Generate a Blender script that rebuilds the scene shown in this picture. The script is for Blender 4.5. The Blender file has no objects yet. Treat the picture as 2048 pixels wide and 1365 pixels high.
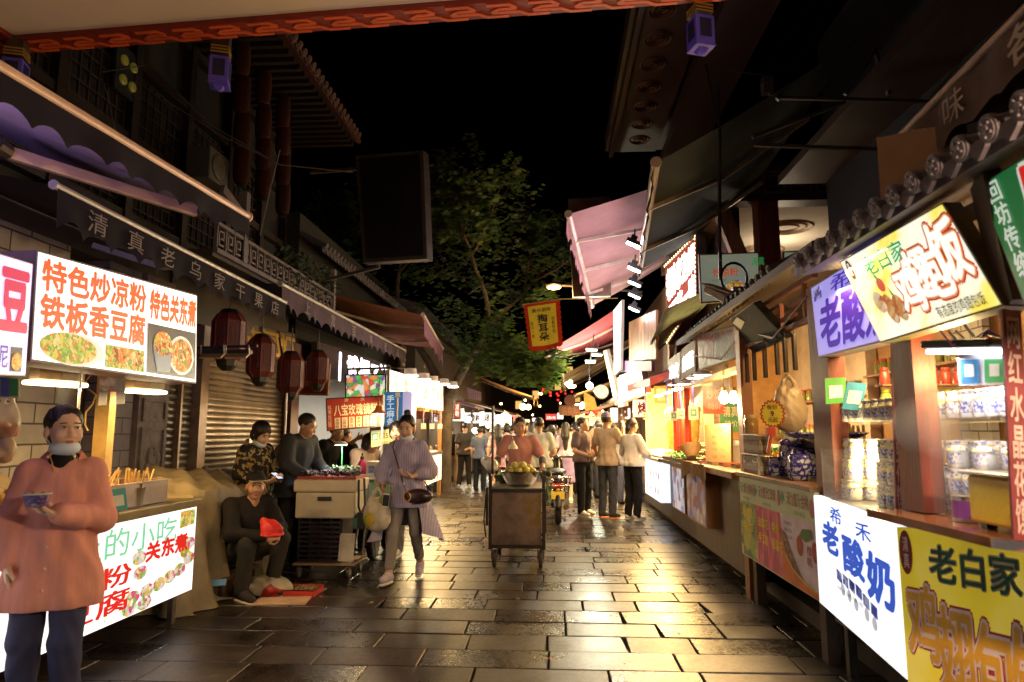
import bpy, math, random
import numpy as np
from mathutils import Vector, Matrix
R = math.radians
random.seed(7)
sc = bpy.context.scene
# ---------------------------------------------------------------- camera
EYE, YAW, PITCH = Vector((0, 0, 1.45)), R(3.45), R(7.61)
cd = bpy.data.cameras.new('camera'); cam = bpy.data.objects.new('camera', cd)
sc.collection.objects.link(cam); sc.camera = cam
cam.location = EYE; cam.rotation_euler = (R(90) + PITCH, 0, YAW)
cd.sensor_width = 36; cd.lens = 24; cd.clip_start = .05; cd.clip_end = 300
cd.dof.use_dof = True; cd.dof.focus_distance = 6.5; cd.dof.aperture_fstop = 2.2
# ---------------------------------------------------------------- night sky, exposure
w = bpy.data.worlds.new('World'); sc.world = w; w.use_nodes = True
wn = w.node_tree.nodes; bg = wn['Background']
sky = wn.new('ShaderNodeTexSky'); sky.sky_type = 'NISHITA'; sky.sun_disc = False
sky.sun_elevation = R(-9); sky.sun_rotation = R(200)
w.node_tree.links.new(sky.outputs[0], bg.inputs[0]); bg.inputs[1].default_value = .012
sc.view_settings.view_transform = 'Standard'; sc.view_settings.look = 'None'
sc.view_settings.exposure = -.4; sc.view_settings.gamma = 1
cy = sc.cycles
sc.render.engine = 'CYCLES'
cy.use_denoising = True; cy.max_bounces = 6; cy.diffuse_bounces = 3; cy.glossy_bounces = 3
cy.transmission_bounces = 4; cy.transparent_max_bounces = 6
cy.sample_clamp_indirect = 4; cy.caustics_reflective = False; cy.caustics_refractive = False
cy.blur_glossy = .5

def W(px, py, Y=None, X=None, Z=None):
    """A point of the place that the photograph shows at (px, py), on the given plane."""
    fw = Vector((-math.sin(YAW)*math.cos(PITCH), math.cos(YAW)*math.cos(PITCH), math.sin(PITCH)))
    rt = Vector((math.cos(YAW), math.sin(YAW), 0)); up = rt.cross(fw)
    d = fw + rt*((px-1024)/1365.33) + up*((682.5-py)/1365.33)
    t = Y/d.y if Y is not None else X/d.x if X is not None else (Z-EYE.z)/d.z
    return EYE + d*t
# ---------------------------------------------------------------- helpers
WL = {}
def link(o, parent=None, loc=None):
    sc.collection.objects.link(o)
    if parent is not None:
        o.parent = parent; o.location = -WL[parent.name]; WL[o.name] = Vector((0, 0, 0))
    else:
        o.location = loc or (0, 0, 0); WL[o.name] = Vector(loc or (0, 0, 0))
    return o
def tag(o, label=None, cat=None, group=None, kind=None):
    if label: o['label'] = label
    if cat: o['category'] = cat
    if group: o['group'] = group
    if kind: o['kind'] = kind
    return o
def thing(name, label, cat, loc=(0, 0, 0), group=None):
    o = bpy.data.objects.new(name, None); o.empty_display_size = .1
    link(o, None, loc); return tag(o, label, cat, group)
def dup(o, loc=None, rz=None, label=None, parent=None):
    c = o.copy(); sc.collection.objects.link(c); WL[c.name] = Vector(WL[o.name])
    if parent is not None: c.parent = parent
    if loc is not None: c.location = loc
    if rz is not None: c.rotation_euler.z = rz
    if label: c['label'] = label
    for ch in o.children: dup(ch, parent=c)
    return c
def V(*a): return Vector(a)
class MB:
    def __init__(s): s.v = []; s.f = []; s.mi = []; s.m = 0
    def add(s, vs, fs):
        o = len(s.v); s.v += [tuple(v) for v in vs]
        for f in fs: s.f.append([i+o for i in f]); s.mi.append(s.m)
        return s
    def box(s, c, d, rot=None):
        c = Vector(c); P = []
        for z in (-.5, .5):
            for y in (-.5, .5):
                for x in (-.5, .5):
                    p = Vector((x*d[0], y*d[1], z*d[2])); P.append(c + (rot @ p if rot else p))
        return s.add(P, [(0, 2, 3, 1), (4, 5, 7, 6), (0, 1, 5, 4), (2, 6, 7, 3), (0, 4, 6, 2), (1, 3, 7, 5)])
    def bb(s, x0, x1, y0, y1, z0, z1): return s.box(((x0+x1)/2, (y0+y1)/2, (z0+z1)/2), (x1-x0, y1-y0, z1-z0))
    def bar(s, p, q, w, h=None, up=(0, 0, 1)):
        p, q = Vector(p), Vector(q); d = q-p; L = d.length; d.normalize(); u = Vector(up)
        if abs(d.dot(u)) > .98: u = Vector((0, 1, 0))
        x = d.cross(u).normalized(); u = x.cross(d)
        return s.box((p+q)/2, (w, L, h or w), Matrix((x, d, u)).transposed())
    def tube(s, pts, r, n=8, cap=True):
        pts = [Vector(p) for p in pts]; m = len(pts); rs = r if isinstance(r, (list, tuple)) else [r]*m
        vs = []; ref = None
        for i, p in enumerate(pts):
            t = (pts[min(i+1, m-1)] - pts[max(i-1, 0)]).normalized()
            if ref is None: ref = Vector((0, 0, 1)) if abs(t.z) < .9 else Vector((1, 0, 0))
            x = t.cross(ref).normalized(); y = x.cross(t).normalized(); ref = y
            for k in range(n):
                a = 2*math.pi*k/n; vs.append(p + (x*math.cos(a)+y*math.sin(a))*rs[i])
        fs = [(i*n+k, i*n+(k+1) % n, (i+1)*n+(k+1) % n, (i+1)*n+k) for i in range(m-1) for k in range(n)]
        if cap: fs += [tuple(range(n))[::-1], tuple(range((m-1)*n, m*n))]
        return s.add(vs, fs)
    def lathe(s, prof, c, n=24, rot=None, sq=1.0):
        c = Vector(c); vs = []; m = len(prof)
        for r, z in prof:
            for k in range(n):
                a = 2*math.pi*(k+.5)/n; p = Vector((r*math.cos(a), r*math.sin(a)*sq, z)); vs.append(c + (rot @ p if rot else p))
        fs = [(i*n+k, i*n+(k+1) % n, (i+1)*n+(k+1) % n, (i+1)*n+k) for i in range(m-1) for k in range(n)]
        if prof[0][0] > 1e-4: fs.append(tuple(range(n))[::-1])
        if prof[-1][0] > 1e-4: fs.append(tuple(range((m-1)*n, m*n)))
        return s.add(vs, fs)
    def ball(s, c, r, n=10, rot=None):
        r = r if isinstance(r, (tuple, list)) else (r, r, r); c = Vector(c); m = max(4, n//2+1); vs = []
        for i in range(m+1):
            t = math.pi*i/m
            for k in range(n):
                a = 2*math.pi*k/n; p = Vector((r[0]*math.sin(t)*math.cos(a), r[1]*math.sin(t)*math.sin(a), -r[2]*math.cos(t)))
                vs.append(c + (rot @ p if rot else p))
        return s.add(vs, [(i*n+k, i*n+(k+1) % n, (i+1)*n+(k+1) % n, (i+1)*n+k) for i in range(m) for k in range(n)])
    def grid(s, fn, nu, nv):
        vs = [fn(i/nu, j/nv) for j in range(nv+1) for i in range(nu+1)]
        return s.add(vs, [(j*(nu+1)+i, j*(nu+1)+i+1, (j+1)*(nu+1)+i+1, (j+1)*(nu+1)+i) for j in range(nv) for i in range(nu)])
    def slab(s, q, t, u0=0, v0=0, u1=1, v1=1, d=0):
        """box on a Quad: its front face d proud of the quad, t thick behind it"""
        a = [q.at(u0, v0, d), q.at(u1, v0, d), q.at(u1, v1, d), q.at(u0, v1, d)]
        b = [q.at(u0, v0, d-t), q.at(u1, v0, d-t), q.at(u1, v1, d-t), q.at(u0, v1, d-t)]
        return s.add(a+b, [(0, 3, 2, 1), (4, 5, 6, 7), (0, 1, 5, 4), (1, 2, 6, 5), (2, 3, 7, 6), (3, 0, 4, 7)])
    def disc(s, q, u, v, ru, rv, d=.003, n=28, a0=0, jag=0):
        P = [q.at(u, v, d)]
        for k in range(n):
            a = a0+2*math.pi*k/n; j = 1 - jag*(k % 2); P.append(q.at(u+ru*j*math.cos(a), v+rv*j*math.sin(a), d))
        return s.add(P, [(0, k+1, (k+1) % n+1) for k in range(n)])
    def poly(s, q, pts, d=.003):
        return s.add([q.at(u, v, d) for u, v in pts], [tuple(range(len(pts)))])
    def build(s, name, mat, parent=None, smooth=False, bevel=0, loc=None):
        me = bpy.data.meshes.new(name); me.from_pydata(s.v, [], s.f)
        ms = mat if isinstance(mat, (list, tuple)) else [mat]
        for m in ms: me.materials.append(m)
        if len(ms) > 1: me.polygons.foreach_set('material_index', s.mi)
        if smooth:
            me.polygons.foreach_set('use_smooth', [True]*len(me.polygons)); me.set_sharp_from_angle(angle=R(45))
        me.update(); o = bpy.data.objects.new(name, me); link(o, parent, loc)
        if bevel:
            b = o.modifiers.new('bevel', 'BEVEL'); b.width = bevel; b.segments = 2; b.limit_method = 'ANGLE'
        return o
class Quad:
    """four corners (top left, top right, bottom right, bottom left) as seen from the front; u right, v down"""
    def __init__(s, a, b, c, d):
        s.p = [Vector(x) for x in (a, b, c, d)]
        e = (s.p[1]-s.p[0]+s.p[2]-s.p[3]); g = (s.p[3]-s.p[0]+s.p[2]-s.p[1])
        s.n = g.cross(e).normalized()
        c = sum(s.p, Vector())/4; o = EYE   # make it flat: slide the corners along their lines of sight
        if all(abs(s.n.dot((x-o).normalized())) > .12 for x in s.p) and s.n.dot(o-c) > 0:
            s.p = [o+(x-o)*(s.n.dot(c-o)/s.n.dot(x-o)) for x in s.p]; e = (s.p[1]-s.p[0]+s.p[2]-s.p[3]); g = (s.p[3]-s.p[0]+s.p[2]-s.p[1])
        s.w = e.length/2; s.h = g.length/2; s.ex = e.normalized(); s.ey = g.normalized()
    def at(s, u, v, d=0):
        a, b, c, e = s.p
        return a*(1-u)*(1-v) + b*u*(1-v) + c*u*v + e*(1-u)*v + s.n*d
    def sub(s, u0, v0, u1, v1, d=0): return Quad(s.at(u0, v0, d), s.at(u1, v0, d), s.at(u1, v1, d), s.at(u0, v1, d))
_cu = bpy.data.curves.new('lettering', 'FONT'); _to = bpy.data.objects.new('lettering', _cu); _cu.resolution_u = 2
_gc = {}
def glyph(ch):
    k = ch
    if k not in _gc:
        _cu.body = ch; me = bpy.data.meshes.new_from_object(_to)
        _gc[k] = ([(v.co.x, v.co.y) for v in me.vertices], [tuple(p.vertices) for p in me.polygons]); bpy.data.meshes.remove(me)
    return _gc[k]
def text(mb, q, s, u0, v0, u1, v1, bold=0, vert=False, d=.004, slant=0, wob=0):
    n = len(s)
    for i, ch in enumerate(s):
        if ch == ' ': continue
        vs, fs = glyph(ch)
        if not vs: continue
        asc = ord(ch) < 256
        if vert: a, b, c, e = u0, v0+(v1-v0)*i/n, u1, v0+(v1-v0)*(i+1)/n
        else: a, b, c, e = u0+(u1-u0)*i/n, v0, u0+(u1-u0)*(i+1)/n, v1
        if wob: o = wob*math.sin(i*2.4+1); b += o; e += o
        if asc:
            x0 = min(v[0] for v in vs); x1 = max(v[0] for v in vs); off, ww, y0, hh = x0-.1, (x1-x0)+.2, -.1, .95
        else: off, ww, y0, hh = 0, 1, -.13, 1.02
        rings = [(0, 0)]
        if bold > 0:
            nn = 6 if bold < .03 else 10
            for r_ in ((bold,) if bold < .045 else (bold, bold*.5)): rings += [(r_*math.cos(2*math.pi*k/nn), r_*math.sin(2*math.pi*k/nn)) for k in range(nn)]
        for j, (ox, oy) in enumerate(rings):
            P = []
            for x, y in vs:
                fx, fy = (x+ox-off)/ww, (y+oy-y0)/hh; P.append(q.at(a+(c-a)*(fx+slant*(fy-.5)), b+(e-b)*(1-fy), d+j*7e-5))
            mb.add(P, fs)
    return mb
# ---------------------------------------------------------------- materials
MC = {}
def _nt(name):
    m = bpy.data.materials.new(name); m.use_nodes = True; nt = m.node_tree
    return m, nt, nt.nodes['Principled BSDF']
def nd(nt, t, **k):
    n = nt.nodes.new('ShaderNode'+t)
    for a, b in k.items():
        if hasattr(n, a) and not a[0].isupper(): setattr(n, a, b)
    return n
def ramp(nt, stops, interp='LINEAR'):
    r = nt.nodes.new('ShaderNodeValToRGB'); e = r.color_ramp.elements; r.color_ramp.interpolation = interp
    while len(e) < len(stops): e.new(.5)
    for x, (p, c) in zip(e, stops): x.position = p; x.color = (*c[:3], 1)
    return r
def coords(nt, scale=(1, 1, 1)):
    t = nt.nodes.new('ShaderNodeTexCoord'); mp = nt.nodes.new('ShaderNodeMapping'); mp.inputs['Scale'].default_value = scale
    nt.links.new(t.outputs['Object'], mp.inputs[0]); return mp.outputs[0]
def noise(nt, co, scale, detail=4, rough=.6):
    n = nt.nodes.new('ShaderNodeTexNoise'); n.inputs['Scale'].default_value = scale; n.inputs['Detail'].default_value = detail
    n.inputs['Roughness'].default_value = rough; nt.links.new(co, n.inputs['Vector']); return n
def bump(nt, b, h, strength, dist=.01):
    n = nt.nodes.new('ShaderNodeBump'); n.inputs['Strength'].default_value = strength; n.inputs['Distance'].default_value = dist
    nt.links.new(h, n.inputs['Height']); nt.links.new(n.outputs[0], b.inputs['Normal'])
def mat(name, col, rough=.6, metal=0, var=.25, scale=6, bmp=.15, bscale=40, emit=0, trans=0, stretch=(1, 1, 1), rvar=.12, coat=0, sheen=0, dirt=None, dirt_at=.6):
    if name in MC: return MC[name]
    m, nt, b = _nt(name); co = coords(nt, stretch); n = noise(nt, co, scale)
    lo = tuple(c*(1-var) for c in col); hi = tuple(min(1, c*(1+var)) for c in col)
    st = [(.3, lo), (.7, hi)] if dirt is None else [(.3, lo), (dirt_at, hi), (min(1, dirt_at+.12), dirt)]
    r = ramp(nt, st); nt.links.new(n.outputs[0], r.inputs[0]); nt.links.new(r.outputs[0], b.inputs['Base Color'])
    b.inputs['Metallic'].default_value = metal; b.inputs['Transmission Weight'].default_value = trans
    b.inputs['Coat Weight'].default_value = coat; b.inputs['Sheen Weight'].default_value = sheen
    if rough >= .75: b.inputs['Specular IOR Level'].default_value = .12
    mr = nt.nodes.new('ShaderNodeMapRange'); mr.inputs['To Min'].default_value = max(.02, rough-rvar); mr.inputs['To Max'].default_value = min(1, rough+rvar)
    nt.links.new(n.outputs[0], mr.inputs[0]); nt.links.new(mr.outputs[0], b.inputs['Roughness'])
    if bmp: n2 = noise(nt, co, bscale); bump(nt, b, n2.outputs[0], bmp)
    if emit: nt.links.new(r.outputs[0], b.inputs['Emission Color']); b.inputs['Emission Strength'].default_value = emit
    MC[name] = m; return m
def glow(name, col, s, var=.0, base=None):
    """a face lit from behind, or a lamp's glass"""
    if name in MC: return MC[name]
    m, nt, b = _nt(name)
    if var:
        n = noise(nt, coords(nt), 3, 3); r = ramp(nt, [(.3, tuple(c*(1-var) for c in col)), (.7, col)])
        nt.links.new(n.outputs[0], r.inputs[0]); nt.links.new(r.outputs[0], b.inputs['Emission Color'])
    else: b.inputs['Emission Color'].default_value = (*col, 1)
    b.inputs['Base Color'].default_value = (*(base or tuple(min(.8, c*.8) for c in col)), 1); b.inputs['Roughness'].default_value = .35
    b.inputs['Emission Strength'].default_value = s; MC[name] = m; return m
def wash(name, stops, s, scale=2.5, stretch=(1, 1, 1), rough=.4):
    """a printed film with soft clouds of colour, lit from behind with strength s"""
    if name in MC: return MC[name]
    m, nt, b = _nt(name); n = noise(nt, coords(nt, stretch), scale, 3); r = ramp(nt, stops); nt.links.new(n.outputs[0], r.inputs[0])
    nt.links.new(r.outputs[0], b.inputs['Base Color']); nt.links.new(r.outputs[0], b.inputs['Emission Color']); b.inputs['Emission Strength'].default_value = s; b.inputs['Roughness'].default_value = rough
    MC[name] = m; return m
def mottle(name, cols, scale=30, emit=0, rough=.5, rnd=True, bmp=.4, stretch=(1, 1, 1)):
    """many-coloured bits: food, printed pictures, floral cloth"""
    if name in MC: return MC[name]
    m, nt, b = _nt(name); co = coords(nt, stretch); n0 = noise(nt, co, scale*.35, 3)
    mx = nt.nodes.new('ShaderNodeVectorMath'); mx.operation = 'MULTIPLY_ADD'; mx.inputs[1].default_value = (.12, .12, .12)
    nt.links.new(n0.outputs['Color'], mx.inputs[0]); nt.links.new(co, mx.inputs[2])
    vo = nt.nodes.new('ShaderNodeTexVoronoi'); vo.inputs['Scale'].default_value = scale; nt.links.new(mx.outputs[0], vo.inputs['Vector'])
    sp = nt.nodes.new('ShaderNodeSeparateColor'); nt.links.new(vo.outputs['Color'], sp.inputs[0])
    k = len(cols); r = ramp(nt, [(i/k, c) for i, c in enumerate(cols)], 'CONSTANT'); nt.links.new(sp.outputs[0], r.inputs[0])
    sh = ramp(nt, [(0, (1, 1, 1)), (.9, (.45, .45, .45))]); nt.links.new(vo.outputs['Distance'], sh.inputs[0])
    mm = nt.nodes.new('ShaderNodeMix'); mm.data_type = 'RGBA'; mm.blend_type = 'MULTIPLY'; mm.inputs[0].default_value = .7
    nt.links.new(r.outputs[0], mm.inputs[6]); nt.links.new(sh.outputs[0], mm.inputs[7]); nt.links.new(mm.outputs[2], b.inputs['Base Color'])
    b.inputs['Roughness'].default_value = rough
    if emit: nt.links.new(mm.outputs[2], b.inputs['Emission Color']); b.inputs['Emission Strength'].default_value = emit
    elif bmp: bump(nt, b, vo.outputs['Distance'], bmp)
    MC[name] = m; return m
def stripes(name, c1, c2, scale, axis='X', rough=.7, bmp=.2, duty=.5, emit=0):
    if name in MC: return MC[name]
    m, nt, b = _nt(name); co = coords(nt); wv = nt.nodes.new('ShaderNodeTexWave'); wv.bands_direction = axis
    wv.inputs['Scale'].default_value = scale; wv.inputs['Distortion'].default_value = .6; wv.inputs['Detail'].default_value = 1
    nt.links.new(co, wv.inputs['Vector']); r = ramp(nt, [(duty-.1, c1), (duty+.1, c2)]); nt.links.new(wv.outputs[0], r.inputs[0])
    n = noise(nt, co, 7); mm = nt.nodes.new('ShaderNodeMix'); mm.data_type = 'RGBA'; mm.blend_type = 'MULTIPLY'; mm.inputs[0].default_value = .5
    nt.links.new(r.outputs[0], mm.inputs[6]); nt.links.new(n.outputs[0], mm.inputs[7]); nt.links.new(mm.outputs[2], b.inputs['Base Color'])
    b.inputs['Roughness'].default_value = rough; b.inputs['Specular IOR Level'].default_value = .15
    if bmp: bump(nt, b, n.outputs[0], bmp, .04)
    MC[name] = m; return m
def bricks(name, c1, c2, mortar, bw, bh, msize=.01, axes='YZ', rough=.8, bmp=.6):
    if name in MC: return MC[name]
    m, nt, b = _nt(name); t = nt.nodes.new('ShaderNodeTexCoord'); sp = nt.nodes.new('ShaderNodeSeparateXYZ'); cb = nt.nodes.new('ShaderNodeCombineXYZ')
    nt.links.new(t.outputs['Object'], sp.inputs[0]); nt.links.new(sp.outputs[axes[0]], cb.inputs[0]); nt.links.new(sp.outputs[axes[1]], cb.inputs[1])
    br = nt.nodes.new('ShaderNodeTexBrick'); br.inputs['Scale'].default_value = 1; br.inputs['Brick Width'].default_value = bw; br.inputs['Row Height'].default_value = bh
    br.inputs['Mortar Size'].default_value = msize; br.inputs['Color1'].default_value = (*c1, 1); br.inputs['Color2'].default_value = (*c2, 1); br.inputs['Mortar'].default_value = (*mortar, 1)
    nz = noise(nt, t.outputs['Object'], 2.5); ad = nt.nodes.new('ShaderNodeVectorMath'); ad.operation = 'MULTIPLY_ADD'; ad.inputs[1].default_value = (.02, .02, 0)
    nt.links.new(nz.outputs['Color'], ad.inputs[0]); nt.links.new(cb.outputs[0], ad.inputs[2]); nt.links.new(ad.outputs[0], br.inputs['Vector'])
    mm = nt.nodes.new('ShaderNodeMix'); mm.data_type = 'RGBA'; mm.blend_type = 'MULTIPLY'; mm.inputs[0].default_value = .55
    n2 = noise(nt, t.outputs['Object'], 5, 6); nt.links.new(br.outputs[0], mm.inputs[6]); nt.links.new(n2.outputs[0], mm.inputs[7])
    nt.links.new(mm.outputs[2], b.inputs['Base Color']); b.inputs['Roughness'].default_value = rough
    mth = nt.nodes.new('ShaderNodeMath'); mth.operation = 'MULTIPLY_ADD'; mth.inputs[1].default_value = -1; nt.links.new(br.outputs['Fac'], mth.inputs[0]); nt.links.new(n2.outputs[0], mth.inputs[2])
    bump(nt, b, mth.outputs[0], bmp, .01); MC[name] = m; return m
def glassm(name, col=(.9, .95, .95), alpha=.18, rough=.08):
    if name in MC: return MC[name]
    m, nt, b = _nt(name); b.inputs['Base Color'].default_value = (*col, 1); b.inputs['Roughness'].default_value = rough; b.inputs['Alpha'].default_value = alpha
    MC[name] = m; return m
steel = mat('brushed steel', (.48, .45, .42), .32, .9, .25, 5, .1, 60, stretch=(1, 1, .15))
dark_steel = mat('dark grimy steel', (.10, .085, .075), .5, .6, .4, 9, .2)
alu = mat('pale painted metal', (.55, .52, .52), .4, .4, .15)
black = mat('black plastic', (.012, .012, .013), .45, 0, .3)
red_wood = mat('red brown painted wood', (.14, .026, .012), .58, 0, .4, 5, .3, 30, stretch=(3, 3, .5))
dark_wood = mat('dark stained wood', (.045, .024, .015), .5, 0, .4, 6, .3, 30, stretch=(3, 3, .5))
brown_wood = mat('worn brown wood', (.22, .11, .05), .5, 0, .4, 5, .4, 30, stretch=(3, 3, .4))
white_plastic = mat('off white plastic', (.62, .57, .48), .5, 0, .12)
cream = mat('cream plaster', (.58, .50, .40), .85, 0, .12, 2, .1)
white_lit = glow('white sign light', (1, .965, .93), 1.75, .10)
purple_lit = glow('lilac sign light', (.74, .62, 1), 1.6)
warm_lamp = glow('warm lamp glass', (1, .80, .45), 9)
cool_lamp = glow('cool lamp glass', (.85, 1, .95), 10)
def ink(name, col, e=.9):
    """printed film over a backlit face: dyes let little light through"""
    return glow('ink '+name, col, e)
def paint(name, col, rough=.5): return mat('paint '+name, col, rough, 0, .15, 12, .05)
def light(kind, name, loc, power, col, parent, size=.3, aim=None, spot=None, sy=None):
    l = bpy.data.lights.new(name, kind); l.energy = power; l.color = col
    if kind == 'AREA':
        l.size = size
        if sy: l.shape = 'RECTANGLE'; l.size_y = sy
    else: l.shadow_soft_size = size
    if spot: l.spot_size = R(spot); l.spot_blend = .6
    o = bpy.data.objects.new(name, l); link(o, parent); o.location = Vector(loc) - (WL[parent.name] if parent else Vector())
    if aim is not None: o.rotation_euler = Vector(aim).to_track_quat('-Z', 'Y').to_euler()
    return o
WARM = (1, .62, .22); AMBER = (1, .50, .12); COOL = (.86, .92, 1)
# ---------------------------------------------------------------- smooth solid bodies (people, cloth, bags)
class Solid:
    def __init__(s): s.p = []; s.fold = None
    def cone(s, a, b, ra, rb, k=.02, sub=False): s.p.append(('c', np.array(a, float), np.array(b, float), ra, rb, k, sub)); return s
    def ell(s, c, r, k=.02, rot=None, sub=False): s.p.append(('e', np.array(c, float), np.array(r, float), np.array(rot, float) if rot is not None else None, 0, k, sub)); return s
    def chain(s, pts, rs, k=.02):
        for i in range(len(pts)-1): s.cone(pts[i], pts[i+1], rs[i], rs[i+1], k)
        return s
    def mesh(s, h, zmin=None, zmax=None):
        lo, hi = np.full(3, 1e9), np.full(3, -1e9)
        for p in s.p:
            if p[6]: continue
            if p[0] == 'c': m = max(p[3], p[4]); q = np.stack([p[1]-m, p[2]-m, p[1]+m, p[2]+m])
            else: m = p[2].max(); q = np.stack([p[1]-m, p[1]+m])
            lo = np.minimum(lo, q.min(0)); hi = np.maximum(hi, q.max(0))
        lo -= 3*h+.01; hi += 3*h+.01
        n = np.ceil((hi-lo)/h).astype(int)+1; D = np.full(n, .3, np.float32)
        ax = [lo[i]+h*np.arange(n[i]) for i in range(3)]
        for kind, A, B, ra, rb, k, sub in s.p:
            if kind == 'c': m = max(ra, rb)+k+3*h; l2 = np.minimum(A, B)-m; h2 = np.maximum(A, B)+m
            else: m = B.max()+k+3*h; l2, h2 = A-m, A+m
            i0 = np.maximum(0, np.floor((l2-lo)/h).astype(int)); i1 = np.minimum(n, np.ceil((h2-lo)/h).astype(int)+1)
            if (i1 <= i0).any(): continue
            X, Y, Z = np.meshgrid(*[ax[i][i0[i]:i1[i]] for i in range(3)], indexing='ij')
            if kind == 'c':
                ba = B-A; L = max(1e-9, ba @ ba); t = np.clip(((X-A[0])*ba[0]+(Y-A[1])*ba[1]+(Z-A[2])*ba[2])/L, 0, 1)
                d = np.sqrt((X-A[0]-t*ba[0])**2+(Y-A[1]-t*ba[1])**2+(Z-A[2]-t*ba[2])**2) - (ra+(rb-ra)*t)
            else:
                P = np.stack([X-A[0], Y-A[1], Z-A[2]], -1)
                if ra is not None: P = P @ ra
                k0 = np.sqrt(((P/B)**2).sum(-1)); k1 = np.sqrt(((P/(B*B))**2).sum(-1))+1e-9; d = k0*(k0-1)/k1
            sl = D[i0[0]:i1[0], i0[1]:i1[1], i0[2]:i1[2]]
            if sub:
                g = np.clip(.5-.5*(sl+d)/k, 0, 1); r = sl+(-d-sl)*g+k*g*(1-g)
            else:
                g = np.clip(.5+.5*(sl-d)/k, 0, 1); r = sl+(d-sl)*g-k*g*(1-g)
            D[i0[0]:i1[0], i0[1]:i1[1], i0[2]:i1[2]] = r
        if s.fold is not None or zmin is not None or zmax is not None:
            X, Y, Z = np.meshgrid(*ax, indexing='ij')
            if s.fold is not None: D = D + s.fold(X, Y, Z).astype(np.float32)
            if zmin is not None: D = np.maximum(D, zmin-Z)
            if zmax is not None: D = np.maximum(D, Z-zmax)
        return nets(D, lo, h)
def nets(D, lo, h):
    S = D < 0; n = np.array(D.shape)-1
    cnt = np.zeros(n, np.float32); acc = np.zeros((*n, 3), np.float32)
    C = [(a, b, c) for a in (0, 1) for b in (0, 1) for c in (0, 1)]
    def cs(A, c): return A[c[0]:c[0]+n[0], c[1]:c[1]+n[1], c[2]:c[2]+n[2]]
    for a in C:
        for axis in range(3):
            if a[axis]: continue
            b = list(a); b[axis] = 1; sa, sb = cs(S, a), cs(S, b); x = sa != sb
            va, vb = cs(D, a)[x], cs(D, b)[x]; t = va/(va-vb)
            q = np.tile(np.array(a, np.float32), (len(t), 1)); q[:, axis] = t
            acc[x] += q; cnt[x] += 1
    act = cnt > 0; idx = np.full(n, -1, np.int64); idx[act] = np.arange(act.sum())
    base = np.argwhere(act); vs = (base+acc[act]/cnt[act][:, None])*h+lo
    F = []
    for axis in range(3):
        o1, o2 = (axis+1) % 3, (axis+2) % 3
        sl0 = [slice(0, None)]*3; sl0[axis] = slice(0, -1); sl1 = [slice(0, None)]*3; sl1[axis] = slice(1, None)
        e = np.argwhere(S[tuple(sl0)] != S[tuple(sl1)]); e = e[(e[:, o1] > 0) & (e[:, o2] > 0) & (e[:, o1] < n[o1]) & (e[:, o2] < n[o2])]
        if not len(e): continue
        ins = S[tuple(e.T)]; Q = []
        for d1, d2 in ((0, 0), (1, 0), (1, 1), (0, 1)):
            q = e.copy(); q[:, o1] -= d1; q[:, o2] -= d2; Q.append(idx[tuple(q.T)])
        Q = np.stack(Q, 1); Q[~ins] = Q[~ins][:, ::-1]; F.append(Q)
    return vs, np.concatenate(F)
def solid_obj(name, parts, mats, parent, extra=None):
    """parts: list of (verts, quads, slot)"""
    V_, F_, M_ = [], [], []; o = 0
    for v, f, m in parts:
        V_.append(v); F_.append(f+o); M_ += [m]*len(f); o += len(v)
    v = np.concatenate(V_); f = np.concatenate(F_).tolist(); v = v.tolist()
    if extra is not None:
        f += [[i+len(v) for i in q] for q in extra.f]; M_ += extra.mi; v += extra.v
    me = bpy.data.meshes.new(name); me.from_pydata(v, [], f)
    for m in mats: me.materials.append(m)
    me.polygons.foreach_set('material_index', M_); me.polygons.foreach_set('use_smooth', [True]*len(me.polygons)); me.update()
    ob = bpy.data.objects.new(name, me); return link(ob, parent)

skin_a = mat('skin', (.52, .30, .20), .5, 0, .1, 12, .06, 90)
skin_b = mat('tanned skin', (.42, .23, .14), .5, 0, .1, 12, .06, 90)
skin_c = mat('fair skin', (.60, .38, .28), .5, 0, .08, 12, .06, 90)
hair_m = mat('black hair', (.012, .009, .008), .42, 0, .5, 30, .5, 80, stretch=(1, 1, .2))
lip_m = mat('lips', (.40, .12, .10), .45, 0, .1)
eye_w = mat('eye white', (.62, .58, .54), .3, 0, .05, bmp=0)
eye_d = mat('dark iris', (.01, .008, .006), .2, 0, .1, bmp=0)
mask_m = mat('pale blue face mask', (.58, .70, .86), .8, 0, .06, 10, .15, 50)
def rotm(rz=0, rx=0, ry=0): return np.array((Matrix.Rotation(rz, 3, 'Z') @ Matrix.Rotation(rx, 3, 'X') @ Matrix.Rotation(ry, 3, 'Y')))

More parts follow.
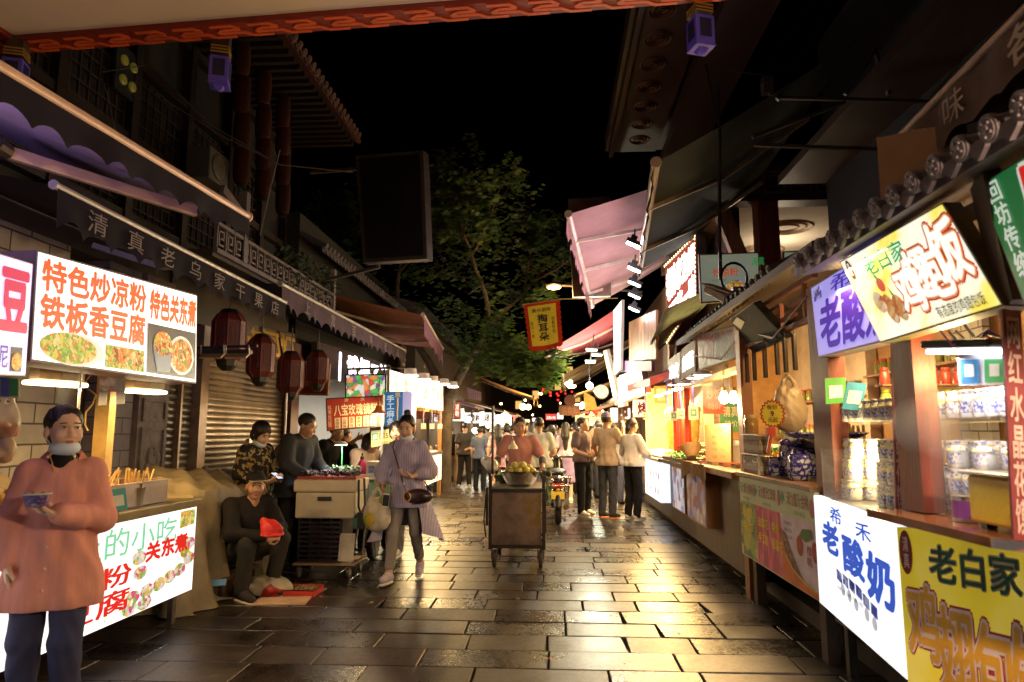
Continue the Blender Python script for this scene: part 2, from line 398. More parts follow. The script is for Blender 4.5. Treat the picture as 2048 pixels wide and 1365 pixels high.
def hand(sol, wrist, d, nrm, curl, side, s=1.0):
    """palm with four unequal fingers and a thumb; d: towards the knuckles, nrm: the way the palm faces"""
    wrist = np.array(wrist, float); d = np.array(d, float); d /= np.linalg.norm(d); nrm = np.array(nrm, float); nrm -= d*(nrm@d); nrm /= np.linalg.norm(nrm)
    x = np.cross(d, nrm)*side      # towards the thumb
    L = .085*s
    for t in (-.026, -.009, .009, .024): sol.cone(wrist+x*t*.6*s, wrist+d*L+x*t*s, .015*s, .0125*s, .012)
    kn = [(.027, .072), (.009, .080), (-.009, .074), (-.026, .058)]
    for t, ln in kn:
        p = wrist+d*L+x*t*s; a = curl*.35; seg = (.45, .32, .26)
        for q in seg:
            dd = d*math.cos(a)+nrm*math.sin(a); p2 = p+dd*ln*q*s; sol.cone(p, p2, .0095*s, .0088*s, .004); p = p2; a += curl*.75
    p = wrist+d*.02*s+x*.026*s; dd = d*.62+x*.7+nrm*.35*curl; dd /= np.linalg.norm(dd); p2 = p+dd*.042*s
    sol.cone(p, p2, .014*s, .0105*s, .01); dd = d*.85+x*.2+nrm*.5*curl; dd /= np.linalg.norm(dd); sol.cone(p2, p2+dd*.036*s, .0105*s, .009*s, .004)

J0 = dict(pel=(0, 0, .93), wst=(0, .0, 1.08), che=(0, .0, 1.27), nk=(0, .02, 1.455), hd=(0, -.01, 1.585),
          sl=(.172, .01, 1.395), sr=(-.172, .01, 1.395), el=(.222, .03, 1.12), er=(-.222, .03, 1.12), wl=(.235, -.06, .87), wr=(-.235, -.06, .87),
          hl=(.09, 0, .90), hr=(-.09, 0, .90), kl=(.10, -.02, .49), kr=(-.10, -.02, .49), al=(.105, .03, .085), ar=(-.105, .03, .085))
def person(label, loc, rz, H=1.68, skin=None, top=None, sleeve='short', bottom=None, btm='trousers', shoe=None, hair='short', pose={}, head=(0, 0),
           res=.011, group=None, mask=None, detail=True, hands=None, hem=.86, loose=.012, toes=None, female=False, cat='person', low=None, shoe_on=True, fk=1, tname='shirt'):
    """one person: a continuous body with clothes, hair and shoes as children; faces -y before the turn rz"""
    s = H/1.72; J = {k: np.array(v, float) for k, v in J0.items()}
    if female:
        for k in ('sl', 'sr'): J[k][0] *= .84; J[k][2] -= .025
    for k, v in pose.items(): J[k] = np.array(v, float)
    J = {k: v*s for k, v in J.items()}
    skin = skin or skin_a; t = thing('person', label, cat, loc, group); WL[t.name] = Vector((0, 0, 0)); t.location = loc; t.rotation_euler.z = rz
    hy, hp = head; RM = rotm(hy, hp); HC = J['hd']; bs = s; hs_ = max(s, .96)*1.06
    def hp_(p): return HC+RM @ (np.array(p, float)*hs_)
    wid = .80 if female else .95
    # ---- body
    b = Solid()
    b.ell(J['che'], (.15*wid*s, .095*s, .17*s), .05).ell(J['wst'], (.125*wid*s, .088*s, .15*s), .05).ell(J['pel'], (.15*s, .10*s, .12*s), .05)
    b.cone(J['sl'], J['sr'], .055*s, .055*s, .05); b.cone(J['nk']-[0, 0, .06*s], hp_((0, .015, -.06)), .056*wid*s, .05*wid*s, .03)
    for q in 'lr':
        b.chain([J['s'+q], J['e'+q], J['w'+q]], [.05*s, .038*s, .026*s], .012)
        b.chain([J['h'+q], J['k'+q], J['a'+q]], [.082*s, .05*s, .036*s], .02)
        toe = (toes or {}).get(q, np.array([0, -.16, -.05]))*s
        b.cone(J['a'+q]-[0, 0, .03*s], J['a'+q]+toe, .032*s, .026*s, .02)
    hd = b if res > .014 else Solid()
    E = lambda c, r, **k: hd.ell(hp_(c), np.array(r)*hs_, rot=RM, **k)
    E((0, .014, .036), (.073, .092, .084), k=.03); E((0, -.020, -.028), (.060*(.95 if female else 1.03), .068, .082), k=.03); E((0, -.058, -.088), (.026, .022, .02), k=.03)
    if res <= .014:
        hd.cone(J['nk'], hp_((0, .015, -.06)), .054*wid*s, .05*wid*s, .02)
        hd.cone(hp_((0, -.084, .008)), hp_((0, -.101, -.026)), .008*s, .0125*s, .012); E((0, -.096, -.032), (.017, .010, .008), k=.008)
        for i in (-1, 1):
            E((i*.075, .012, -.012), (.011, .02, .03), k=.008)
            E((i*.030, -.104, .010), (.020, .020, .012), k=.016, sub=True); E((i*.034, -.066, -.03), (.026, .022, .022), k=.03)
        E((0, -.083, -.056), (.023, .010, .006), k=.006); E((0, -.081, -.066), (.019, .010, .006), k=.006)
    parts = []
    vv, ff = b.mesh(res); parts.append((vv, ff, 0))
    if hd is not b: vv, ff = hd.mesh(min(res, .0055)); parts.append((vv, ff, 0))
    if hands is not None or res <= .014:
        for q, sd in (('l', 1), ('r', -1)):
            hs = Solid(); hd_ = (hands or {}).get(q)
            dirv = J['w'+q]-J['e'+q]
            if hd_ is None: hd_ = (dirv+np.array([0, -.02, -.06]), (-sd, -.25, 0.), .55)
            dv, nv, cu = hd_; dv = np.array(dv, float); nv = np.array(nv, float)
            xx = np.cross(dv, nv); fl = 1.0
            fwd = np.array([0, -1.0, 0]) if abs(dv[1])/np.linalg.norm(dv) < .8 else np.array([-sd, 0, .6])
            fl = 1.0 if xx @ fwd > 0 else -1.0
            hs.cone(J['e'+q]+dirv*.82, J['w'+q], .028*s, .025*s, .01); hand(hs, J['w'+q], dv, nv, cu, fl, s)
            vv, ff = hs.mesh(.0055 if res < .012 else .007); parts.append((vv, ff, 0))
    ex = MB(); s = hs_
    if res <= .014:
        rm3 = Matrix(RM.tolist())
        for i in (-1, 1):
            ex.m = 1; ex.ball(hp_((i*.030, -.0815, .0085)), (.0135*s, .006*s, .0058*s), 10, rm3)
            ex.m = 2; ex.ball(hp_((i*.030, -.0862, .0085)), (.006*s, .003*s, .0056*s), 8, rm3)
            ex.m = 3; ex.ball(hp_((i*.030, -.0855, .0150)), (.0155*s, .004*s, .0022*s), 8, rm3)
            ex.ball(hp_((i*.032, -.0865, .031)), (.020*s, .006*s, .0036*s), 8, rm3 @ Matrix.Rotation(i*.12, 3, 'Y'))
        ex.m = 4; ex.ball(hp_((0, -.0905, -.0575)), (.021*s, .0045*s, .0045*s), 10, rm3); ex.ball(hp_((0, -.0885, -.0655)), (.017*s, .0045*s, .0045*s), 10, rm3)
    solid_obj('body', parts, [skin, eye_w, eye_d, hair_m, lip_m], t, ex)
    # ---- clothes
    s = bs; c = Solid(); L = loose
    cx_, cy_ = J['che'][:2]
    def fold(X, Y, Z): return fk*.0055*np.sin(8*np.arctan2(Y-cy_, X-cx_)+2.5*np.sin(Z*7)+Z*5)*np.clip((J['che'][2]+.05-Z)*3, .15, 1) + .0035*np.sin(X*38+2.2*np.sin(Z*11)+Y*9)*np.sin(Y*30+Z*7+1.7*np.sin(X*13)) + .0025*np.sin(Z*33+6*np.sin(X*7+Y*9))
    if res <= .014: c.fold = fold
    ch = J['che']; c.ell(ch, (.158*wid*s+L, .104*s+L, .185*s), .06).ell(J['wst'], (.145*wid*s+L, .102*s+L, .16*s), .06)
    c.cone(J['sl']+[-.01*s, 0, -.015*s], J['sr']+[.01*s, 0, -.015*s], .062*s+L*.6, .062*s+L*.6, .05)
    if female: 
        for i in (-1, 1): c.ell(ch+np.array([i*.07, -.085, -.02])*s, (.06*s, .05*s, .06*s), .05)
    hz = hem*s
    c.cone(J['pel']+[0, 0, .06*s], np.array([J['pel'][0], J['pel'][1], hz+.06*s]), .112*s+L, .112*s+L*2, .06); 
    for i in (-1, 1): c.cone(J['pel']+np.array([i*.055, 0, .06])*s, np.array([J['pel'][0]+i*(.06*s+L), J['pel'][1], hz+.05*s]), .098*s+L, .104*s+L*2, .05)
    for q in 'lr':
        S_, E_, W_ = J['s'+q], J['e'+q], J['w'+q]
        if sleeve == 'short': c.cone(S_, S_+(E_-S_)*.62, .060*s+L*.5, .057*s+L, .03)
        elif sleeve == 'three': c.chain([S_, E_, E_+(W_-E_)*.45], [.060*s+L*.5, .054*s+L, .05*s+L], .025)
        elif sleeve == 'long': c.chain([S_, E_, E_+(W_-E_)*.92], [.060*s+L*.5, .050*s+L*.8, .037*s+L*.6], .02)
    vv, ff = c.mesh(res, zmin=hz if hem is not None else None)
    solid_obj(tname, [(vv, ff, 0)], [top], t)
    lg = Solid(); K = .012 if btm == 'leggings' else .026
    if res <= .014: lg.fold = (lambda X, Y, Z: .003*np.sin(Z*36+5*np.sin(X*17+Y*14))) 
    if btm == 'skirt':
        z1 = (low or .5)*s; lg.ell(J['pel'], (.165*s, .12*s, .12*s), .05)
        for i in (-1, 1): lg.cone(J['pel']+np.array([i*.05, 0, 0])*s, np.array([J['pel'][0]+i*.07*s, J['pel'][1], z1+.05*s]), .115*s, .13*s, .05)
        vv, ff = lg.mesh(res, zmin=z1)
    else:
        lg.ell(J['pel'], (.158*s+K*.3, .112*s+K*.3, .13*s), .05)
        for q in 'lr':
            A_ = J['a'+q]; end = A_ + (J['k'+q]-A_)*(.02 if btm != 'leggings' else .22)
            if low: end = A_ + (J['k'+q]-A_)*low
            lg.chain([J['h'+q], J['k'+q], end], [.083*s+K*.6, .053*s+K*.9, .038*s+K], .02)
        vv, ff = lg.mesh(res)
    solid_obj('trousers' if btm != 'skirt' else 'skirt', [(vv, ff, 0)], [bottom], t)
    if shoe_on and shoe is not None:
        for q, sd in (('l', 1), ('r', -1)):
            toe = (toes or {}).get(q, np.array([0, -.16, -.05]))*s; A_ = J['a'+q]
            sh = Solid(); back = A_+np.array([0, .02, -.035])*s-toe*.12
            sh.cone(back, A_+toe*.98, .040*s, .036*s, .03); sh.cone(A_+[0, 0, .0], A_+toe*.35+[0, 0, -.005], .043*s, .04*s, .03)
            vv, ff = sh.mesh(max(.008, res*.8)); v2 = MB()
            so = Solid(); so.cone(back+[0, 0, -.034*s], A_+toe+[0, 0, -.028*s], .040*s, .037*s, .02); v3, f3 = so.mesh(max(.008, res*.8))
            so_min = v3[:, 2].min(); v3[:, 2] = so_min + (v3[:, 2]-so_min)*.45 + .012
            solid_obj('shoe', [(vv, ff, 0), (v3, f3, 1)], [shoe[0], shoe[1]], t)
    # ---- hair
    if hair:
        h = Solid(); s = hs_; G = lambda c_, r_, **k: h.ell(hp_(c_), np.array(r_)*s, rot=RM, **k)
        if hair == 'short':
            G((0, .022, .045), (.080, .096, .086), k=.02); G((0, -.085, -.02), (.075, .075, .075), k=.02, sub=True); G((0, -.02, -.115), (.12, .14, .10), k=.02, sub=True)
        elif hair in ('bun', 'tied', 'pony'):
            G((0, .022, .044), (.081, .099, .088), k=.02); G((0, -.096, -.006), (.069, .076, .088), k=.015, sub=True); G((0, -.01, -.125), (.12, .14, .10), k=.02, sub=True)
            if hair == 'bun': G((0, .035, .145), (.034, .034, .032), k=.015)
            if hair == 'tied': G((0, .115, -.02), (.045, .04, .06), k=.03)
            if hair == 'pony': h.chain([hp_((0, .10, .03)), hp_((0, .135, -.05)), hp_((0, .12, -.2))], [.04*s, .035*s, .02*s], .02)
        elif hair == 'bob':
            G((0, .022, .040), (.088, .102, .092), k=.02); G((0, .03, -.03), (.088, .085, .075), k=.03); G((0, -.095, -.035), (.066, .075, .085), k=.015, sub=True)
        elif hair == 'long':
            G((0, .022, .040), (.086, .10, .092), k=.02); h.chain([hp_((0, .05, 0)), hp_((0, .08, -.16)), hp_((0, .10, -.42))], [.088*s, .082*s, .04*s], .03); G((0, -.095, -.03), (.066, .075, .085), k=.015, sub=True)
        h.fold = lambda X, Y, Z: .0028*np.sin(np.arctan2(Y-HC[1], X-HC[0])*34+Z*40)+.0015*np.sin(X*140+Z*50)
        vv, ff = h.mesh(max(.006, res*.6)); solid_obj('hair', [(vv, ff, 0)], [hair_m], t)
    if mask:
        s = hs_; ms = Solid(); MG = lambda c_, r_, **k: ms.ell(hp_(c_), np.array(r_)*s, rot=RM, **k)
        if mask == 'chin': MG((0, -.022, -.088), (.067, .080, .040), k=.01); MG((0, -.03, -.004), (.085, .115, .062), k=.01, sub=True); MG((0, .07, -.06), (.09, .06, .09), k=.01, sub=True)
        else: MG((0, -.022, -.05), (.068, .082, .062), k=.01); MG((0, .08, -.04), (.1, .08, .1), k=.01, sub=True)
        vv, ff = ms.mesh(.006); m_ = solid_obj('face_mask', [(vv, ff, 0)], [mask_m], t)
        lp = MB()
        for i in (-1, 1): lp.tube([hp_((i*.062, -.03, -.075)), hp_((i*.075, -.005, -.045)), hp_((i*.082, .02, -.005))], .0015*s, 5)
        lp.build('ear_loop', mask_m, m_)
    return t, J, hp_, bs
# ---------------------------------------------------------------- ground and paving
def structure(o): return tag(o, kind='structure')
g = MB(); g.grid(lambda u, v: (-60+120*u, -15+115*v, -.03), 4, 4)
structure(g.build('ground', mat('dark earth', (.012, .010, .009), .8, 0, .3, 3, .4)))
def paving_material():
    m, nt, b = _nt('worn wet stone slabs'); co = coords(nt); ge = nt.nodes.new('ShaderNodeNewGeometry')
    n1 = noise(nt, co, 3.5, 6, .65); n2 = noise(nt, co, 26, 5, .7); n3 = noise(nt, co, 1.1, 3)
    a = ramp(nt, [(.30, (.017, .0145, .013)), (.75, (.060, .046, .036))]); nt.links.new(n1.outputs[0], a.inputs[0])
    t = ramp(nt, [(0, (.45, .42, .42)), (1, (1.3, 1.2, 1.05))]); nt.links.new(ge.outputs['Random Per Island'], t.inputs[0])
    mm = nt.nodes.new('ShaderNodeMix'); mm.data_type = 'RGBA'; mm.blend_type = 'MULTIPLY'; mm.inputs[0].default_value = 1
    nt.links.new(a.outputs[0], mm.inputs[6]); nt.links.new(t.outputs[0], mm.inputs[7]); nt.links.new(mm.outputs[2], b.inputs['Base Color'])
    n4 = noise(nt, co, 70, 4, .75); sp_ = ramp(nt, [(.32, (.35, .33, .32)), (.5, (1, 1, 1)), (.72, (1.45, 1.35, 1.2))]); nt.links.new(n4.outputs[0], sp_.inputs[0]); m3 = nt.nodes.new('ShaderNodeMix'); m3.data_type = 'RGBA'; m3.blend_type = 'MULTIPLY'; m3.inputs[0].default_value = .8; nt.links.new(mm.outputs[2], m3.inputs[6]); nt.links.new(sp_.outputs[0], m3.inputs[7])
    gr = ramp(nt, [(.36, (.22, .2, .2)), (.50, (1, 1, 1))]); n5 = noise(nt, co, 2.1, 5, .7); nt.links.new(n5.outputs[0], gr.inputs[0]); m4 = nt.nodes.new('ShaderNodeMix'); m4.data_type = 'RGBA'; m4.blend_type = 'MULTIPLY'; m4.inputs[0].default_value = .85; nt.links.new(m3.outputs[2], m4.inputs[6]); nt.links.new(gr.outputs[0], m4.inputs[7]); nt.links.new(m4.outputs[2], b.inputs['Base Color'])
    ad = nt.nodes.new('ShaderNodeMath'); ad.operation = 'ADD'; nt.links.new(n1.outputs[0], ad.inputs[0]); nt.links.new(n2.outputs[0], ad.inputs[1])
    r = nt.nodes.new('ShaderNodeMapRange'); r.inputs['From Min'].default_value = .65; r.inputs['From Max'].default_value = 1.35
    r.inputs['To Min'].default_value = .14; r.inputs['To Max'].default_value = .38; nt.links.new(ad.outputs[0], r.inputs[0]); rr_ = nt.nodes.new('ShaderNodeMath'); rr_.operation = 'MULTIPLY_ADD'; rr_.inputs[1].default_value = .16; nt.links.new(ge.outputs['Random Per Island'], rr_.inputs[0]); nt.links.new(r.outputs[0], rr_.inputs[2]); nt.links.new(rr_.outputs[0], b.inputs['Roughness'])
    b.inputs['Specular IOR Level'].default_value = .42
    s1 = nt.nodes.new('ShaderNodeMath'); s1.operation = 'MULTIPLY_ADD'; s1.inputs[1].default_value = .35
    n6 = nt.nodes.new('ShaderNodeMath'); n6.operation = 'MULTIPLY_ADD'; n6.inputs[1].default_value = .35; nt.links.new(n4.outputs[0], n6.inputs[0]); nt.links.new(n1.outputs[0], n6.inputs[2]); nt.links.new(n2.outputs[0], s1.inputs[0]); nt.links.new(n6.outputs[0], s1.inputs[2]); s2 = nt.nodes.new('ShaderNodeMath'); s2.operation = 'MULTIPLY_ADD'; s2.inputs[1].default_value = .8
    nt.links.new(n3.outputs[0], s2.inputs[0]); nt.links.new(s1.outputs[0], s2.inputs[2]); bump(nt, b, s2.outputs[0], .26, .012)
    return m
pv = MB(); rg = random.Random(3)
y = .6
while y < 42:
    x = -5.2+rg.uniform(0, .6); d = .35
    while x < 2.6:
        L = rg.choice((.45, .55, .62, .68, .74, .82)); z = rg.uniform(-.002, .003); tx, ty = rg.uniform(-.003, .003), rg.uniform(-.003, .003)
        e = .0045; c = .006; P0, P1 = [], []
        for (a, b_) in ((0, 0), (1, 0), (1, 1), (0, 1)):
            px_, py_ = x+a*L+(e if a == 0 else -e), y+b_*d+(e if b_ == 0 else -e)
            jx, jy = rg.uniform(-.004, .004), rg.uniform(-.003, .003)
            P0.append((px_+jx, py_+jy, -.028)); P1.append((px_+jx+(c if a == 0 else -c), py_+jy+(c if b_ == 0 else -c), z+tx*(a-.5)+ty*(b_-.5)))
        if rg.random() < .16:   # a broken corner
            k = rg.randrange(4); cc = P1[(k+2) % 4]; f_ = rg.uniform(.05, .16)
            P0[k] = tuple(P0[k][i]+(P0[(k+1) % 4][i]-P0[k][i])*f_*(.6 if k % 2 else .5) for i in range(3)); P1[k] = tuple(P1[k][i]+(P1[(k+1) % 4][i]-P1[k][i])*f_*(.6 if k % 2 else .5) for i in range(3))
        mid = [(p[0]+(q[0]-p[0])*.35, p[1]+(q[1]-p[1])*.35, q[2]-.005) for p, q in zip(P0, P1)]
        vs = P0+mid+P1; fs = [(8, 9, 10, 11)]
        for i in range(4):
            j = (i+1) % 4; fs += [(i, j, 4+j, 4+i), (4+i, 4+j, 8+j, 8+i)]
        pv.add(vs, fs); x += L
    y += d
structure(pv.build('paving', paving_material()))
# ---------------------------------------------------------------- shared builders
def sag(a, b, c, d, s=.06, folds=0, n=14):
    """cloth between two bars: a-b front, c-d back"""
    a, b, c, d = map(Vector, (a, b, c, d))
    def f(u, v):
        p = (a*(1-u)+b*u)*(1-v)+(c*(1-u)+d*u)*v
        p.z -= s*math.sin(math.pi*v)*(.6+.4*math.sin(math.pi*u)) - folds*math.sin(u*23+v*3)*.5*math.sin(v*math.pi)
        return p
    return f
def awning(name, label, a, b, c, d, cloth, bar_mat, vh=.22, val_mat=None, scal=.2, s=.06, group=None, words=None, wmat=None, wbold=0, warp=.4, arms=2, bar_r=.035, folds=.012):
    a, b, c, d = map(Vector, (a, b, c, d)); t = thing(name, label, 'awning', (a+b)/2, group)
    m = MB(); m.grid(sag(a, b, c, d, s, folds), 28, 12); m.build('fabric', cloth, t, True)
    m = MB(); m.tube([a, b], bar_r, 10); e = (b-a).normalized()
    m.tube([a-e*.02, a], bar_r*1.25, 10); m.tube([b, b+e*.02], bar_r*1.25, 10); m.build('front_bar', bar_mat, t, True)
    n = max(6, int((b-a).length/scal)); rr = random.Random(len(label)); out = (a-c); out.z = 0; out = (out-e*out.dot(e)).normalized()
    def f(u, v):
        p = a+(b-a)*u; k = u*n; h = vh*(1-.30*abs(math.sin(k*math.pi))**.7)
        return p + V(0, 0, -.02-h*v) + out*(.018*math.sin(u*n*2.1+1)*v+.012*math.sin(u*57)*v+.02)
    m = MB(); m.grid(f, n*8, 5); va = m.build('valance', val_mat or cloth, t, True)
    if words:
        # seen from the street, the first word stands at a for awnings of the one side and at b for the other
        q = Quad(a+out*.045-V(0, 0, .03), b+out*.045-V(0, 0, .03), b+out*.045-V(0, 0, .02+vh*.8), a+out*.045-V(0, 0, .02+vh*.8))
        k = len(words)
        for i, ch in enumerate(words): m = MB(); text(m, q, ch, (i+.5)/k*.92+.04-.11/(b-a).length, .12, (i+.5)/k*.92+.04+.11/(b-a).length, .95, wbold); m.build('lettering', wmat, va)
    for i in range(arms):
        u = (i+.7)/(arms+.4); p = a+(b-a)*u; q_ = c+(d-c)*u; el = (p+q_)/2+V(0, 0, -.12)+e*.25
        m = MB(); m.bar(p+V(0, 0, -.03), el, .035, .05); m.bar(el, q_+V(0, 0, -.1), .035, .05); m.build('folding_arm', bar_mat, t)
    return t
def sign_box(name, label, q, face, case=None, t=.12, group=None, rim=.012, cat='sign', prints=(), extra=None):
    """a lit or painted board: case, face, and lettering printed on the face"""
    o = thing(name, label, cat, q.at(.5, 1), group)
    m = MB(); m.slab(q, t, d=-.004); m.build('case', case or dark_steel, o)
    ru, rv = rim/q.w, rim/q.h; m = MB(); m.slab(q, .01, ru, rv, 1-ru, 1-rv, d=0); f = m.build('face', face, o)
    for pr in prints:
        m = MB(); pr[1](m, q); m.build(pr[2] if len(pr) > 2 else 'lettering', pr[0], f)
    return o
def T(*a, **k): return lambda m, q: text(m, q, *a, **k)
def TT(items):
    def f(m, q):
        for it in items:
            it = list(it); k = it.pop() if isinstance(it[-1], dict) else {}
            text(m, q, *it, **k)
    return f
def card(label, q, c1, c2=None, cat='payment card', group=None, name='payment_card'):
    """a payment card (its square code left out: a blank white field)"""
    o = thing(name, label, cat, q.at(.5, 1), group); m = MB(); m.slab(q, .006); bd = m.build('card', c1, o)
    m = MB(); m.slab(q, .002, .16, .30, .84, .78, d=.003); m.build('blank_field', paint('card white', (.62, .62, .56)), bd)
    return o
food_hot = lambda e: mottle('chilli dish photo %g' % e, [(.75, .18, .03), (.85, .45, .06), (.35, .05, .02), (.9, .7, .35), (.25, .4, .05), (.8, .3, .05)], 38, e)
food_green = lambda e: mottle('herb dish photo %g' % e, [(.35, .55, .08), (.8, .6, .12), (.65, .25, .05), (.2, .4, .05), (.85, .75, .35), (.55, .6, .1)], 38, e)
food_noodle = lambda e: mottle('noodle dish photo %g' % e, [(.8, .5, .1), (.9, .65, .2), (.6, .3, .05), (.75, .5, .12)], 60, e)

# ---------------------------------------------------------------- near brick building on the left of the street
XW = -4.3
lb = thing('shophouse', 'dark two-storey shophouse with shuttered front, red lattice windows and tiled eave', 'building', (XW, 5, 0))
wb_ = bricks('whitewashed brick', (.46, .42, .38), (.36, .33, .31), (.07, .06, .055), .42, .17, .008)
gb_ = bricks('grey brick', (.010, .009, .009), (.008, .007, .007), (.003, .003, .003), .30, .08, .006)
m = MB(); m.bb(XW-.3, XW, 1, 5.70, 0, 3.1); m.build('whitewashed_wall', wb_, lb)
m = MB(); m.bb(XW-.3, XW-.12, 5.70, 6.22, 0, 2.5); m.build('dark_doorway', mat('dark lacquered door', (.030, .013, .011), .4, 0, .3), lb)
m = MB(); m.bb(XW-.3, XW+.02, 6.22, 6.74, 0, 3.1); m.build('pilaster', bricks('lilac grey brick', (.24, .21, .23), (.19, .165, .185), (.06, .05, .055), .6, .16, .006), lb)
m = MB(); m.bb(XW-.3, XW+.06, 6.78, 7.32, 0, 3.1); p_ = m.build('stone_pier', mat('carved grey stone', (.15, .13, .13), .8, 0, .3, 9, .5), lb)
m = MB()
for z0, z1 in ((.95, 1.50), (1.56, 1.80)):
    for a, b in ((6.83, 6.87), (7.23, 7.27)): m.bb(XW+.06, XW+.085, a, b, z0, z1)
    for a, b in ((z0, z0+.03), (z1-.03, z1)): m.bb(XW+.06, XW+.08, 6.87, 7.23, a, b)
for i in range(9): m.ball((XW+.065, 6.95+.22*rg.random(), 1.02+.25*rg.random()), (.03, .05, .06), 8)
m.build('carved_frame', MC['carved grey stone'], p_)
def shutter(y0, y1, z0, z1, col, name):
    m = MB(); n = int((z1-z0)/.075)
    prof = []
    for i in range(n):
        z = z0+(z1-z0)*i/n; h = (z1-z0)/n
        prof += [(0, z), (.018, z+h*.25), (.022, z+h*.5), (.018, z+h*.8), (0, z+h*.92)]
    vs = [(XW-.06+a, y, z) for a, z in prof for y in (y0, y1)]
    m.add(vs, [(2*i, 2*i+1, 2*i+3, 2*i+2) for i in range(len(prof)-1)]); return m.build(name, col, lb, True)
shm = mat('grimy roller shutter steel', (.22, .16, .11), .36, .75, .4, 3, .25, 25, stretch=(1, 1, .6))
shutter(7.36, 8.0, 0, 2.65, mat('dark roller shutter', (.075, .062, .055), .45, .6, .4, 4), 'narrow_shutter')
s_ = shutter(8.22, 10.75, 0, 2.75, shm, 'wide_shutter')
m = MB(); m.bb(XW-.035, XW-.01, 9.55, 9.75, 1.30, 1.36); m.bb(XW-.035, XW-.012, 8.3, 10.7, .38, .44); m.build('shutter_handle', steel, s_)
m = MB(); m.bb(XW-.2, XW+.05, 8.02, 8.2, 0, 2.75); m.bb(XW-.06, XW+.01, 7.66, 7.70, 0, 2.65); m.build('shutter_post', mat('rusty channel steel', (.28, .20, .16), .5, .5, .35), lb)
m = MB(); m.bb(XW-.3, XW+.10, 10.77, 11.1, 0, 2.9); m.build('red_pier', mat('dark red pier', (.10, .022, .016), .5, 0, .35), lb)
m = MB(); m.bb(XW-.3, XW-.0, 7.33, 10.76, 2.76, 3.3); m.bb(XW-.32, XW-.02, 1, 7.33, 3.1, 3.3); m.build('lintel', mat('sooty lintel', (.045, .032, .028), .7), lb)
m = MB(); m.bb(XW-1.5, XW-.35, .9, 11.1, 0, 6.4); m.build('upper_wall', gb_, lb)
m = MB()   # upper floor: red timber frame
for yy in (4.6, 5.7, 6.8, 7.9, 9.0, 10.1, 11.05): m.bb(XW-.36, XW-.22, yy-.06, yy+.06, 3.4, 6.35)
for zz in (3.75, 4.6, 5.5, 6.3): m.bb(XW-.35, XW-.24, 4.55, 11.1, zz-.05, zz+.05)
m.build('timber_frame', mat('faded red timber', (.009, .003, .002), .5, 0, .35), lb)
for i in range(5):
    y0 = 4.75+i*1.1+1.05*(i > 9); fr = MB()
    for k in range(7): fr.bb(XW-.33, XW-.30, y0+.02+k*.14, y0+.035+k*.14, 3.85, 5.4)
    for k in range(10): fr.bb(XW-.335, XW-.305, y0, y0+.9, 3.9+k*.16, 3.915+k*.16)
    fr.build('window_lattice', mat('dull lattice wood', (.022, .012, .009), .6), lb)
def tile_eave(mb, a, b, up, n, r=.05, disc=True, depth=.5):
    """a row of half-round tiles with round end faces from a to b; up: the way the roof climbs"""
    a, b, up = Vector(a), Vector(b), Vector(up).normalized(); e = (b-a).normalized(); nrm = e.cross(up).normalized()
    if nrm.z < 0: nrm = -nrm
    for i in range(n):
        p = a+(b-a)*((i+.5)/n); pts = []
        mb.tube([p, p+up*depth], r, 10)
        if disc: mb.tube([p-up*.012, p+up*.01], r*1.18, 14); mb.tube([p-up*.018, p-up*.01], r*.95, 14); mb.tube([p-up*.024, p-up*.01], r*.35, 8); [mb.ball(p-up*.02+e*(r*.65*math.cos(k*1.257))+nrm*(r*.65*math.sin(k*1.257)), r*.16, 5) for k in range(5)]
        q = a+(b-a)*((i+1)/n); w = (b-a).length/n*.36   # drip tile between
        P = [q-e*w+nrm*-.01, q+e*w+nrm*-.01, q+e*w*.7-V(0, 0, .06*r/.05), q-V(0, 0, .10*r/.05), q-e*w*.7-V(0, 0, .06*r/.05)]
        P2 = [x+up*.02 for x in P]; mb.add(P+P2, [(0, 1, 2, 3, 4), (9, 8, 7, 6, 5)]+[(k, (k+1) % 5, 5+(k+1) % 5, 5+k) for k in range(5)])
tile_m = mat('dark grey roof tile', (.075, .062, .072), .6, 0, .35, 14, .4, 60)
m = MB(); m.add([(-3.36, 3.5, 6.55), (-3.36, 11.2, 6.55), (-5.4, 11.2, 7.7), (-5.4, 3.5, 7.7), (-3.36, 3.5, 6.45), (-3.36, 11.2, 6.45), (-5.4, 11.2, 7.5), (-5.4, 3.5, 7.5)], [(0, 1, 2, 3), (4, 7, 6, 5), (0, 4, 5, 1), (1, 5, 6, 2), (0, 3, 7, 4)])
tile_eave(m, (-3.34, 3.5, 6.56), (-3.34, 11.2, 6.56), (-1, 0, .55), 44, .055); m.build('roof', mat('old red brown eave tile', (.07, .022, .014), .6, 0, .4, 14), lb)  # eave tiles of one red brown tone
m = MB()
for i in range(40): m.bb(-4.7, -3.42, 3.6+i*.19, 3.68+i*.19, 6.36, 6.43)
m.build('rafter', MC['faded red timber'], lb)
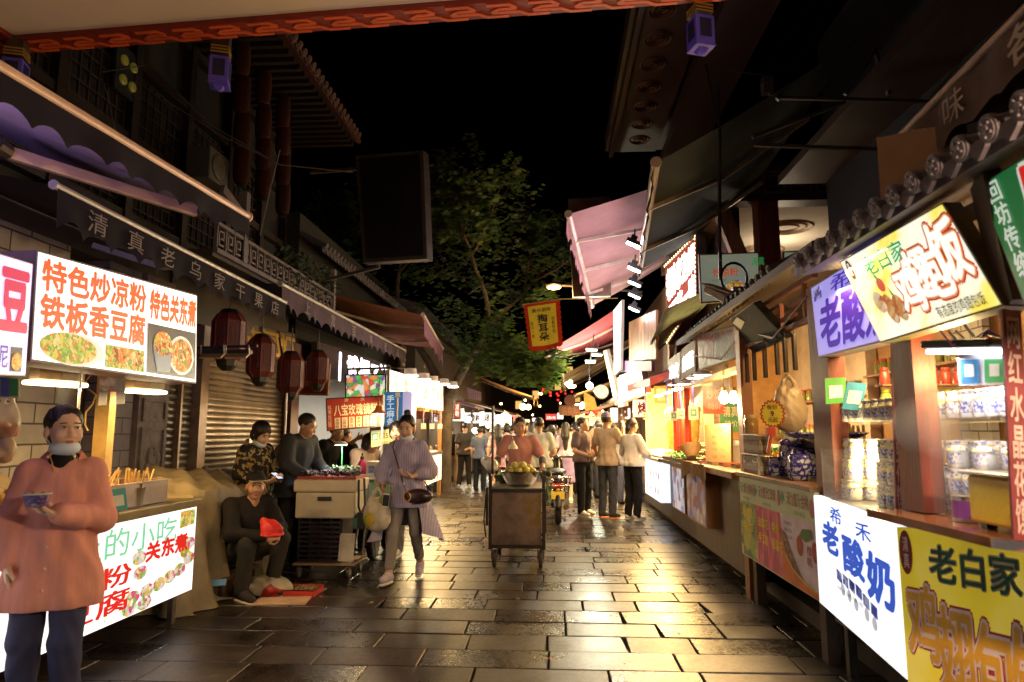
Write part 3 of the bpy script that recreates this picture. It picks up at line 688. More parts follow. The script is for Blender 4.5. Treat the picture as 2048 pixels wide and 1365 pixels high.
# balcony with fretwork
bal = thing('balcony', 'pale fretwork balcony edge with hanging plants above the shuttered shop', 'balcony', (-3.6, 9, 3.3))
m = MB(); m.bb(-4.6, -3.62, 6.9, 10.9, 3.32, 3.40); m.build('deck', MC['sooty lintel'], bal)
m = MB(); frm = mat('lilac grey fretwork', (.14, .12, .145), .6, 0, .2)
m.bb(-3.62, -3.57, 6.9, 10.9, 3.36, 3.41); m.bb(-3.62, -3.57, 6.9, 10.9, 3.66, 3.70)
for i in range(20):
    y0 = 6.9+i*.2
    for (a, b, c, d) in ((0, .02, 3.41, 3.66), (.04, .16, 3.45, 3.47), (.04, .06, 3.47, 3.6), (.06, .16, 3.6, 3.62), (.14, .16, 3.52, 3.6), (.09, .14, 3.52, 3.54)): m.bb(-3.61, -3.58, y0+a, y0+b, c, d)
m.build('fretwork', frm, bal)
m = MB(); m.bb(-3.66, -3.56, 10.75, 10.85, 3.4, 4.1); m.build('post', frm, bal); m = MB(); m.bb(-3.66, -3.56, 7.5, 7.6, 3.4, 4.25); m.bar((-3.61, 7.0, 4.1), (-3.61, 7.55, 3.95), .05, .1); m.build('post', frm, bal)
m = MB(); rv = random.Random(5)
leafm = mat('dark hanging leaves', (.035, .055, .02), .6, 0, .5)
for i in range(420):
    y0 = rv.uniform(8.6, 10.8); z0 = 3.95-abs(rv.gauss(0, .22)); x0 = -3.55+rv.uniform(-.15, .12); l = .07; a = rv.uniform(0, 6.3); t_ = rv.uniform(-1, 1)
    d1 = V(math.cos(a), math.sin(a), t_)*l; d2 = V(-math.sin(a), math.cos(a), .4)*l*.4; p = V(x0, y0, z0); m.add([p, p+d1*.5+d2, p+d1, p+d1*.5-d2], [(0, 1, 2, 3)])
m.build('hanging_foliage', leafm, bal)
# air-conditioner on the wall, and the four round lamps
ac = thing('air_conditioner', 'small white wall-mounted unit above the dark awnings', 'air conditioner', W(428, 335, X=-4.1)); p = W(428, 335, X=-4.1)
m = MB(); m.bb(p.x-.25, p.x+.05, p.y-.2, p.y+.28, p.z-.2, p.z+.2); m.build('casing', mat('dimmed white casing', (.05, .046, .042), .6), ac, bevel=.015)  # white casing coloured nearly black, so the unit looks unlit
m = MB(); m.lathe([(.15, 0), (.15, .015), (.12, .02)], (p.x+.05, p.y, p.z), 20, Matrix.Rotation(R(90), 3, 'Y')); m.build('fan_grille', dark_steel, ac)
p = W(252, 148, X=-4.55); sp_ = thing('window_plaque', 'black plaque with four pale round discs on the dim wall', 'plaque', p)
m = MB(); m.bb(p.x-.02, p.x+.02, p.y-.2, p.y+.2, p.z-.26, p.z+.26); m.build('plate', black, sp_)
for i in (-1, 1):
    for j in (-1, 1):
        m = MB(); m.lathe([(.055, 0), (.055, .02), (.04, .03)], (p.x+.02, p.y+i*.08, p.z+j*.11), 16, Matrix.Rotation(R(90), 3, 'Y')); m.build('disc', glow('dim olive disc', (.25, .22, .03), .16), sp_)
for i, pts in enumerate((((125, 100), (190, 120), (215, 190), (230, 260)), ((185, 110), (200, 160), (195, 240)), ((100, 160), (300, 130), (420, 250), (560, 330)), ((330, 200), (440, 270), (560, 330), (705, 345)), ((520, 470), (540, 380), (560, 300)))):
    o = thing('hanging_wire', ('loose wire dropping down the dim brick wall', 'second loose wire on the dim brick wall', 'long slack wire under the red lattice windows', 'slack wire running from the lattice windows past the dark signboard', 'wire hanging from the fretwork balcony')[i], 'wire', W(*pts[0], Y=6.4)); m = MB(); m.tube([W(*p, Y=6.4) for p in pts], .006, 5); m.build('wire', mat('grey wire', (.12, .11, .10), .6), o)
# strings of paper lanterns on the upper floor
lant_m = stripes('ribbed faded lantern paper', (.055, .010, .004), (.025, .005, .003), 9, 'Z', .7)
def lantern_small():
    t = thing('hanging_lantern', 'x', 'lantern', (0, 0, 0), 'strings of long ribbed lanterns on the upper floor')
    m = MB(); m.lathe([(.05, -.26), (.085, -.24), (.105, -.16), (.11, 0), (.105, .16), (.085, .24), (.05, .26)], (0, 0, 0), 14); m.build('paper', lant_m, t, True)
    m = MB(); m.lathe([(.05, .26), (.055, .30), (.02, .31)], (0, 0, 0), 10); m.lathe([(.05, -.26), (.055, -.29), (.02, -.30)], (0, 0, 0), 10); m.tube([(0, 0, .3), (0, 0, .40)], .006, 5); m.build('cap', black, t)
    return t
pr = lantern_small(); first = True
for px, ys, w_ in ((484, (115, 190, 262, 330), 'dim long ribbed lantern in the column nearest the purple pendant'), (527, (175, 245, 308, 360), 'dim long ribbed lantern in the middle column on the upper floor'), (566, (225, 280, 340, 395), 'dim long ribbed lantern in the column farthest from the purple pendant')):
    for i, yy in enumerate(ys):
        p = W(px, yy, X=-3.95); lab = w_+', '+('topmost', 'second from top', 'third from top', 'lowest')[i]
        o = pr if first else dup(pr); first = False; o.location = p; o['label'] = lab
# ---------------------------------------------------------------- archway overhead
ar = thing('archway', 'archway roof overhead with cream soffit and red fretwork border', 'archway', (-1, 4.63, 4.6)); ar.rotation_euler.z = R(-3.7)
m = MB(); m.bb(-4.30, 3.9, .4, 4.63, 4.60, 4.75); m.build('soffit', mat('cream painted soffit', (.80, .68, .55), .8, 0, .08, 1.2, .08), ar)
redb = mat('vermilion border', (.20, .018, .008), .55, 0, .2)
m = MB(); m.bb(-4.7, 3.9, 4.632, 4.82, 4.56, 4.72); m.bb(-4.7, -4.302, .4, 4.63, 4.56, 4.72); bd_ = m.build('border', redb, ar)
m = MB(); z = 4.556
for i in range(26):      # interlocking meander
    x0 = -4.5+i*.31
    zz = z-.0004*(i % 3)
    for j, (x1, y1, x2, y2) in enumerate(((0, .03, .17, .03), (.16, .025, .22, .075), (.22, .08, .08, .08), (.08, .08, .03, .115), (.03, .12, .24, .12), (.24, .12, .29, .16), (.29, .165, .46, .165))):
        m.bar((x0+x1, 4.633+y1, zz-j*.00005), (x0+x2, 4.633+y2, zz-j*.00005), .030, .008)
m.build('meander_pattern', mat('orange border paint', (.62, .10, .02), .55, 0, .15), bd_)
m = MB(); m.bb(-4.7, 3.9, .4, 4.81, 4.76, 5.4); m.build('roof_beam', dark_wood, ar)
def pendant(p, label, s=1.0):
    t = thing('wooden_pendant', label, 'pendant', p, 'painted pendants under the archway'); x, y, z = p; a = Matrix.Rotation(R(18), 3, 'Z')
    m = MB(); m.box((x, y, z+.34), (.21, .21, .36), a); m.build('neck', dark_wood, t)
    m = MB()
    for i in range(3): m.box((x, y, z+.17+i*.03), (.225, .225, .012), a)
    m.build('gilt_band', mat('worn gilt', (.45, .28, .05), .4, .3), t)
    m = MB(); m.box((x, y, z), (.24, .24, .26), a); m.box((x, y, z-.14), (.255, .255, .02), a); b = m.build('violet_block', mat('violet paint', (.10, .07, .56), .5, 0, .12), t, bevel=.01)
    m = MB()
    for k in range(4):
        r_ = Matrix.Rotation(R(18+90*k), 3, 'Z'); m.box(Vector((x, y, z))+r_ @ V(0, -.1205, .01), (.15, .006, .17), r_)
    m.build('dark_inset', mat('deep blue paint', (.012, .012, .06), .5, 0, .1), b)
    m = MB(); m.lathe([(.09, -.15), (.06, -.18), (.0, -.2)], (x, y, z), 4, a); m.build('tip', MC['violet paint'], t); t.scale = (.62, .62, .85)
pendant(W(440, 145, Y=5.1), 'violet painted pendant hanging from the red border before the dark shophouse')
pendant(W(1401, 68, Y=4.75), 'violet painted pendant hanging at the end of the red border near the dark awning')
pendant(W(30, 150, Y=4.9), 'dark pendant with gilt bands half hidden behind the pale awning bar')
# ---------------------------------------------------------------- left awnings
lil = mat('lilac white awning cloth', (.74, .62, .86), .8, 0, .15, 3, .1)
dkc = mat('dark violet awning cloth', (.014, .011, .022), .8, 0, .25, 4, .15)
peach = mat('peach enamel tube', (.75, .52, .42), .4, .2, .1)
awning('awning', 'pale awning with dark scalloped edge over the white snack sign', (-2.6, 1.2, 3.08), (-2.6, 5.5, 3.28), (-4.28, 1.2, 3.72), (-4.28, 5.5, 3.75), lil, peach, .20, dkc, .26, .05, arms=0)
ab = thing('awning_bar', 'long peach enamelled bar under the pale awning', 'awning arm', (-3.3, 4.6, 3.2))
m = MB(); a, b = W(12, 304, X=-3.55), W(392, 424, X=-2.95); m.bar(a, b, .05, .085); m.build('bar', peach, ab, bevel=.008)
m = MB(); m.tube([a-V(0, .10, -.01), a], .06, 10); m.tube([b, b+V(.1, .1, 0)], .03, 8); m.build('elbow_joint', dark_steel, ab)
awning('awning', 'dark violet awning with pale words on its scalloped edge', (-3.2, 4.05, 3.03), (-3.2, 7.85, 2.99), (-4.28, 4.05, 3.28), (-4.28, 7.85, 3.28), dkc, alu, .27, dkc, .28, .02, words='清真老乌家干果店', wmat=mat('pale printed words', (.20, .17, .19), .7, 0, .2, 40), arms=1, bar_r=.026)
awning('awning', 'long dusty violet awning with faint words beyond the red lanterns', (-3.3, 7.95, 3.24), (-3.3, 14.9, 3.26), (-4.28, 7.95, 3.3), (-4.28, 14.9, 3.34), dkc, alu, .30, mat('dusty violet cloth', (.10, .075, .105), .85, 0, .25, 6, .2), .3, .02, words='上宫百年老店', wmat=mat('faint printed words', (.26, .23, .25), .7, 0, .2, 40), arms=0, bar_r=.03)
awning('awning', 'orange lit awning with purple hanging flap on folding arms', W(846, 630, Y=12.6), W(884, 697, Y=15.6), (-4.35, 12.0, 4.05), (-4.35, 16.2, 3.7), mat('orange violet cloth', (.42, .17, .09), .8, 0, .2), mat('pale arm enamel', (.6, .5, .42), .4, .2), .45, mat('mauve flap cloth', (.20, .11, .17), .85, 0, .2, 8, .3), .22, .05, arms=2)
# ---------------------------------------------------------------- left: snack stall with lit signs
def quadW(*c):
    return Quad(*[W(px, py, **({'Y': k} if k > 0 else {'X': k})) for px, py, k in c])
q = quadW((75, 500, 3.55), (395, 590, 5.5), (393, 768, 5.5), (62, 722, 3.55))
orange_ink = ink('orange red', (.78, .12, .01), .9)
violet = glow('violet lamp glass', (.55, .4, 1), 6); p = V(-3.02, 2.15, 2.52); o = thing('clip_lamp', 'violet lamp clipped on top of the lilac lit sign', 'lamp', p); m = MB(); m.box(p, (.05, .5, .04)); m.build('housing', black, o); m = MB(); m.box(p+V(0, 0, .025), (.04, .46, .01)); m.build('lamp_glass', violet, o); light('AREA', 'lamp_light', p+V(0, 0, .05), 26, (.60, .42, 1), o, .5, (.0, .35, 1), sy=.1)
o = sign_box('light_box_sign', 'large white lit sign with orange words and four food photos', q, white_lit, mat('mauve sign case', (.16, .12, .14), .5), .20, prints=[
    (orange_ink, TT([('特色炒凉粉', .02, .05, .585, .36, .035), ('铁板香豆腐', .02, .37, .585, .70, .035), ('特色关东煮', .61, .07, .985, .39, .045, {'slant': .12})])),
    (ink('dark photo ground', (.03, .025, .035), .5), lambda m, q: (m.poly(q, [(.60, .44), (.985, .44), (.985, .955), (.60, .955)]), m.poly(q, [(.595, .01), (.598, .01), (.598, .99), (.595, .99)])), 'photo'),
    (ink('white dish', (.8, .76, .7), .9), lambda m, q: (m.disc(q, .18, .84, .155, .155, .004), m.disc(q, .86, .72, .105, .21, .005)), 'plate'),
    (food_green(.9), lambda m, q: (m.disc(q, .16, .84, .135, .14, .006), m.poly(q, [(.34, .74), (.58, .74), (.58, .96), (.34, .96)], .005)), 'dish_photo'),
    (food_hot(.9), lambda m, q: (m.poly(q, [(.385, .75), (.56, .77), (.57, .92), (.36, .9)], .008), m.disc(q, .86, .72, .09, .18, .008), m.disc(q, .71, .63, .07, .13, .008)), 'dish_photo'),
    (ink('steel bowl photo', (.18, .2, .26), .7), lambda m, q: m.poly(q, [(.635, .66), (.79, .66), (.765, .92), (.67, .93)], .0065), 'bowl_photo')])
q = Quad(W(-140, 465, Y=2.35), W(67, 528, Y=2.98), W(52, 752, Y=2.98), W(-150, 745, Y=2.35))
sign_box('light_box_sign', 'lilac lit sign with big crimson words cut off by the frame', q, purple_lit, alu, .10, rim=.006, prints=[
    (ink('crimson', (.62, .01, .09), .9), TT([('卜豆', .30, .06, .97, .66, .05)])),
    (ink('deep blue', (.08, .05, .35), .8), TT([('泡呢', .45, .74, .77, .95, .02)])),
    (ink('dark photo ground', (.03, .025, .035), .5), lambda m, q: m.poly(q, [(.79, .76), (.93, .76), (.93, .97), (.79, .97)]), 'photo'),
    (food_noodle(.9), lambda m, q: m.disc(q, .86, .885, .06, .075, .006), 'dish_photo')])
st = thing('snack_stall', 'snack stall with olive counter edge and white lit front of green and red words', 'stall', (-2.9, 4.2, 0))
FX = -2.83; y0, y1 = 3.02, 5.38
m = MB(); m.bb(FX-.75, FX+.03, y0, y1+.02, .87, .93); m.build('counter_top', mat('olive metal edge', (.17, .13, .055), .45, .4, .2), st, bevel=.006)
m = MB(); m.bb(FX-.72, FX-.06, y0, y1, .22, .868); m.build('counter_body', dark_steel, st)
q = Quad((FX, y0, .865), (FX, y1, .865), (FX, y1, .235), (FX, y0, .235))
m = MB(); m.slab(q, .055); lf = m.build('lit_front', white_lit, st)
def P(mt, f, nm='lettering'): m = MB(); f(m, q); return m.build(nm, mt, lf)
P(ink('mint', (.22, .68, .42), .95), TT([('街上的小吃', .28, .04, .885, .36, .014), ('吴 味 香 豆 腐', .45, .90, .80, .97)]))
P(ink('scarlet', (.72, .02, .015), .9), TT([('凉粉', .36, .42, .66, .65, .026), ('豆腐', .36, .67, .66, .91, .026), ('关东煮', .72, .28, .955, .50, .05, {'wob': .0})]))
P(food_green(.95), lambda m, q: (m.poly(q, [(.90, .02), (.99, .02), (.99, .20), (.90, .22)]), m.disc(q, .94, .50, .03, .085, .004)), 'dish_photo')
P(mottle('sweets photo', [(.85, .8, .7), (.7, .1, .25), (.8, .6, .2), (.9, .85, .8), (.3, .5, .1), (.75, .75, .85)], 30, .95), lambda m, q: ([m.disc(q, a, b, .035, .075, .004) for a, b in ((.67, .82), (.74, .80), (.80, .78), (.86, .74), (.915, .70), (.965, .42), (.69, .42), (.70, .58), (.965, .60), (.66, .92), (.73, .92))]), 'dish_photo')
m = MB(); m.bb(FX-.7, FX-.66, y0+.05, y0+.1, 0, .22); m.build('leg', dark_steel, st); m = MB(); m.bb(FX-.12, FX-.08, y1-.12, y1-.07, 0, .22); m.build('leg', dark_steel, st)
m = MB(); m.bb(FX-.02, FX+.012, y0-.035, y0, .2, .868); m.build('edge_strip', mat('cream strip', (.6, .5, .4), .5), st)
pp = W(205, 880, Y=5.0); m = MB(); m.bb(pp.x-.05, pp.x+.06, pp.y-.04, pp.y+.04, .93, 2.0); m.build('post', mat('yellowed post', (.45, .30, .10), .5), st)
m = MB(); pl = W(153, 860, Y=4.3); m.tube([(pl.x, pl.y, .93), (pl.x, pl.y, 1.9)], .008, 6); m.build('thin_rod', alu, st)
# wares on the counter
def tub(mb, x0, x1, y0, y1, z0, z1, t=.01, flare=.02):
    for a, b, c, d in ((x0, x1, y0, y0+t), (x0, x1, y1-t, y1), (x0, x0+t, y0+t, y1-t), (x1-t, x1, y0+t, y1-t)): mb.bb(a, b, c, d, z0, z1)
    mb.bb(x0+t, x1-t, y0+t, y1-t, z0, z0+t)
    for a, b, c, d in ((x0-flare, x1+flare, y0-flare, y0), (x0-flare, x1+flare, y1, y1+flare), (x0-flare, x0, y0, y1), (x1, x1+flare, y0, y1)): mb.bb(a, b, c, d, z1-.008, z1)
tr = thing('steel_tray', 'long steel tray of simmering skewers on the snack counter', 'tray', (-3.05, 4.6, .932))
m = MB(); tub(m, -3.3, -2.93, 4.05, 5.12, .934, 1.10); m.build('tub', mat('lilac steel', (.34, .29, .30), .35, .7, .15), tr)
m = MB(); m.grid(lambda u, v: (-3.29+.35*u, 4.06+1.05*v, 1.06+.012*math.sin(u*21)*math.sin(v*37)), 20, 50); m.build('broth_and_food', mottle('simmering food', [(.55, .28, .05), (.7, .42, .1), (.45, .18, .03), (.75, .55, .25)], 26, 0, .3), tr, True)
rb = random.Random(11); pr = MB(); pr.tube([(0, 0, -.06), (0, 0, .13)], .0055, 6)
sk = thing('bamboo_skewer', 'bamboo skewer sticking up out of the steel tray', 'skewer', (0, 0, 0), 'bamboo skewers in the steel tray'); pr.build('stick', mat('bamboo', (.62, .38, .12), .55, 0, .15), sk)
m = MB(); m.ball((0, 0, -.03), (.022, .022, .03), 8); m.build('fish_ball', mat('fish cake', (.6, .36, .12), .5), sk)
for i in range(26):
    o = sk if i == 0 else dup(sk); o.location = (rb.uniform(-3.24, -2.97), 4.15+.92*((i*.618) % 1), 1.07); o.rotation_euler = (rb.uniform(-.75, -.15), rb.uniform(-.35, .35), 0)
p = W(197, 972, Y=4.62); cp = thing('paper_cup', 'white paper cup in the tall stack on the snack counter', 'cup', (p.x, p.y, .94), 'tall stack of white cups')
m = MB(); m.lathe([(.036, 0), (.046, .06), (.052, .062), (.052, .068), (.046, .068)], (0, 0, 0), 18); m.build('cup', mat('cup white', (.72, .66, .48), .5, 0, .08), cp, True); 
for i in range(27): (cp if i == 0 else dup(cp)).location = (p.x+.006*math.sin(i*.5), p.y+.006*math.cos(i*.37), .94+i*.0135)
o = thing('steel_pot', 'steel skewer pot beside the cup stack holding upright sticks', 'pot', (p.x+.12, p.y+.1, .934)); m = MB(); m.lathe([(.05, 0), (.06, .12), (.065, .125), (.058, .12)], (p.x+.17, p.y+.16, .934), 18); m.build('pot', steel, o, True)
m = MB()
for i in range(14): a = i*.9; m.tube([(p.x+.17+.03*math.cos(a), p.y+.16+.03*math.sin(a), .96), (p.x+.17+.05*math.cos(a), p.y+.16+.05*math.sin(a), 1.16+.02*math.sin(i*3))], .005, 5)
m.build('sticks', MC['bamboo'], o)
a = W(228, 1000, Y=4.18); o = card('green and blue payment card leaning on the steel tray', Quad(a+V(-.03, -.05, .06), a+V(.03, .06, .07), a+V(.05, .07, -.065), a+V(0, -.04, -.075)), paint('teal card', (.04, .30, .30)))
a = W(215, 1028, Y=4.05); m = MB(); m.bb(a.x-.07, a.x+.02, a.y-.2, a.y+.08, .932, .975); o = tag(m.build('shallow_box', mat('slate box', (.10, .09, .12), .5)), 'shallow slate box in front of the steel tray', 'box')
p = W(20, 1035, Y=3.95); o = thing('brass_pot', 'round brass pot with domed lid behind the pink shirted woman', 'pot', (p.x, p.y, .93)); br = mat('brass', (.55, .33, .08), .3, .9)
m = MB(); m.lathe([(.10, 0), (.14, .03), (.15, .09), (.13, .10)], (p.x-.02, p.y, .934), 24); m.build('pot', br, o, True); m = MB(); m.lathe([(.14, .1), (.10, .14), (.03, .16), (.02, .18), (.0, .185)], (p.x-.02, p.y, .934), 24); m.build('lid', br, o, True)
# next stall at the frame's edge
o = thing('snack_stall', 'neighbouring stall with white lit front and orange food photo at the frame edge', 'stall', (-2.85, 2.2, 0))
m = MB(); m.bb(-3.5, -2.82, 1.3, 2.86, .95, 1.0); m.build('counter_top', MC['olive metal edge'], o); m = MB(); m.bb(-3.45, -2.9, 1.3, 2.86, .3, .949); m.build('counter_body', dark_steel, o)
q = Quad((-2.84, 1.3, .94), (-2.84, 2.86, .94), (-2.84, 2.86, .33), (-2.84, 1.3, .33)); m = MB(); m.slab(q, .055); f = m.build('lit_front', white_lit, o); m = MB(); m.disc(q, .95, .2, .06, .14); m.disc(q, .97, .6, .03, .1); m.build('dish_photo', food_hot(.9), f)
m = MB(); m.bb(-3.4, -3.36, 1.4, 1.44, 0, .3); m.build('leg', dark_steel, o)
def bag(label, c, r, h, mt, cat='bag', extra=None, name='plastic_bag'):
    s = Solid(); c = np.array(c); s.ell(c-[0, 0, h*.08], (r, r*.7, h*.30), .03); s.ell(c+[0, 0, h*.12], (r*.85, r*.5, h*.25), .05)
    for i in (-1, 1): s.chain([c+[i*r*.5, 0, h*.28], c+[i*r*.28, 0, h*.46], c+[0, 0, h*.58]], [r*.22, r*.12, r*.10], .02)
    s.fold = lambda X, Y, Z: .005*np.sin(X*85+Z*45+3*np.sin(Y*40))*np.sin(Y*60+Z*25)
    t = thing(name, label, cat, tuple(c-[0, 0, h*.4])); solid_obj('bag_body', [(*s.mesh(.012), 0)], [mt], t); return t
clearp = glassm('clear plastic film', (.75, .70, .6), .45, .3)
p = W(12, 845, Y=3.6); t = bag('hanging clear bag of orange snacks near the whitewashed wall', p, .07, .27, clearp)
rb = random.Random(2); m = MB()
for i in range(12): m.ball((p.x+rb.uniform(-.035, .035), p.y+rb.uniform(-.03, .03), p.z-.03+rb.uniform(-.03, .03)), .022, 8)
m.build('snacks', mat('orange snack', (.62, .20, .05), .4), t, True)
p = W(8, 900, Y=3.6); bag('hanging pale bag under the orange snack bag', p, .06, .2, mat('milky plastic', (.6, .5, .33), .35, 0, .1))
# lamps under the white sign
def stall_lamp(p, label, L, d, power, group):
    t = thing('stall_lamp', label, 'lamp', p, group); p = Vector(p); d = Vector(d).normalized(); m = MB()
    m.bar(p-d*L*.4+V(0, 0, .085), p+d*L*.0+V(0, 0, .085), .1, .10); m.build('control_box', mat('tan lamp housing', (.36, .24, .12), .5), t)
    m = MB(); m.bar(p+d*L*.0+V(0, 0, .085), p+d*L*.42+V(0, 0, .085), .11, .10); m.build('ribbed_heatsink', mat('grey heat sink', (.32, .28, .22), .5, .3, bmp=.6, bscale=90), t)
    m = MB(); m.bar(p-d*L*.5+V(0, 0, .012), p+d*L*.5+V(0, 0, .012), .13, .03); m.build('lamp_glass', warm_lamp, t, bevel=.012)
    m = MB(); m.tube([p-d*L*.3+V(0, 0, .13), p-d*L*.3+V(0, 0, .26)], .012, 6); m.build('hanger', black, t)
    light('AREA', 'lamp_light', p+V(0, 0, -.02), power*1.8, WARM, t, L, (0, 0, -1), sy=.12)
    return t
stall_lamp(W(112, 772, Y=4.3), 'flat warm lamp under the white sign, above the pink shirted woman', .37, (.3, 1, 0), 12, 'flat warm lamps under the white sign')
stall_lamp(W(288, 787, Y=5.2), 'flat warm lamp under the white sign, above the skewer tray', .34, (.3, 1, 0), 12, 'flat warm lamps under the white sign')
q = Quad(W(200, 752, Y=4.75), W(250, 756, Y=4.78), W(250, 784, Y=4.78), W(198, 784, Y=4.75)); o = thing('payment_card', 'red and grey sheet with two hanging payment cards under the white sign', 'payment card', q.at(.5, 1)); m = MB(); m.slab(q, .004); m.build('sheet', mottle('worn printed sheet', [(.5, .2, .18), (.35, .33, .36), (.5, .45, .4), (.3, .32, .3)], 25), o)
for a, b in ((.0, .3), (.66, .98)): m = MB(); m.slab(q, .004, a, .95, b, 1.85); m.build('card', mat('blue grey card', (.30, .32, .38), .4), o)
q = Quad(W(0, 752, Y=3.05), W(38, 757, Y=3.05), W(38, 797, Y=3.05), W(0, 796, Y=3.05)); o = thing('payment_card', 'blue and green payment cards hanging under the lilac sign', 'payment card', q.at(.5, 1)); m = MB(); m.slab(q, .004); b = m.build('sheet', paint('sheet cream', (.5, .45, .36)), o); m = MB(); m.slab(q, .002, .04, .05, .5, .93, d=.003); m.build('blue_card', paint('card navy', (.07, .09, .3)), b); m = MB(); m.slab(q, .002, .54, .05, .97, .9, d=.003); m.build('green_card', paint('card green', (.04, .2, .06)), b)
o = thing('cable', 'pale looping cable beside the yellowed stall post', 'cable', W(180, 760, Y=4.9)); m = MB(); m.tube([W(a, b, Y=4.9) for a, b in ((182, 750), (172, 762), (176, 778), (192, 790), (186, 808), (172, 825), (170, 850), (176, 862))], .006, 6); m.build('wire', mat('yellow cable', (.5, .36, .1), .5), o)
# ---------------------------------------------------------------- tarpaulins
def tarp(label, x0, x1, y0, y1, hf, mt, n=(44, 60), name='tarpaulin'):
    def f(u, v):
        x, y = x0+(x1-x0)*u, y0+(y1-y0)*v; e = min(u, 1-u, v, 1-v); s = min(1, e/.12); s = s*s*(3-2*s)
        z = hf(u, v)*s + .035*math.sin(x*9+2*math.sin(y*6))*math.sin(y*7.5+x*3)*s + .02*math.sin(x*23+y*17)*s + .012*math.sin(31*y-11*x)
        w_ = (1-s)*.06; return (x+w_*math.sin(y*19), y+w_*math.sin(x*17), max(.006, z))
    t = thing(name, label, 'tarpaulin', ((x0+x1)/2, (y0+y1)/2, 0)); m = MB(); m.grid(f, *n); m.build('sheet', mt, t, True); return t
tm = mat('khaki tarpaulin', (.24, .19, .11), .7, 0, .3, 4, .5, 22); tg = mat('grey tarpaulin', (.11, .095, .085), .6, 0, .3, 4, .5, 22)
tarp('khaki tarpaulin draped over goods beside the seated man', -4.2, -2.86, 5.45, 7.35, lambda u, v: .84+.28*max(0, math.sin((1-u)*2.6))*(.4+.6*v)+.08*math.sin(v*5), tm)
tarp('grey tarpaulin bundle against the wide roller shutter', -4.15, -3.05, 7.5, 8.7, lambda u, v: .72+.22*math.sin(v*3+1)+.1*(1-u), tg)
tarp('grey domed tarpaulin behind the floral dressed woman', -4.1, -2.95, 8.75, 10.3, lambda u, v: .65+.62*math.sin(math.pi*u)*math.sin(math.pi*v)+.15, tg)
tarp('khaki tarpaulin over stock behind the snack counter', -4.2, -3.65, 2.2, 5.4, lambda u, v: .95+.16*math.sin(v*9), tm)
# ---------------------------------------------------------------- red lanterns and signs of the shuttered shop
def octa_lantern(p, label, s=1.0):
    t = thing('red_lantern', label, 'lantern', p, 'red eight-sided lanterns before the shuttered shop'); x, y, z = p; k = s
    m = MB(); m.lathe([(.115*k, -.25*k), (.17*k, -.18*k), (.17*k, .17*k), (.12*k, .25*k)], (x, y, z), 8); b = m.build('paper', mat('red lantern paper', (.085, .010, .008), .55, 0, .2, 4, .1), t)
    m = MB()
    for i in range(8):
        a = 2*math.pi*(i+.5)/8; c_, s_ = math.cos(a), math.sin(a); m.tube([(x+.117*k*c_, y+.117*k*s_, z-.25*k), (x+.173*k*c_, y+.173*k*s_, z-.18*k), (x+.173*k*c_, y+.173*k*s_, z+.17*k), (x+.122*k*c_, y+.122*k*s_, z+.25*k)], .006*k, 5)
    m.build('rib', mat('red lacquer', (.20, .02, .014), .35), b)
    m = MB(); m.lathe([(.12*k, .25*k), (.08*k, .30*k), (.03*k, .31*k)], (x, y, z), 8); m.lathe([(.115*k, -.25*k), (.10*k, -.31*k), (.05*k, -.36*k)], (x, y, z), 8); m.tube([(x, y, z+.3*k), (x, y, z+.62*k)], .006, 5); m.build('cap', mat('black lantern wood', (.015, .012, .011), .5), t)
    m = MB()
    for i, a in enumerate((R(-67.5-45), R(-22.5), R(-67.5))):
        c_, s_ = math.cos(a), math.sin(a); n_ = V(c_, s_, 0); e_ = V(-s_, c_, 0); o_ = V(x, y, z)+n_*.159*k; q = Quad(o_-e_*.05*k+V(0, 0, .15*k), o_+e_*.05*k+V(0, 0, .15*k), o_+e_*.05*k-V(0, 0, .15*k), o_-e_*.05*k-V(0, 0, .15*k)); text(m, q, '古河灯', 0, 0, 1, 1, .01, True, d=.004)
    m.build('lettering', mat('faded blue ink', (.05, .03, .09), .6), b)
octa_lantern(W(457, 675, Y=7.9), 'darkest red lantern, half hidden behind the twin unlit lamp panels', 1.12)
octa_lantern(W(522, 716, Y=8.4), 'red lantern with blue words beside the twin unlit lamp panels')
octa_lantern(W(581, 748, Y=8.9), 'lowest hanging red lantern, just before the dark red shop board')
octa_lantern(W(636, 738, Y=9.6), 'red lantern nearest the white lit shop interior', .9)
q = Quad(W(478, 640, Y=9.2), W(590, 668, Y=10.6), W(585, 735, Y=10.6), W(470, 700, Y=9.2)); q.p[2] += V(.12, 0, 0); q.p[3] += V(.12, 0, 0)
sign_box('shop_sign', 'dark wooden shop sign with three tilted plaques of gold words', q, dark_wood, dark_wood, .08, prints=[(mat('brown plaque', (.14, .10, .075), .5), lambda m, q: [m.slab(q, .02, a, .06, a+.24, .95, d=.02) for a in (.05, .36, .67)], 'plaque'), (mat('gold leaf', (.55, .32, .05), .4, .3), TT([('古河灯', .03, .08, .95, .92, .03, {'d': .026})]))])
for i, (px, w_) in enumerate(((420, 'nearer'), (470, 'farther'))):
    p = W(px+5, 712, Y=7.3); t = thing('floodlight', 'unlit tan floodlight panel on the black rail, '+('hidden end, beside the shutter' if i == 0 else 'beside the red lantern'), 'lamp', p, 'twin unlit floodlight panels')
    m = MB(); m.box(p, (.24, .12, .02), Matrix.Rotation(R(30), 3, 'X')); m.build('panel', mat('tan lamp panel', (.42, .30, .18), .5, emit=.0), t); m = MB(); m.box(p+V(0, .05, .05), (.25, .1, .04)); m.build('housing', black, t)
    m = MB(); m.bar(p+V(-.13, 0, .02), p+V(-.14, 0, .12), .012); m.bar(p+V(.13, 0, .02), p+V(.12, 0, .12), .012); m.build('bracket', alu, t)
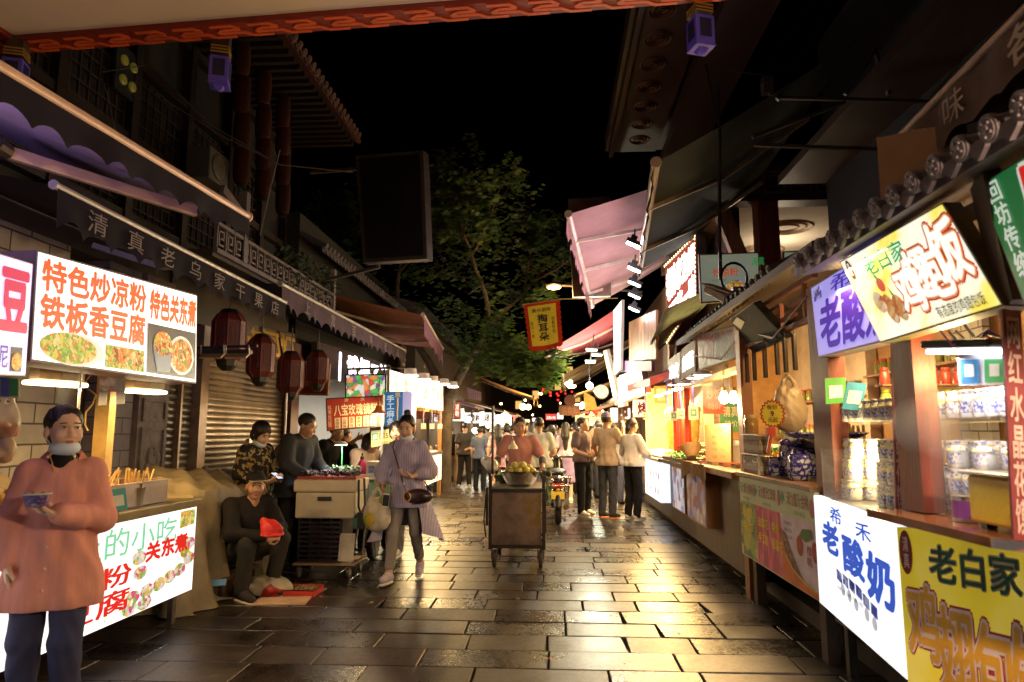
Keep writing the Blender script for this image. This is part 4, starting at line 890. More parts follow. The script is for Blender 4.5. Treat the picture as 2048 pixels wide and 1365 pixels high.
t = thing('lamp_rail', 'thin black rail carrying the twin unlit floodlight panels', 'rail', W(450, 695, Y=7.35)); m = MB(); m.bar(W(395, 697, Y=7.35), W(515, 692, Y=7.35), .03); m.build('rail', black, t)
q = Quad(W(597, 725, Y=10.2), W(660, 728, Y=10.2), W(655, 792, Y=10.2), W(590, 790, Y=10.2)); sign_box('shop_board', 'dark red hanging board with small gold words behind the lanterns', q, mat('dark red board', (.22, .02, .012), .4), mat('board rim', (.3, .12, .03), .4), .05, rim=.03, prints=[(MC['gold leaf'], TT([('中华老字号', .1, .55, .9, .75)]))])
# ---------------------------------------------------------------- lit shop beyond, its signs
sh2 = thing('shophouse', 'lower shophouse with white lit interior and dark brick upper wall', 'building', (-4.6, 14, 0))
whi = mat('white shop wall', (.62, .60, .56), .7, 0, .05)
m = MB(); m.bb(-7.2, -7.0, 11.2, 15.9, 0, 2.6); m.bb(-7.0, -4.3, 15.7, 15.9, 0, 2.6); m.build('inner_wall', whi, sh2)
m = MB(); m.bb(-7.0, -4.3, 11.12, 15.7, 2.6, 2.68); m.build('ceiling', whi, sh2)
for i in range(3):
    for j in range(2): m = MB(); m.lathe([(.0, 0), (.11, 0), (.11, .02)], (-4.9-j*1.1, 11.8+i*1.2, 2.575), 16); dl = m.build('ceiling_light', glow('shop downlight', (1, .97, .9), 6), sh2)
light('AREA', 'shop_light', (-5.4, 13.2, 2.5), 130, (1, .95, .85), sh2, 2.5, (0, 0, -1))
m = MB(); m.bb(-7.2, -4.32, 11.12, 17.5, 2.69, 5.2); m.bb(-7.2, -4.32, 15.9, 17.5, 0, 2.69); m.build('upper_wall', gb_, sh2)
m = MB(); m.add([(-3.9, 11.1, 4.6), (-3.9, 17.6, 4.6), (-5.8, 17.6, 5.6), (-5.8, 11.1, 5.6), (-3.9, 11.1, 4.5), (-3.9, 17.6, 4.5)], [(0, 1, 2, 3), (0, 4, 5, 1)]); tile_eave(m, (-3.88, 11.1, 4.6), (-3.88, 17.6, 4.6), (-1, 0, .53), 32, .06); m.build('roof', tile_m, sh2)
q = Quad((-4.0, 11.3, 2.98), (-4.0, 16.6, 3.08), (-4.0, 16.6, 2.38), (-4.0, 11.3, 2.40)); sign_box('shop_sign', 'dark ribbed shop sign with glowing white brush words', q, stripes('mauve ribs', (.10, .06, .09), (.05, .03, .05), 6, 'Y'), dark_wood, .1, prints=[(glow('white neon', (1, .95, 1), 3.2), TT([('丨武把子沙', .16, .06, .95, .97, .05, {'wob': .03})]))])
q = Quad(W(803, 688, Y=17.3), W(855, 716, Y=19), W(850, 752, Y=19), W(800, 745, Y=17.3)); sign_box('shop_sign', 'brown far shop sign with tan brush words below the orange awning', q, mat('umber board', (.07, .035, .02), .6), dark_wood, .08, prints=[(mat('tan words', (.40, .27, .15), .6), TT([('马家大头', .06, .06, .95, .95, .03)]))])
# television, red price board, blue sign
q = Quad(W(690, 749, Y=10.2), W(772, 748, Y=10.2), W(772, 797, Y=10.2), W(690, 797, Y=10.2)); o = sign_box('television', 'lit screen showing chopped vegetables above the red price board', q, mottle('vegetable film', [(.1, .5, .12), (.8, .8, .75), (.75, .1, .06), (.2, .12, .3), (.9, .85, .6), (.12, .35, .1), (.85, .3, .1)], 14, 1.3), black, .06, rim=.02, cat='screen')
m = MB(); m.bar(q.at(.05, -.22, -.03), q.at(1.1, -.25, -.03), .03); m.bar(q.at(.06, -.2, -.03), q.at(.06, 0, -.03), .02); m.bar(q.at(.95, -.2, -.03), q.at(.95, 0, -.03), .02); m.build('hanging_frame', dark_steel, o)
q = Quad(W(651, 797, Y=8.1), W(767, 791, Y=8.1), W(767, 853, Y=8.1), W(653, 863, Y=8.1))
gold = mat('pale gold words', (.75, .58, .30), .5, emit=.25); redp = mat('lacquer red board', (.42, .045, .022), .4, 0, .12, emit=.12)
o = sign_box('price_board', 'red board with big gold words and six price strips over the cake cart', q, redp, dark_steel, .06, rim=.015, prints=[
    (gold, TT([('八宝玫瑰镜糕', .14, .20, .90, .58, .025), ('批发', .03, .22, .10, .5, 0, {'vert': True}), ('兑现', .03, .5, .10, .9, 0, {'vert': True}), ('欢迎', .91, .16, .97, .55, 0, {'vert': True}), ('清', .32, .03, .40, .15), ('真', .60, .03, .68, .15)])),
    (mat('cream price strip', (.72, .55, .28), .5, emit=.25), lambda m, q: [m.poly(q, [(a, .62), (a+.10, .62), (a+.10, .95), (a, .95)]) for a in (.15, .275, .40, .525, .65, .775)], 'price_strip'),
    (mat('dark red words', (.25, .02, .01), .5), TT([(s_, a+.02, .64, a+.08, .94, 0, {'vert': True, 'd': .006}) for a, s_ in zip((.15, .275, .40, .525, .65, .775), ('玫瑰味', '山楂味', '蓝莓味', '草莓味', '菠萝味', '香橙味'))]))])
q = Quad(W(768, 784, Y=9.0), W(806, 783, Y=9.0), W(806, 851, Y=9.0), W(768, 853, Y=9.0)); o = sign_box('lit_box_sign', 'blue box sign with pale vertical words beside the red price board', q, glow('blue sign', (.03, .14, .32), .9), alu, .3, rim=.004, prints=[(ink('pale blue words', (.55, .68, .8), .9), TT([('手工麻条', .14, .1, .55, .98, .03, {'vert': True})])), (ink('gold mark', (.7, .5, .1), .8), TT([('真', .55, .02, .9, .18)]))])
m = MB(); m.bb(q.at(1, 0).x, q.at(1, 0).x+.12, 9.0, 9.3, q.at(0, 1).z, q.at(0, 0).z); m.build('side_face', glow('lilac side', (.45, .42, .75), .8), o)
q = Quad(W(742, 862, Y=8.3), W(786, 858, Y=8.3), W(786, 888, Y=8.3), W(742, 896, Y=8.3)); o = sign_box('price_sign', 'yellow green price sign over the seller with the red headscarf', q, glow('lime price sign', (.72, .70, .28), .75), alu, .03, rim=.003, prints=[(ink('ochre words', (.35, .2, .02), .6), TT([('镜糕5元', .36, .15, .96, .62, .02), ('现做现卖', .45, .72, .92, .9)])), (ink('teal frame', (.1, .4, .3), .6), lambda m, q: m.poly(q, [(.06, .18), (.32, .18), (.32, .6), (.06, .6)]), 'frame'), (ink('blank pale', (.8, .8, .6), .8), lambda m, q: m.poly(q, [(.1, .25), (.28, .25), (.28, .53), (.1, .53)], .006), 'blank_field')])
# rose cake cart
ct = thing('cake_cart', 'green sided rose cake cart on black wheels with thin posts', 'cart', (-2.35, 8.2, 0))
m = MB(); m.bb(-3.1, -2.02, 7.72, 8.9, .38, .92); m.build('cart_body', mat('green panel', (.07, .14, .09), .4, 0, .35, 5, dirt=(.25, .06, .05), dirt_at=.66), ct)
m = MB(); m.bb(-3.14, -1.98, 7.68, 8.94, .925, .95); m.build('worktop', steel, ct)
for x, y in ((-3.08, 7.74), (-2.04, 8.1), (-2.04, 8.86)): m = MB(); m.tube([(x, y, .95), (x, y, 1.9)], .014, 8); m.build('post', alu, ct)
for x, y in ((-2.1, 8.05), (-2.1, 8.7), (-3.0, 8.7)):
    m = MB(); m.lathe([(.16, -.04), (.19, -.03), (.19, .03), (.16, .04)], (x, y, .19), 20, Matrix.Rotation(R(90), 3, 'Y')); w_ = m.build('wheel', black, ct); m = MB(); m.lathe([(.10, -.045), (.10, .045)], (x, y, .19), 14, Matrix.Rotation(R(90), 3, 'Y')); m.build('hub', dark_steel, w_)
p = W(757, 828, Y=7.9); lp = thing('pendant_lamp', 'small orange shade lamp hanging before the red price board', 'lamp', p)
m = MB(); m.lathe([(.015, .10), (.03, .09), (.045, .05), (.095, 0), (.09, 0), (.04, .045)], p, 20); m.build('shade', mat('orange enamel', (.5, .12, .03), .35, emit=.3), lp, True); m = MB(); m.ball(p+V(0, 0, .01), (.07, .07, .018), 14); m.build('bulb', glow('white bulb', (1, .93, .8), 14), lp, True); m = MB(); m.tube([p+V(0, 0, .1), p+V(0, 0, .4)], .005, 5); m.build('cord', black, lp)
light('POINT', 'lamp_light', p+V(0, 0, -.05), 40, (1, .74, .42), lp, .06)
# styrofoam box on a hand trolley
tx, ty = -2.33, 7.2
bx = thing('foam_box', 'large off-white foam box of berries on the hand trolley', 'box', (tx, ty, .56)); fm = mat('grubby white foam', (.60, .54, .42), .8, 0, .12, 5, .3, 120)
m = MB(); m.bb(tx-.31, tx+.31, ty-.22, ty+.22, .58, .84); m.build('tub', fm, bx, bevel=.02); m = MB(); m.bb(tx-.33, tx+.33, ty-.24, ty+.24, .845, .97); m.build('lid', fm, bx, bevel=.02)
m = MB(); m.bb(tx-.07, tx+.07, ty-.245, ty-.232, .76+.0, .80); m.build('hand_hole', black, bx)
tr = thing('hand_trolley', 'folding hand trolley with small wheels under the foam box', 'trolley', (tx, ty, 0))
m = MB(); m.bb(tx-.3, tx+.33, ty-.25, ty+.22, .125, .145); m.build('platform', mat('wooden platform', (.35, .22, .12), .6), tr); m = MB(); m.tube([(tx+.28, ty+.22, .13), (tx+.34, ty+.2, .9)], .012, 8); m.tube([(tx-.28, ty+.22, .13), (tx-.28, ty+.24, .9)], .012, 8); m.tube([(tx+.2, ty-.24, .12), (tx+.42, ty-.1, .2)], .008, 6); m.build('handle', steel, tr)
for x, y in ((tx-.25, ty-.2), (tx+.27, ty-.22), (tx+.27, ty+.18), (tx-.25, ty+.18)): m = MB(); m.lathe([(.04, -.015), (.055, -.012), (.055, .012), (.04, .015)], (x, y, .055), 16, Matrix.Rotation(R(90), 3, 'Y')); m.bar((x, y, .06), (x, y, .125), .012); m.build('wheel', dark_steel, tr)
cr = thing('plastic_crate', 'black slatted crate between the foam box and the hand trolley', 'crate', (tx-.04, ty, .145)); m = MB()
for k in range(9): m.bb(tx-.27, tx+.17, ty-.2, ty-.185, .15+k*.047, .15+k*.047+.026)
for x in (-.27, -.16, -.05, .06, .155): m.bb(tx+x, tx+x+.016, ty-.205, ty-.18, .148, .578)
m.bb(tx-.27, tx+.17, ty+.17, ty+.19, .148, .57); m.bb(tx-.28, tx-.265, ty-.19, ty+.18, .148, .57); m.bb(tx+.165, tx+.18, ty-.19, ty+.18, .148, .57); m.build('crate_body', mat('black crate plastic', (.022, .018, .028), .4), cr)
m = MB(); m.bb(tx-.2, tx+.1, ty-.1, ty+.1, .16, .5); m.build('bottled_goods', mottle('dark goods', [(.05, .03, .02), (.2, .12, .06), (.1, .06, .05), (.02, .02, .03)], 20), cr)
m = MB(); m.box((tx+.24, ty-.22, .30), (.15, .02, .27), Matrix.Rotation(R(-12), 3, 'X')); m.box((tx+.245, ty-.234, .31), (.11, .008, .2), Matrix.Rotation(R(-12), 3, 'X')); o = tag(m.build('white_card', mat('scuffed white card', (.5, .46, .38), .6)), 'scuffed white card leaning on the black crate', 'card')
bt = thing('leather_strap', 'dark strap looped over the corner of the foam box', 'strap', (tx+.33, ty-.1, .8)); m = MB(); m.tube([(tx+.34, ty-.2, .97), (tx+.345, ty-.2, .7), (tx+.36, ty-.16, .62), (tx+.37, ty-.05, .7), (tx+.345, ty-.02, .97)], .012, 6); m.bb(tx+.335, tx+.42, ty-.2, ty-.02, .48, .64); m.build('strap', black, bt)
# berries and herbs on top
rb = random.Random(4); be = MB()
bp = thing('berry_tray', 'red rimmed trays heaped with dark mulberries on the foam box', 'tray', (tx, ty, .972))
m = MB()
for i in range(5): m.bb(tx-.3+i*.125, tx-.3+i*.125+.115, ty-.22, ty+.2, .974, 1.0)
m.build('trays', mat('red tray', (.35, .05, .03), .5), bp)
m = MB()
for i in range(260): m.ball((tx+rb.uniform(-.29, .29), ty+rb.uniform(-.2, .18), 1.012+rb.random()*.03), (.013, .013, .016), 6)
bo = m.build('mulberries', mat('dark berry', (.02, .008, .02), .2), bp, True); bo['kind'] = 'stuff'
hb = thing('herb_bunch', 'bunch of green herbs on the berry trays beside the green lamp', 'herbs', (tx+.15, ty+.1, 1.03)); m = MB()
for i in range(140):
    a = rb.uniform(0, 6.3); p = V(tx+.16+rb.gauss(0, .09), ty+.02+rb.gauss(0, .06), 1.04+rb.random()*.06); d1 = V(math.cos(a), math.sin(a), rb.uniform(-.3, .6))*.05; d2 = V(-math.sin(a), math.cos(a), 0)*.012; m.add([p, p+d1*.5+d2, p+d1, p+d1*.5-d2], [(0, 1, 2, 3)])
m.build('leaves', mat('fresh herb', (.06, .17, .03), .5), hb)
p = W(682, 890, Y=7.3); dl = thing('desk_lamp', 'small white headed lamp on a green stem lighting the berries', 'lamp', (p.x, p.y, 1.0)); m = MB(); m.lathe([(.03, .04), (.07, .015), (.075, 0), (.06, 0)], p, 20); m.build('lamp_head', white_plastic, dl, True); m = MB(); m.lathe([(.0, -.004), (.068, -.004)], p, 20); m.build('lamp_glass', glow('desk lamp glass', (1, 1, .96), 14), dl); m = MB(); m.tube([(p.x, p.y+.05, 1.0), (p.x, p.y+.05, 1.2), (p.x, p.y+.03, p.z), (p.x, p.y, p.z+.03)], .008, 7); m.build('stem', paint('stem green', (.05, .35, .08)), dl)
light('SPOT', 'lamp_light', p+V(0, 0, -.02), 22, (1, .95, .85), dl, .05, (0, 0, -1), 130)
bt = thing('squeeze_bottle', 'dark pink bottle with black cap on the cake cart', 'bottle', (-2.28, 7.85, .95)); m = MB(); m.lathe([(.045, 0), (.048, .02), (.048, .14), (.03, .17), (.02, .19)], (-2.2, 7.85, .951), 16); m.build('bottle', paint('bottle crimson', (.35, .02, .08), .3), bt, True); m = MB(); m.lathe([(.022, .19), (.022, .22), (.01, .23), (.01, .26)], (-2.2, 7.85, .951), 10); m.build('cap', black, bt)
bt = thing('white_box', 'white paper box beside the pink bottle on the cake cart', 'box', (-2.05, 7.95, .95)); m = MB(); m.bb(-2.13, -1.99, 7.8, 8.0, .951, 1.12); m.build('carton', white_plastic, bt, bevel=.005); m = MB(); m.bb(-2.11, -2.04, 7.795, 7.799, .99, 1.07); m.build('label_patch', paint('label blue', (.1, .12, .3)), bt)
# man's goods on the ground
rb_ = thing('gift_box', 'open red box of green trinkets on the paving', 'box', W(592, 1188, Z=0)); p = W(597, 1188, Z=0); m = MB(); tub(m, p.x-.19, p.x+.19, p.y-.13, p.y+.13, .003, .06, .008, 0); m.build('tray', paint('box red', (.5, .04, .025)), rb_); m = MB(); m.grid(lambda u, v: (p.x-.18+.36*u, p.y-.12+.24*v, .04+.018*math.sin(u*40)*math.sin(v*33)), 30, 20); m.build('trinkets', mottle('green trinkets', [(.06, .22, .04), (.35, .12, .05), (.4, .35, .2), (.05, .12, .03), (.5, .3, .1)], 45), rb_)
p = W(565, 1204, Z=0); m = MB(); m.box((p.x, p.y, .008), (.44, .26, .012), Matrix.Rotation(R(8), 3, 'Z')); tag(m.build('cardboard_sheet', mat('pale cardboard', (.55, .36, .24), .8)), 'flat pale cardboard sheet in front of the seated man', 'cardboard')
p = W(530, 1190, Z=0); s = Solid(); s.ell((p.x, p.y, .07), (.20, .13, .10), .03).ell((p.x+.12, p.y+.03, .06), (.12, .1, .08), .04); s.fold = lambda X, Y, Z: .012*np.sin(X*40+Z*30)*np.sin(Y*45); o = thing('shopping_bag', 'crumpled white bag with red print lying by the man in black', 'bag', (p.x, p.y, 0)); solid_obj('bag_body', [(*s.mesh(.012, zmin=.004), 0)], [mottle('printed bag', [(.5, .45, .32), (.45, .5, .25), (.45, .04, .03), (.55, .48, .36), (.5, .45, .3)], 6, 0, .35)], o)
p = W(430, 1195, Z=0); s = Solid(); s.ell((p.x, p.y, .10), (.24, .2, .14), .03).ell((p.x-.1, p.y+.1, .16), (.16, .16, .14), .06); s.fold = lambda X, Y, Z: .012*np.sin(X*25+Z*20)*np.sin(Y*25); o = thing('cloth_sack', 'dark striped cloth sack on the ground beside the seated man', 'sack', (p.x, p.y, 0)); solid_obj('sack_body', [(*s.mesh(.014, zmin=.004), 0)], [stripes('dark striped cloth', (.05, .02, .015), (.10, .08, .05), 5, 'X')], o)
p = W(437, 1166, Z=.18); m = MB(); m.box(p, (.12, .07, .012), Matrix.Rotation(R(20), 3, 'Z') @ Matrix.Rotation(R(35), 3, 'X')); tag(m.build('blue_ticket', paint('ticket blue', (.12, .3, .55))), 'small blue card lying on the striped sack', 'card')
p = W(545, 1060, Y=5.6); s = Solid(); s.ell(p, (.085, .075, .062), .02).ell(np.array(p)+[.01, -.03, -.035], (.095, .085, .012), .02).cone(np.array(p)+[-.03, 0, .03], np.array(p)+[-.08, 0, .07], .055, .03, .04); s.fold = lambda X, Y, Z: .005*np.sin(X*70+Z*50)*np.sin(Y*60); o = thing('red_hat', 'bright red cloth cap held on the knee of the seated man', 'hat', p); solid_obj('hat_body', [(*s.mesh(.008), 0)], [mat('bright red cloth', (.55, .015, .01), .6, 0, .1, 20, .2)], o)
# ---------------------------------------------------------------- right: buildings
rw = thing('tall_house', 'dark tall house behind the near food stalls', 'building', (4, 4, 0))
m = MB(); m.bb(3.5, 3.8, -2, 8.6, 0, 6.5); m.build('wall', gb_, rw)
m = MB(); m.bb(2.9, 3.5, -1, 8.6, 4.6, 4.7); m.build('canopy_roof', dark_wood, rw)
pv_ = thing('timber_house', 'brown timber house with fret frieze, cream ceiling and open upper gallery', 'building', (3.6, 11, 0))
m = MB(); m.bb(2.25, 7, 9.4, 9.7, 4.66, 5.2); m.bb(2.25, 2.5, 9.7, 14, 4.66, 5.2); fz = m.build('frieze_beam', dark_wood, pv_)
m = MB(); z0 = 4.78
for i in range(11):
    x0 = 2.62+i*.36; yy = 9.392
    for a, b, c, d in ((0, 0, .28, 0), (.28, 0, .28, .24), (.28, .24, .07, .24), (.07, .24, .07, .09), (.07, .09, .2, .09), (.2, .09, .2, .16), (0, 0, 0, .3), (0, .3, .36, .3)): m.bar((x0+a, yy, z0+b), (x0+c, yy, z0+d), .028, .012, (0, 1, 0))
m.build('fret_pattern', mat('dull red fret', (.16, .06, .03), .6), fz)
cei = mat('cream gallery ceiling', (.62, .55, .45), .8, 0, .06)
m = MB(); m.bb(2.5, 7, 9.7, 13.6, 4.72, 4.78); c_ = m.build('ceiling', cei, pv_)
m = MB()
for cx, cy_ in ((3.75, 10.9), (3.75, 12.3), (5.2, 10.9)):
    for r_ in (.42, .32, .20):
        m.tube([(cx+r_*math.cos(a), cy_+r_*.9*math.sin(a), 4.716) for a in [2*math.pi*k/28 for k in range(29)]], .022, 4)
m.build('ring_pattern', mat('tan ring paint', (.36, .24, .15), .7), c_)
for x, y in ((3.02, 9.55), (2.38, 12.6), (5.2, 9.55), (3.1, 13.2)): m = MB(); m.bb(x-.14, x+.14, y-.14, y+.14, 2.6, 4.66); m.build('post', red_wood, pv_)
m = MB(); m.bb(2.3, 7, 13.6, 13.8, 2.6, 4.7); m.bb(2.5, 7, 9.7, 13.6, 3.0, 3.1); m.build('gallery_wall', mat('tan gallery wall', (.35, .22, .13), .7), pv_)
m = MB()
for i in range(9): m.bb(3.2+i*.3, 3.24+i*.3, 13.3, 13.36, 3.9, 4.3)
m.bb(3.1, 6, 13.28, 13.38, 4.3, 4.36); m.bb(3.1, 6, 13.28, 13.38, 3.86, 3.92); m.build('railing', red_wood, pv_)
m = MB(); m.bar((2.35, 9.5, 4.7), (2.45, 13.4, 4.0), .3, .12); m.bar((2.3, 9.55, 4.9), (2.7, 9.55, 3.7), .14, .2); m.build('brace', brown_wood, pv_)
m = MB(); m.ball((3.55, 12.9, 4.55), .06, 10); m.build('ceiling_bulb', glow('gallery bulb', (1, .8, .5), 20), pv_, True)
light('POINT', 'gallery_light', (3.9, 11.6, 4.2), 42, (1, .80, .55), pv_, .08)
m = MB(); m.bb(2.5, 2.7, 9.7, 19, 0, 4.66); m.bb(2.7, 7, 9.7, 9.85, 0, 2.9); m.build('lower_wall', bricks('brown brick', (.12, .07, .05), (.10, .055, .04), (.03, .02, .015), .3, .08, .006), pv_)
ev = thing('carved_eave', 'high dark red eave soffit with round gilt medallions', 'eave', (1.6, 9.5, 6.5))
m = MB(); m.bb(1.05, 1.12, 6.8, 12, 6.42, 6.6); m.bb(1.12, 1.9, 6.8, 12, 6.52, 6.62); m.bb(1.9, 2.5, 6.8, 12, 6.1, 6.25); m.build('soffit', mat('dark red soffit', (.035, .008, .006), .6, 0, .25), ev)
for i in range(7):
    x, y = 1.36+.03*i, 7.75+i*.62
    mm_ = MB()
    for r_ in (.17, .12, .06): mm_.tube([(x+r_*math.cos(a), y+r_*math.sin(a), 6.512) for a in [2*math.pi*k/22 for k in range(23)]], .014, 4)
    mm_.bar((x-.12, y, 6.512), (x+.12, y, 6.512), .02); mm_.build('medallion', mat('tarnished gilt', (.15, .055, .02), .5, .2), ev)
m = MB(); m.bb(1.0, 2.6, 6.9, 12.2, 6.63, 6.9); m.build('roof', dark_wood, ev)
# ---------------------------------------------------------------- right awnings
awning('awning', 'big dark green awning on steel arms over the timber house', W(1312, 326, Z=4.0), W(1279, 540, Z=4.0), (2.75, 5.9, 4.95), (2.9, 10.4, 4.9), mat('dark olive awning cloth', (.022, .024, .019), .75, 0, .25, 4, .2), mat('weathered steel tube', (.40, .30, .20), .45, .5, .2), .12, None, .3, .07, arms=2, bar_r=.045, folds=.02)
pinkc = mat('dusty pink awning cloth', (.38, .21, .23), .85, 0, .12, 3, .15, 12)
awning('awning', 'large dusty pink awning lit from below on pale tubes', W(1137, 429, Y=9.2), W(1184, 612, Y=13.9), (2.3, 9.0, 5.05), (2.4, 14.0, 4.95), pinkc, mat('pale pink tube', (.60, .50, .45), .4, .2), .30, mat('dusty pink flap', (.42, .22, .24), .85), .22, .04, arms=3, bar_r=.045, folds=.01)
awning('awning', 'far red pink awning beyond the yellow banner', W(1093, 703, Y=15), W(1112, 716, Y=20), W(1232, 618, Y=15), W(1226, 700, Y=20.5), mat('rose red awning cloth', (.52, .10, .12), .85, 0, .12, 3), MC['pale pink tube'], .18, mat('rose flap', (.55, .25, .28), .85), .25, .06, arms=2)
awning('awning', 'far tan awning under the rose red awning', (.25, 18, 2.95), (.45, 26, 3.0), (2.2, 18, 4.0), (2.2, 26, 4.0), mat('tan awning cloth', (.34, .22, .12), .85, 0, .2), MC['weathered steel tube'], .15, None, .3, .06, arms=3)
t = thing('awning', 'dusty awning flap with pale words at the upper corner, above the tiled eave', 'awning', (1.9, 3.2, 3))
a, b = W(1782, 292, X=2.05), W(2075, -5, X=2.05); b2 = b+(b-a)*.4
m = MB(); m.tube([a, b2], .022, 8); m.build('front_bar', mat('warm worn tube', (.45, .32, .24), .5, .2), t, True)
m = MB(); m.grid(lambda u, v: a+(b2-a)*u+V(.012*math.sin(u*30), 0, -.02-v*.26*(1-.16*abs(math.sin(u*7*math.pi))**.7)), 60, 5); va = m.build('valance', mat('dusty brown cloth', (.11, .08, .06), .85, 0, .25, 6), t, True)
q = Quad(a+V(-.03, 0, -.03), b2+V(-.03, 0, -.03), b2+V(-.03, 0, -.24), a+V(-.03, 0, -.24)); m = MB()
text(m, q, '各', .62, .1, .74, .98, .02); text(m, q, '味', .33, .1, .44, .98, .0); text(m, q, '美', .10, .1, .2, .9, .0); m.build('lettering', mat('tan cloth words', (.34, .27, .2), .7), va)
m = MB(); m.grid(sag(a, b2, a+V(1.5, .1, .5), b2+V(1.5, .1, .5), .05, .01), 16, 8); m.build('fabric', mat('black brown cloth', (.02, .016, .013), .85), t, True)
for i, (x, y) in enumerate(((2.3, 6.3), (2.6, 5.2))):
    pass
fr = thing('steel_truss', 'dark steel awning truss of crossed tubes under the tall house', 'truss', (2.2, 6.3, 4)); m = MB(); rs = MC['weathered steel tube']
for a, b in (((1528, 178), (1560, 200)), ((1560, 196), (1860, 204)), ((1508, 290), (1775, 300)), ((1750, 100), (1778, 190)), ((1752, 100), (1690, 190)), ((1505, 275), (1690, 205)), ((1860, 60), (1800, 170))): m.bar(W(*a, Y=6.2), W(*b, Y=6.2), .035, .03)
m.build('tube', mat('dark steel tube', (.10, .07, .045), .5, .4), fr); m = MB(); m.box(W(1534, 172, Y=6.2), (.09, .1, .16)); m.build('bracket_block', mat('rusty block', (.12, .07, .05), .7), fr)
for i, pts in enumerate((((1520, 170), (1560, 90), (1610, 30), (1640, -20)), ((1535, 165), (1600, 110), (1635, 60), (1660, -20)), ((1450, 140), (1520, 150), (1600, 130), (1650, 40)), ((1436, 175), (1440, 300), (1437, 420), (1440, 520)), ((1412, 130), (1425, 200), (1440, 260), (1440, 500)))):
    o = thing('hanging_wire', ('thin wire sweeping up from the rusty bracket block', 'second thin wire above the rusty bracket block', 'drooping wire between the violet pendant and the steel frame', 'black cord hanging straight down to the security camera', 'thinner cord joining the black cord above the security camera')[i], 'wire', W(*pts[0], Y=6.1)); m = MB(); m.tube([W(*p, Y=6.1) for p in pts], .006 if i < 3 else .012, 5); m.build('wire', black, o)
# ---------------------------------------------------------------- stall row on the right
tile_b = mat('violet grey tile', (.085, .07, .095), .55, 0, .3, 14, .4, 60)
def post(mb, px0, px1, X, z0, z1, d=.10):
    y1 = W(px0, 865, X=X).y; y0 = W(px1, 865, X=X).y
    mb.bb(X, X+d, y0, y1, z0, z1); return (y0+y1)/2
# wing-rice stall
sa = thing('food_stall', 'wing rice stall with yellow printed front, tiled eave and shiny brown counter', 'stall', (2, 2.6, 0))
q = Quad((1.56, 3.30, 1.02), (2.16, 2.16, 1.04), (2.16, 2.16, .22), (1.56, 3.30, .22))
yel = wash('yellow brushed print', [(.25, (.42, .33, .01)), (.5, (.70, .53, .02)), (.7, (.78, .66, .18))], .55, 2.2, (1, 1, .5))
def chars(s, boxes, grow):
    return lambda m, q: [text(m, q, c, *b, grow) for c, b in zip(s, boxes)]
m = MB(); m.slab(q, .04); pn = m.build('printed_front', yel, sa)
big = [(.02, .28, .135, .70), (.12, .36, .245, .84), (.235, .40, .365, .90), (.345, .38, .50, .96)]
def PP(mt, f, par, nm='lettering', qq=None): m = MB(); f(m, qq or q); return m.build(nm, mt, par)
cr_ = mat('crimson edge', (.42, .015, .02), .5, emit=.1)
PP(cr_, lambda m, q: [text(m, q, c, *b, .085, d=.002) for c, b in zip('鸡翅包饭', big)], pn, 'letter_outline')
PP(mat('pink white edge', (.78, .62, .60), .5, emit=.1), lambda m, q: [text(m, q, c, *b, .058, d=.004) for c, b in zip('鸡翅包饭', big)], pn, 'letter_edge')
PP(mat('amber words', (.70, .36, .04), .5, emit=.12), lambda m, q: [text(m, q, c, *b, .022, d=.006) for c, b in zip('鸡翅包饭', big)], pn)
PP(mat('white edge', (.75, .75, .7), .5), lambda m, q: text(m, q, '老白家', .11, .06, .40, .27, .05, d=.003), pn, 'letter_edge')
PP(mat('dark green words', (.01, .16, .07), .5), TT([('老白家', .11, .06, .40, .27, .012, {'d': .006})]), pn)
PP(mat('deep red seal', (.30, .02, .02), .5), lambda m, q: m.disc(q, .03, .13, .024, .12, .004), pn, 'seal'); PP(MC['pink white edge'], TT([('清真', .02, .04, .042, .22, 0, {'vert': True, 'd': .006})]), pn)
PP(mat('near black words', (.02, .02, .02), .5), TT([('有态度的鸡翅包饭', .07, .84, .31, .95, .01, {'d': .008})]), pn)
PP(food_hot(.15), lambda m, q: (m.disc(q, .36, .98, .05, .10, .005), m.disc(q, .45, .95, .04, .12, .005)), pn, 'dish_photo')
m = MB(); P_ = [(1.63, 3.34), (2.22, 2.24), (3.2, 2.24), (3.2, 3.34)]; m.add([(*p_, .2) for p_ in P_]+[(*p_, 1.04) for p_ in P_], [(3, 2, 1, 0), (4, 5, 6, 7)]+[(k, (k+1) % 4, 4+(k+1) % 4, 4+k) for k in range(4)]); m.build('stall_body', dark_steel, sa)
ctm = mat('shiny red brown counter', (.26, .085, .025), .18, 0, .35, 7, .05, coat=.6, stretch=(1, .3, 1))
m = MB(); m.add([(1.50, 3.46, 1.085), (1.52, 2.55, 1.085), (1.80, 2.08, 1.085), (2.6, 2.08, 1.085), (2.6, 3.46, 1.085), (1.50, 3.46, 1.05), (1.52, 2.55, 1.05), (1.80, 2.08, 1.05), (2.6, 2.08, 1.05), (2.6, 3.46, 1.05)], [(0, 1, 2, 3, 4), (9, 8, 7, 6, 5)]+[(k, 5+k, 5+(k+1) % 5, (k+1) % 5) for k in range(5)]); m.build('counter_top', ctm, sa)
m = MB(); y_ = post(m, 1793, 1836, 1.66, 1.09, 2.35); mp = m.build('post', red_wood, sa)
def couplet(q, words, par):
    m = MB(); m.slab(q, .012); s_ = m.build('red_strip', mat('worn maroon strip', (.20, .035, .05), .5, 0, .25, 9, dirt=(.10, .03, .03), dirt_at=.7), par)
    m = MB(); text(m, q, words, .12, .02, .88, .98, .02, True, d=.003); m.build('lettering', mat('pinkish white words', (.62, .45, .45), .6, 0, .2, 30), s_)
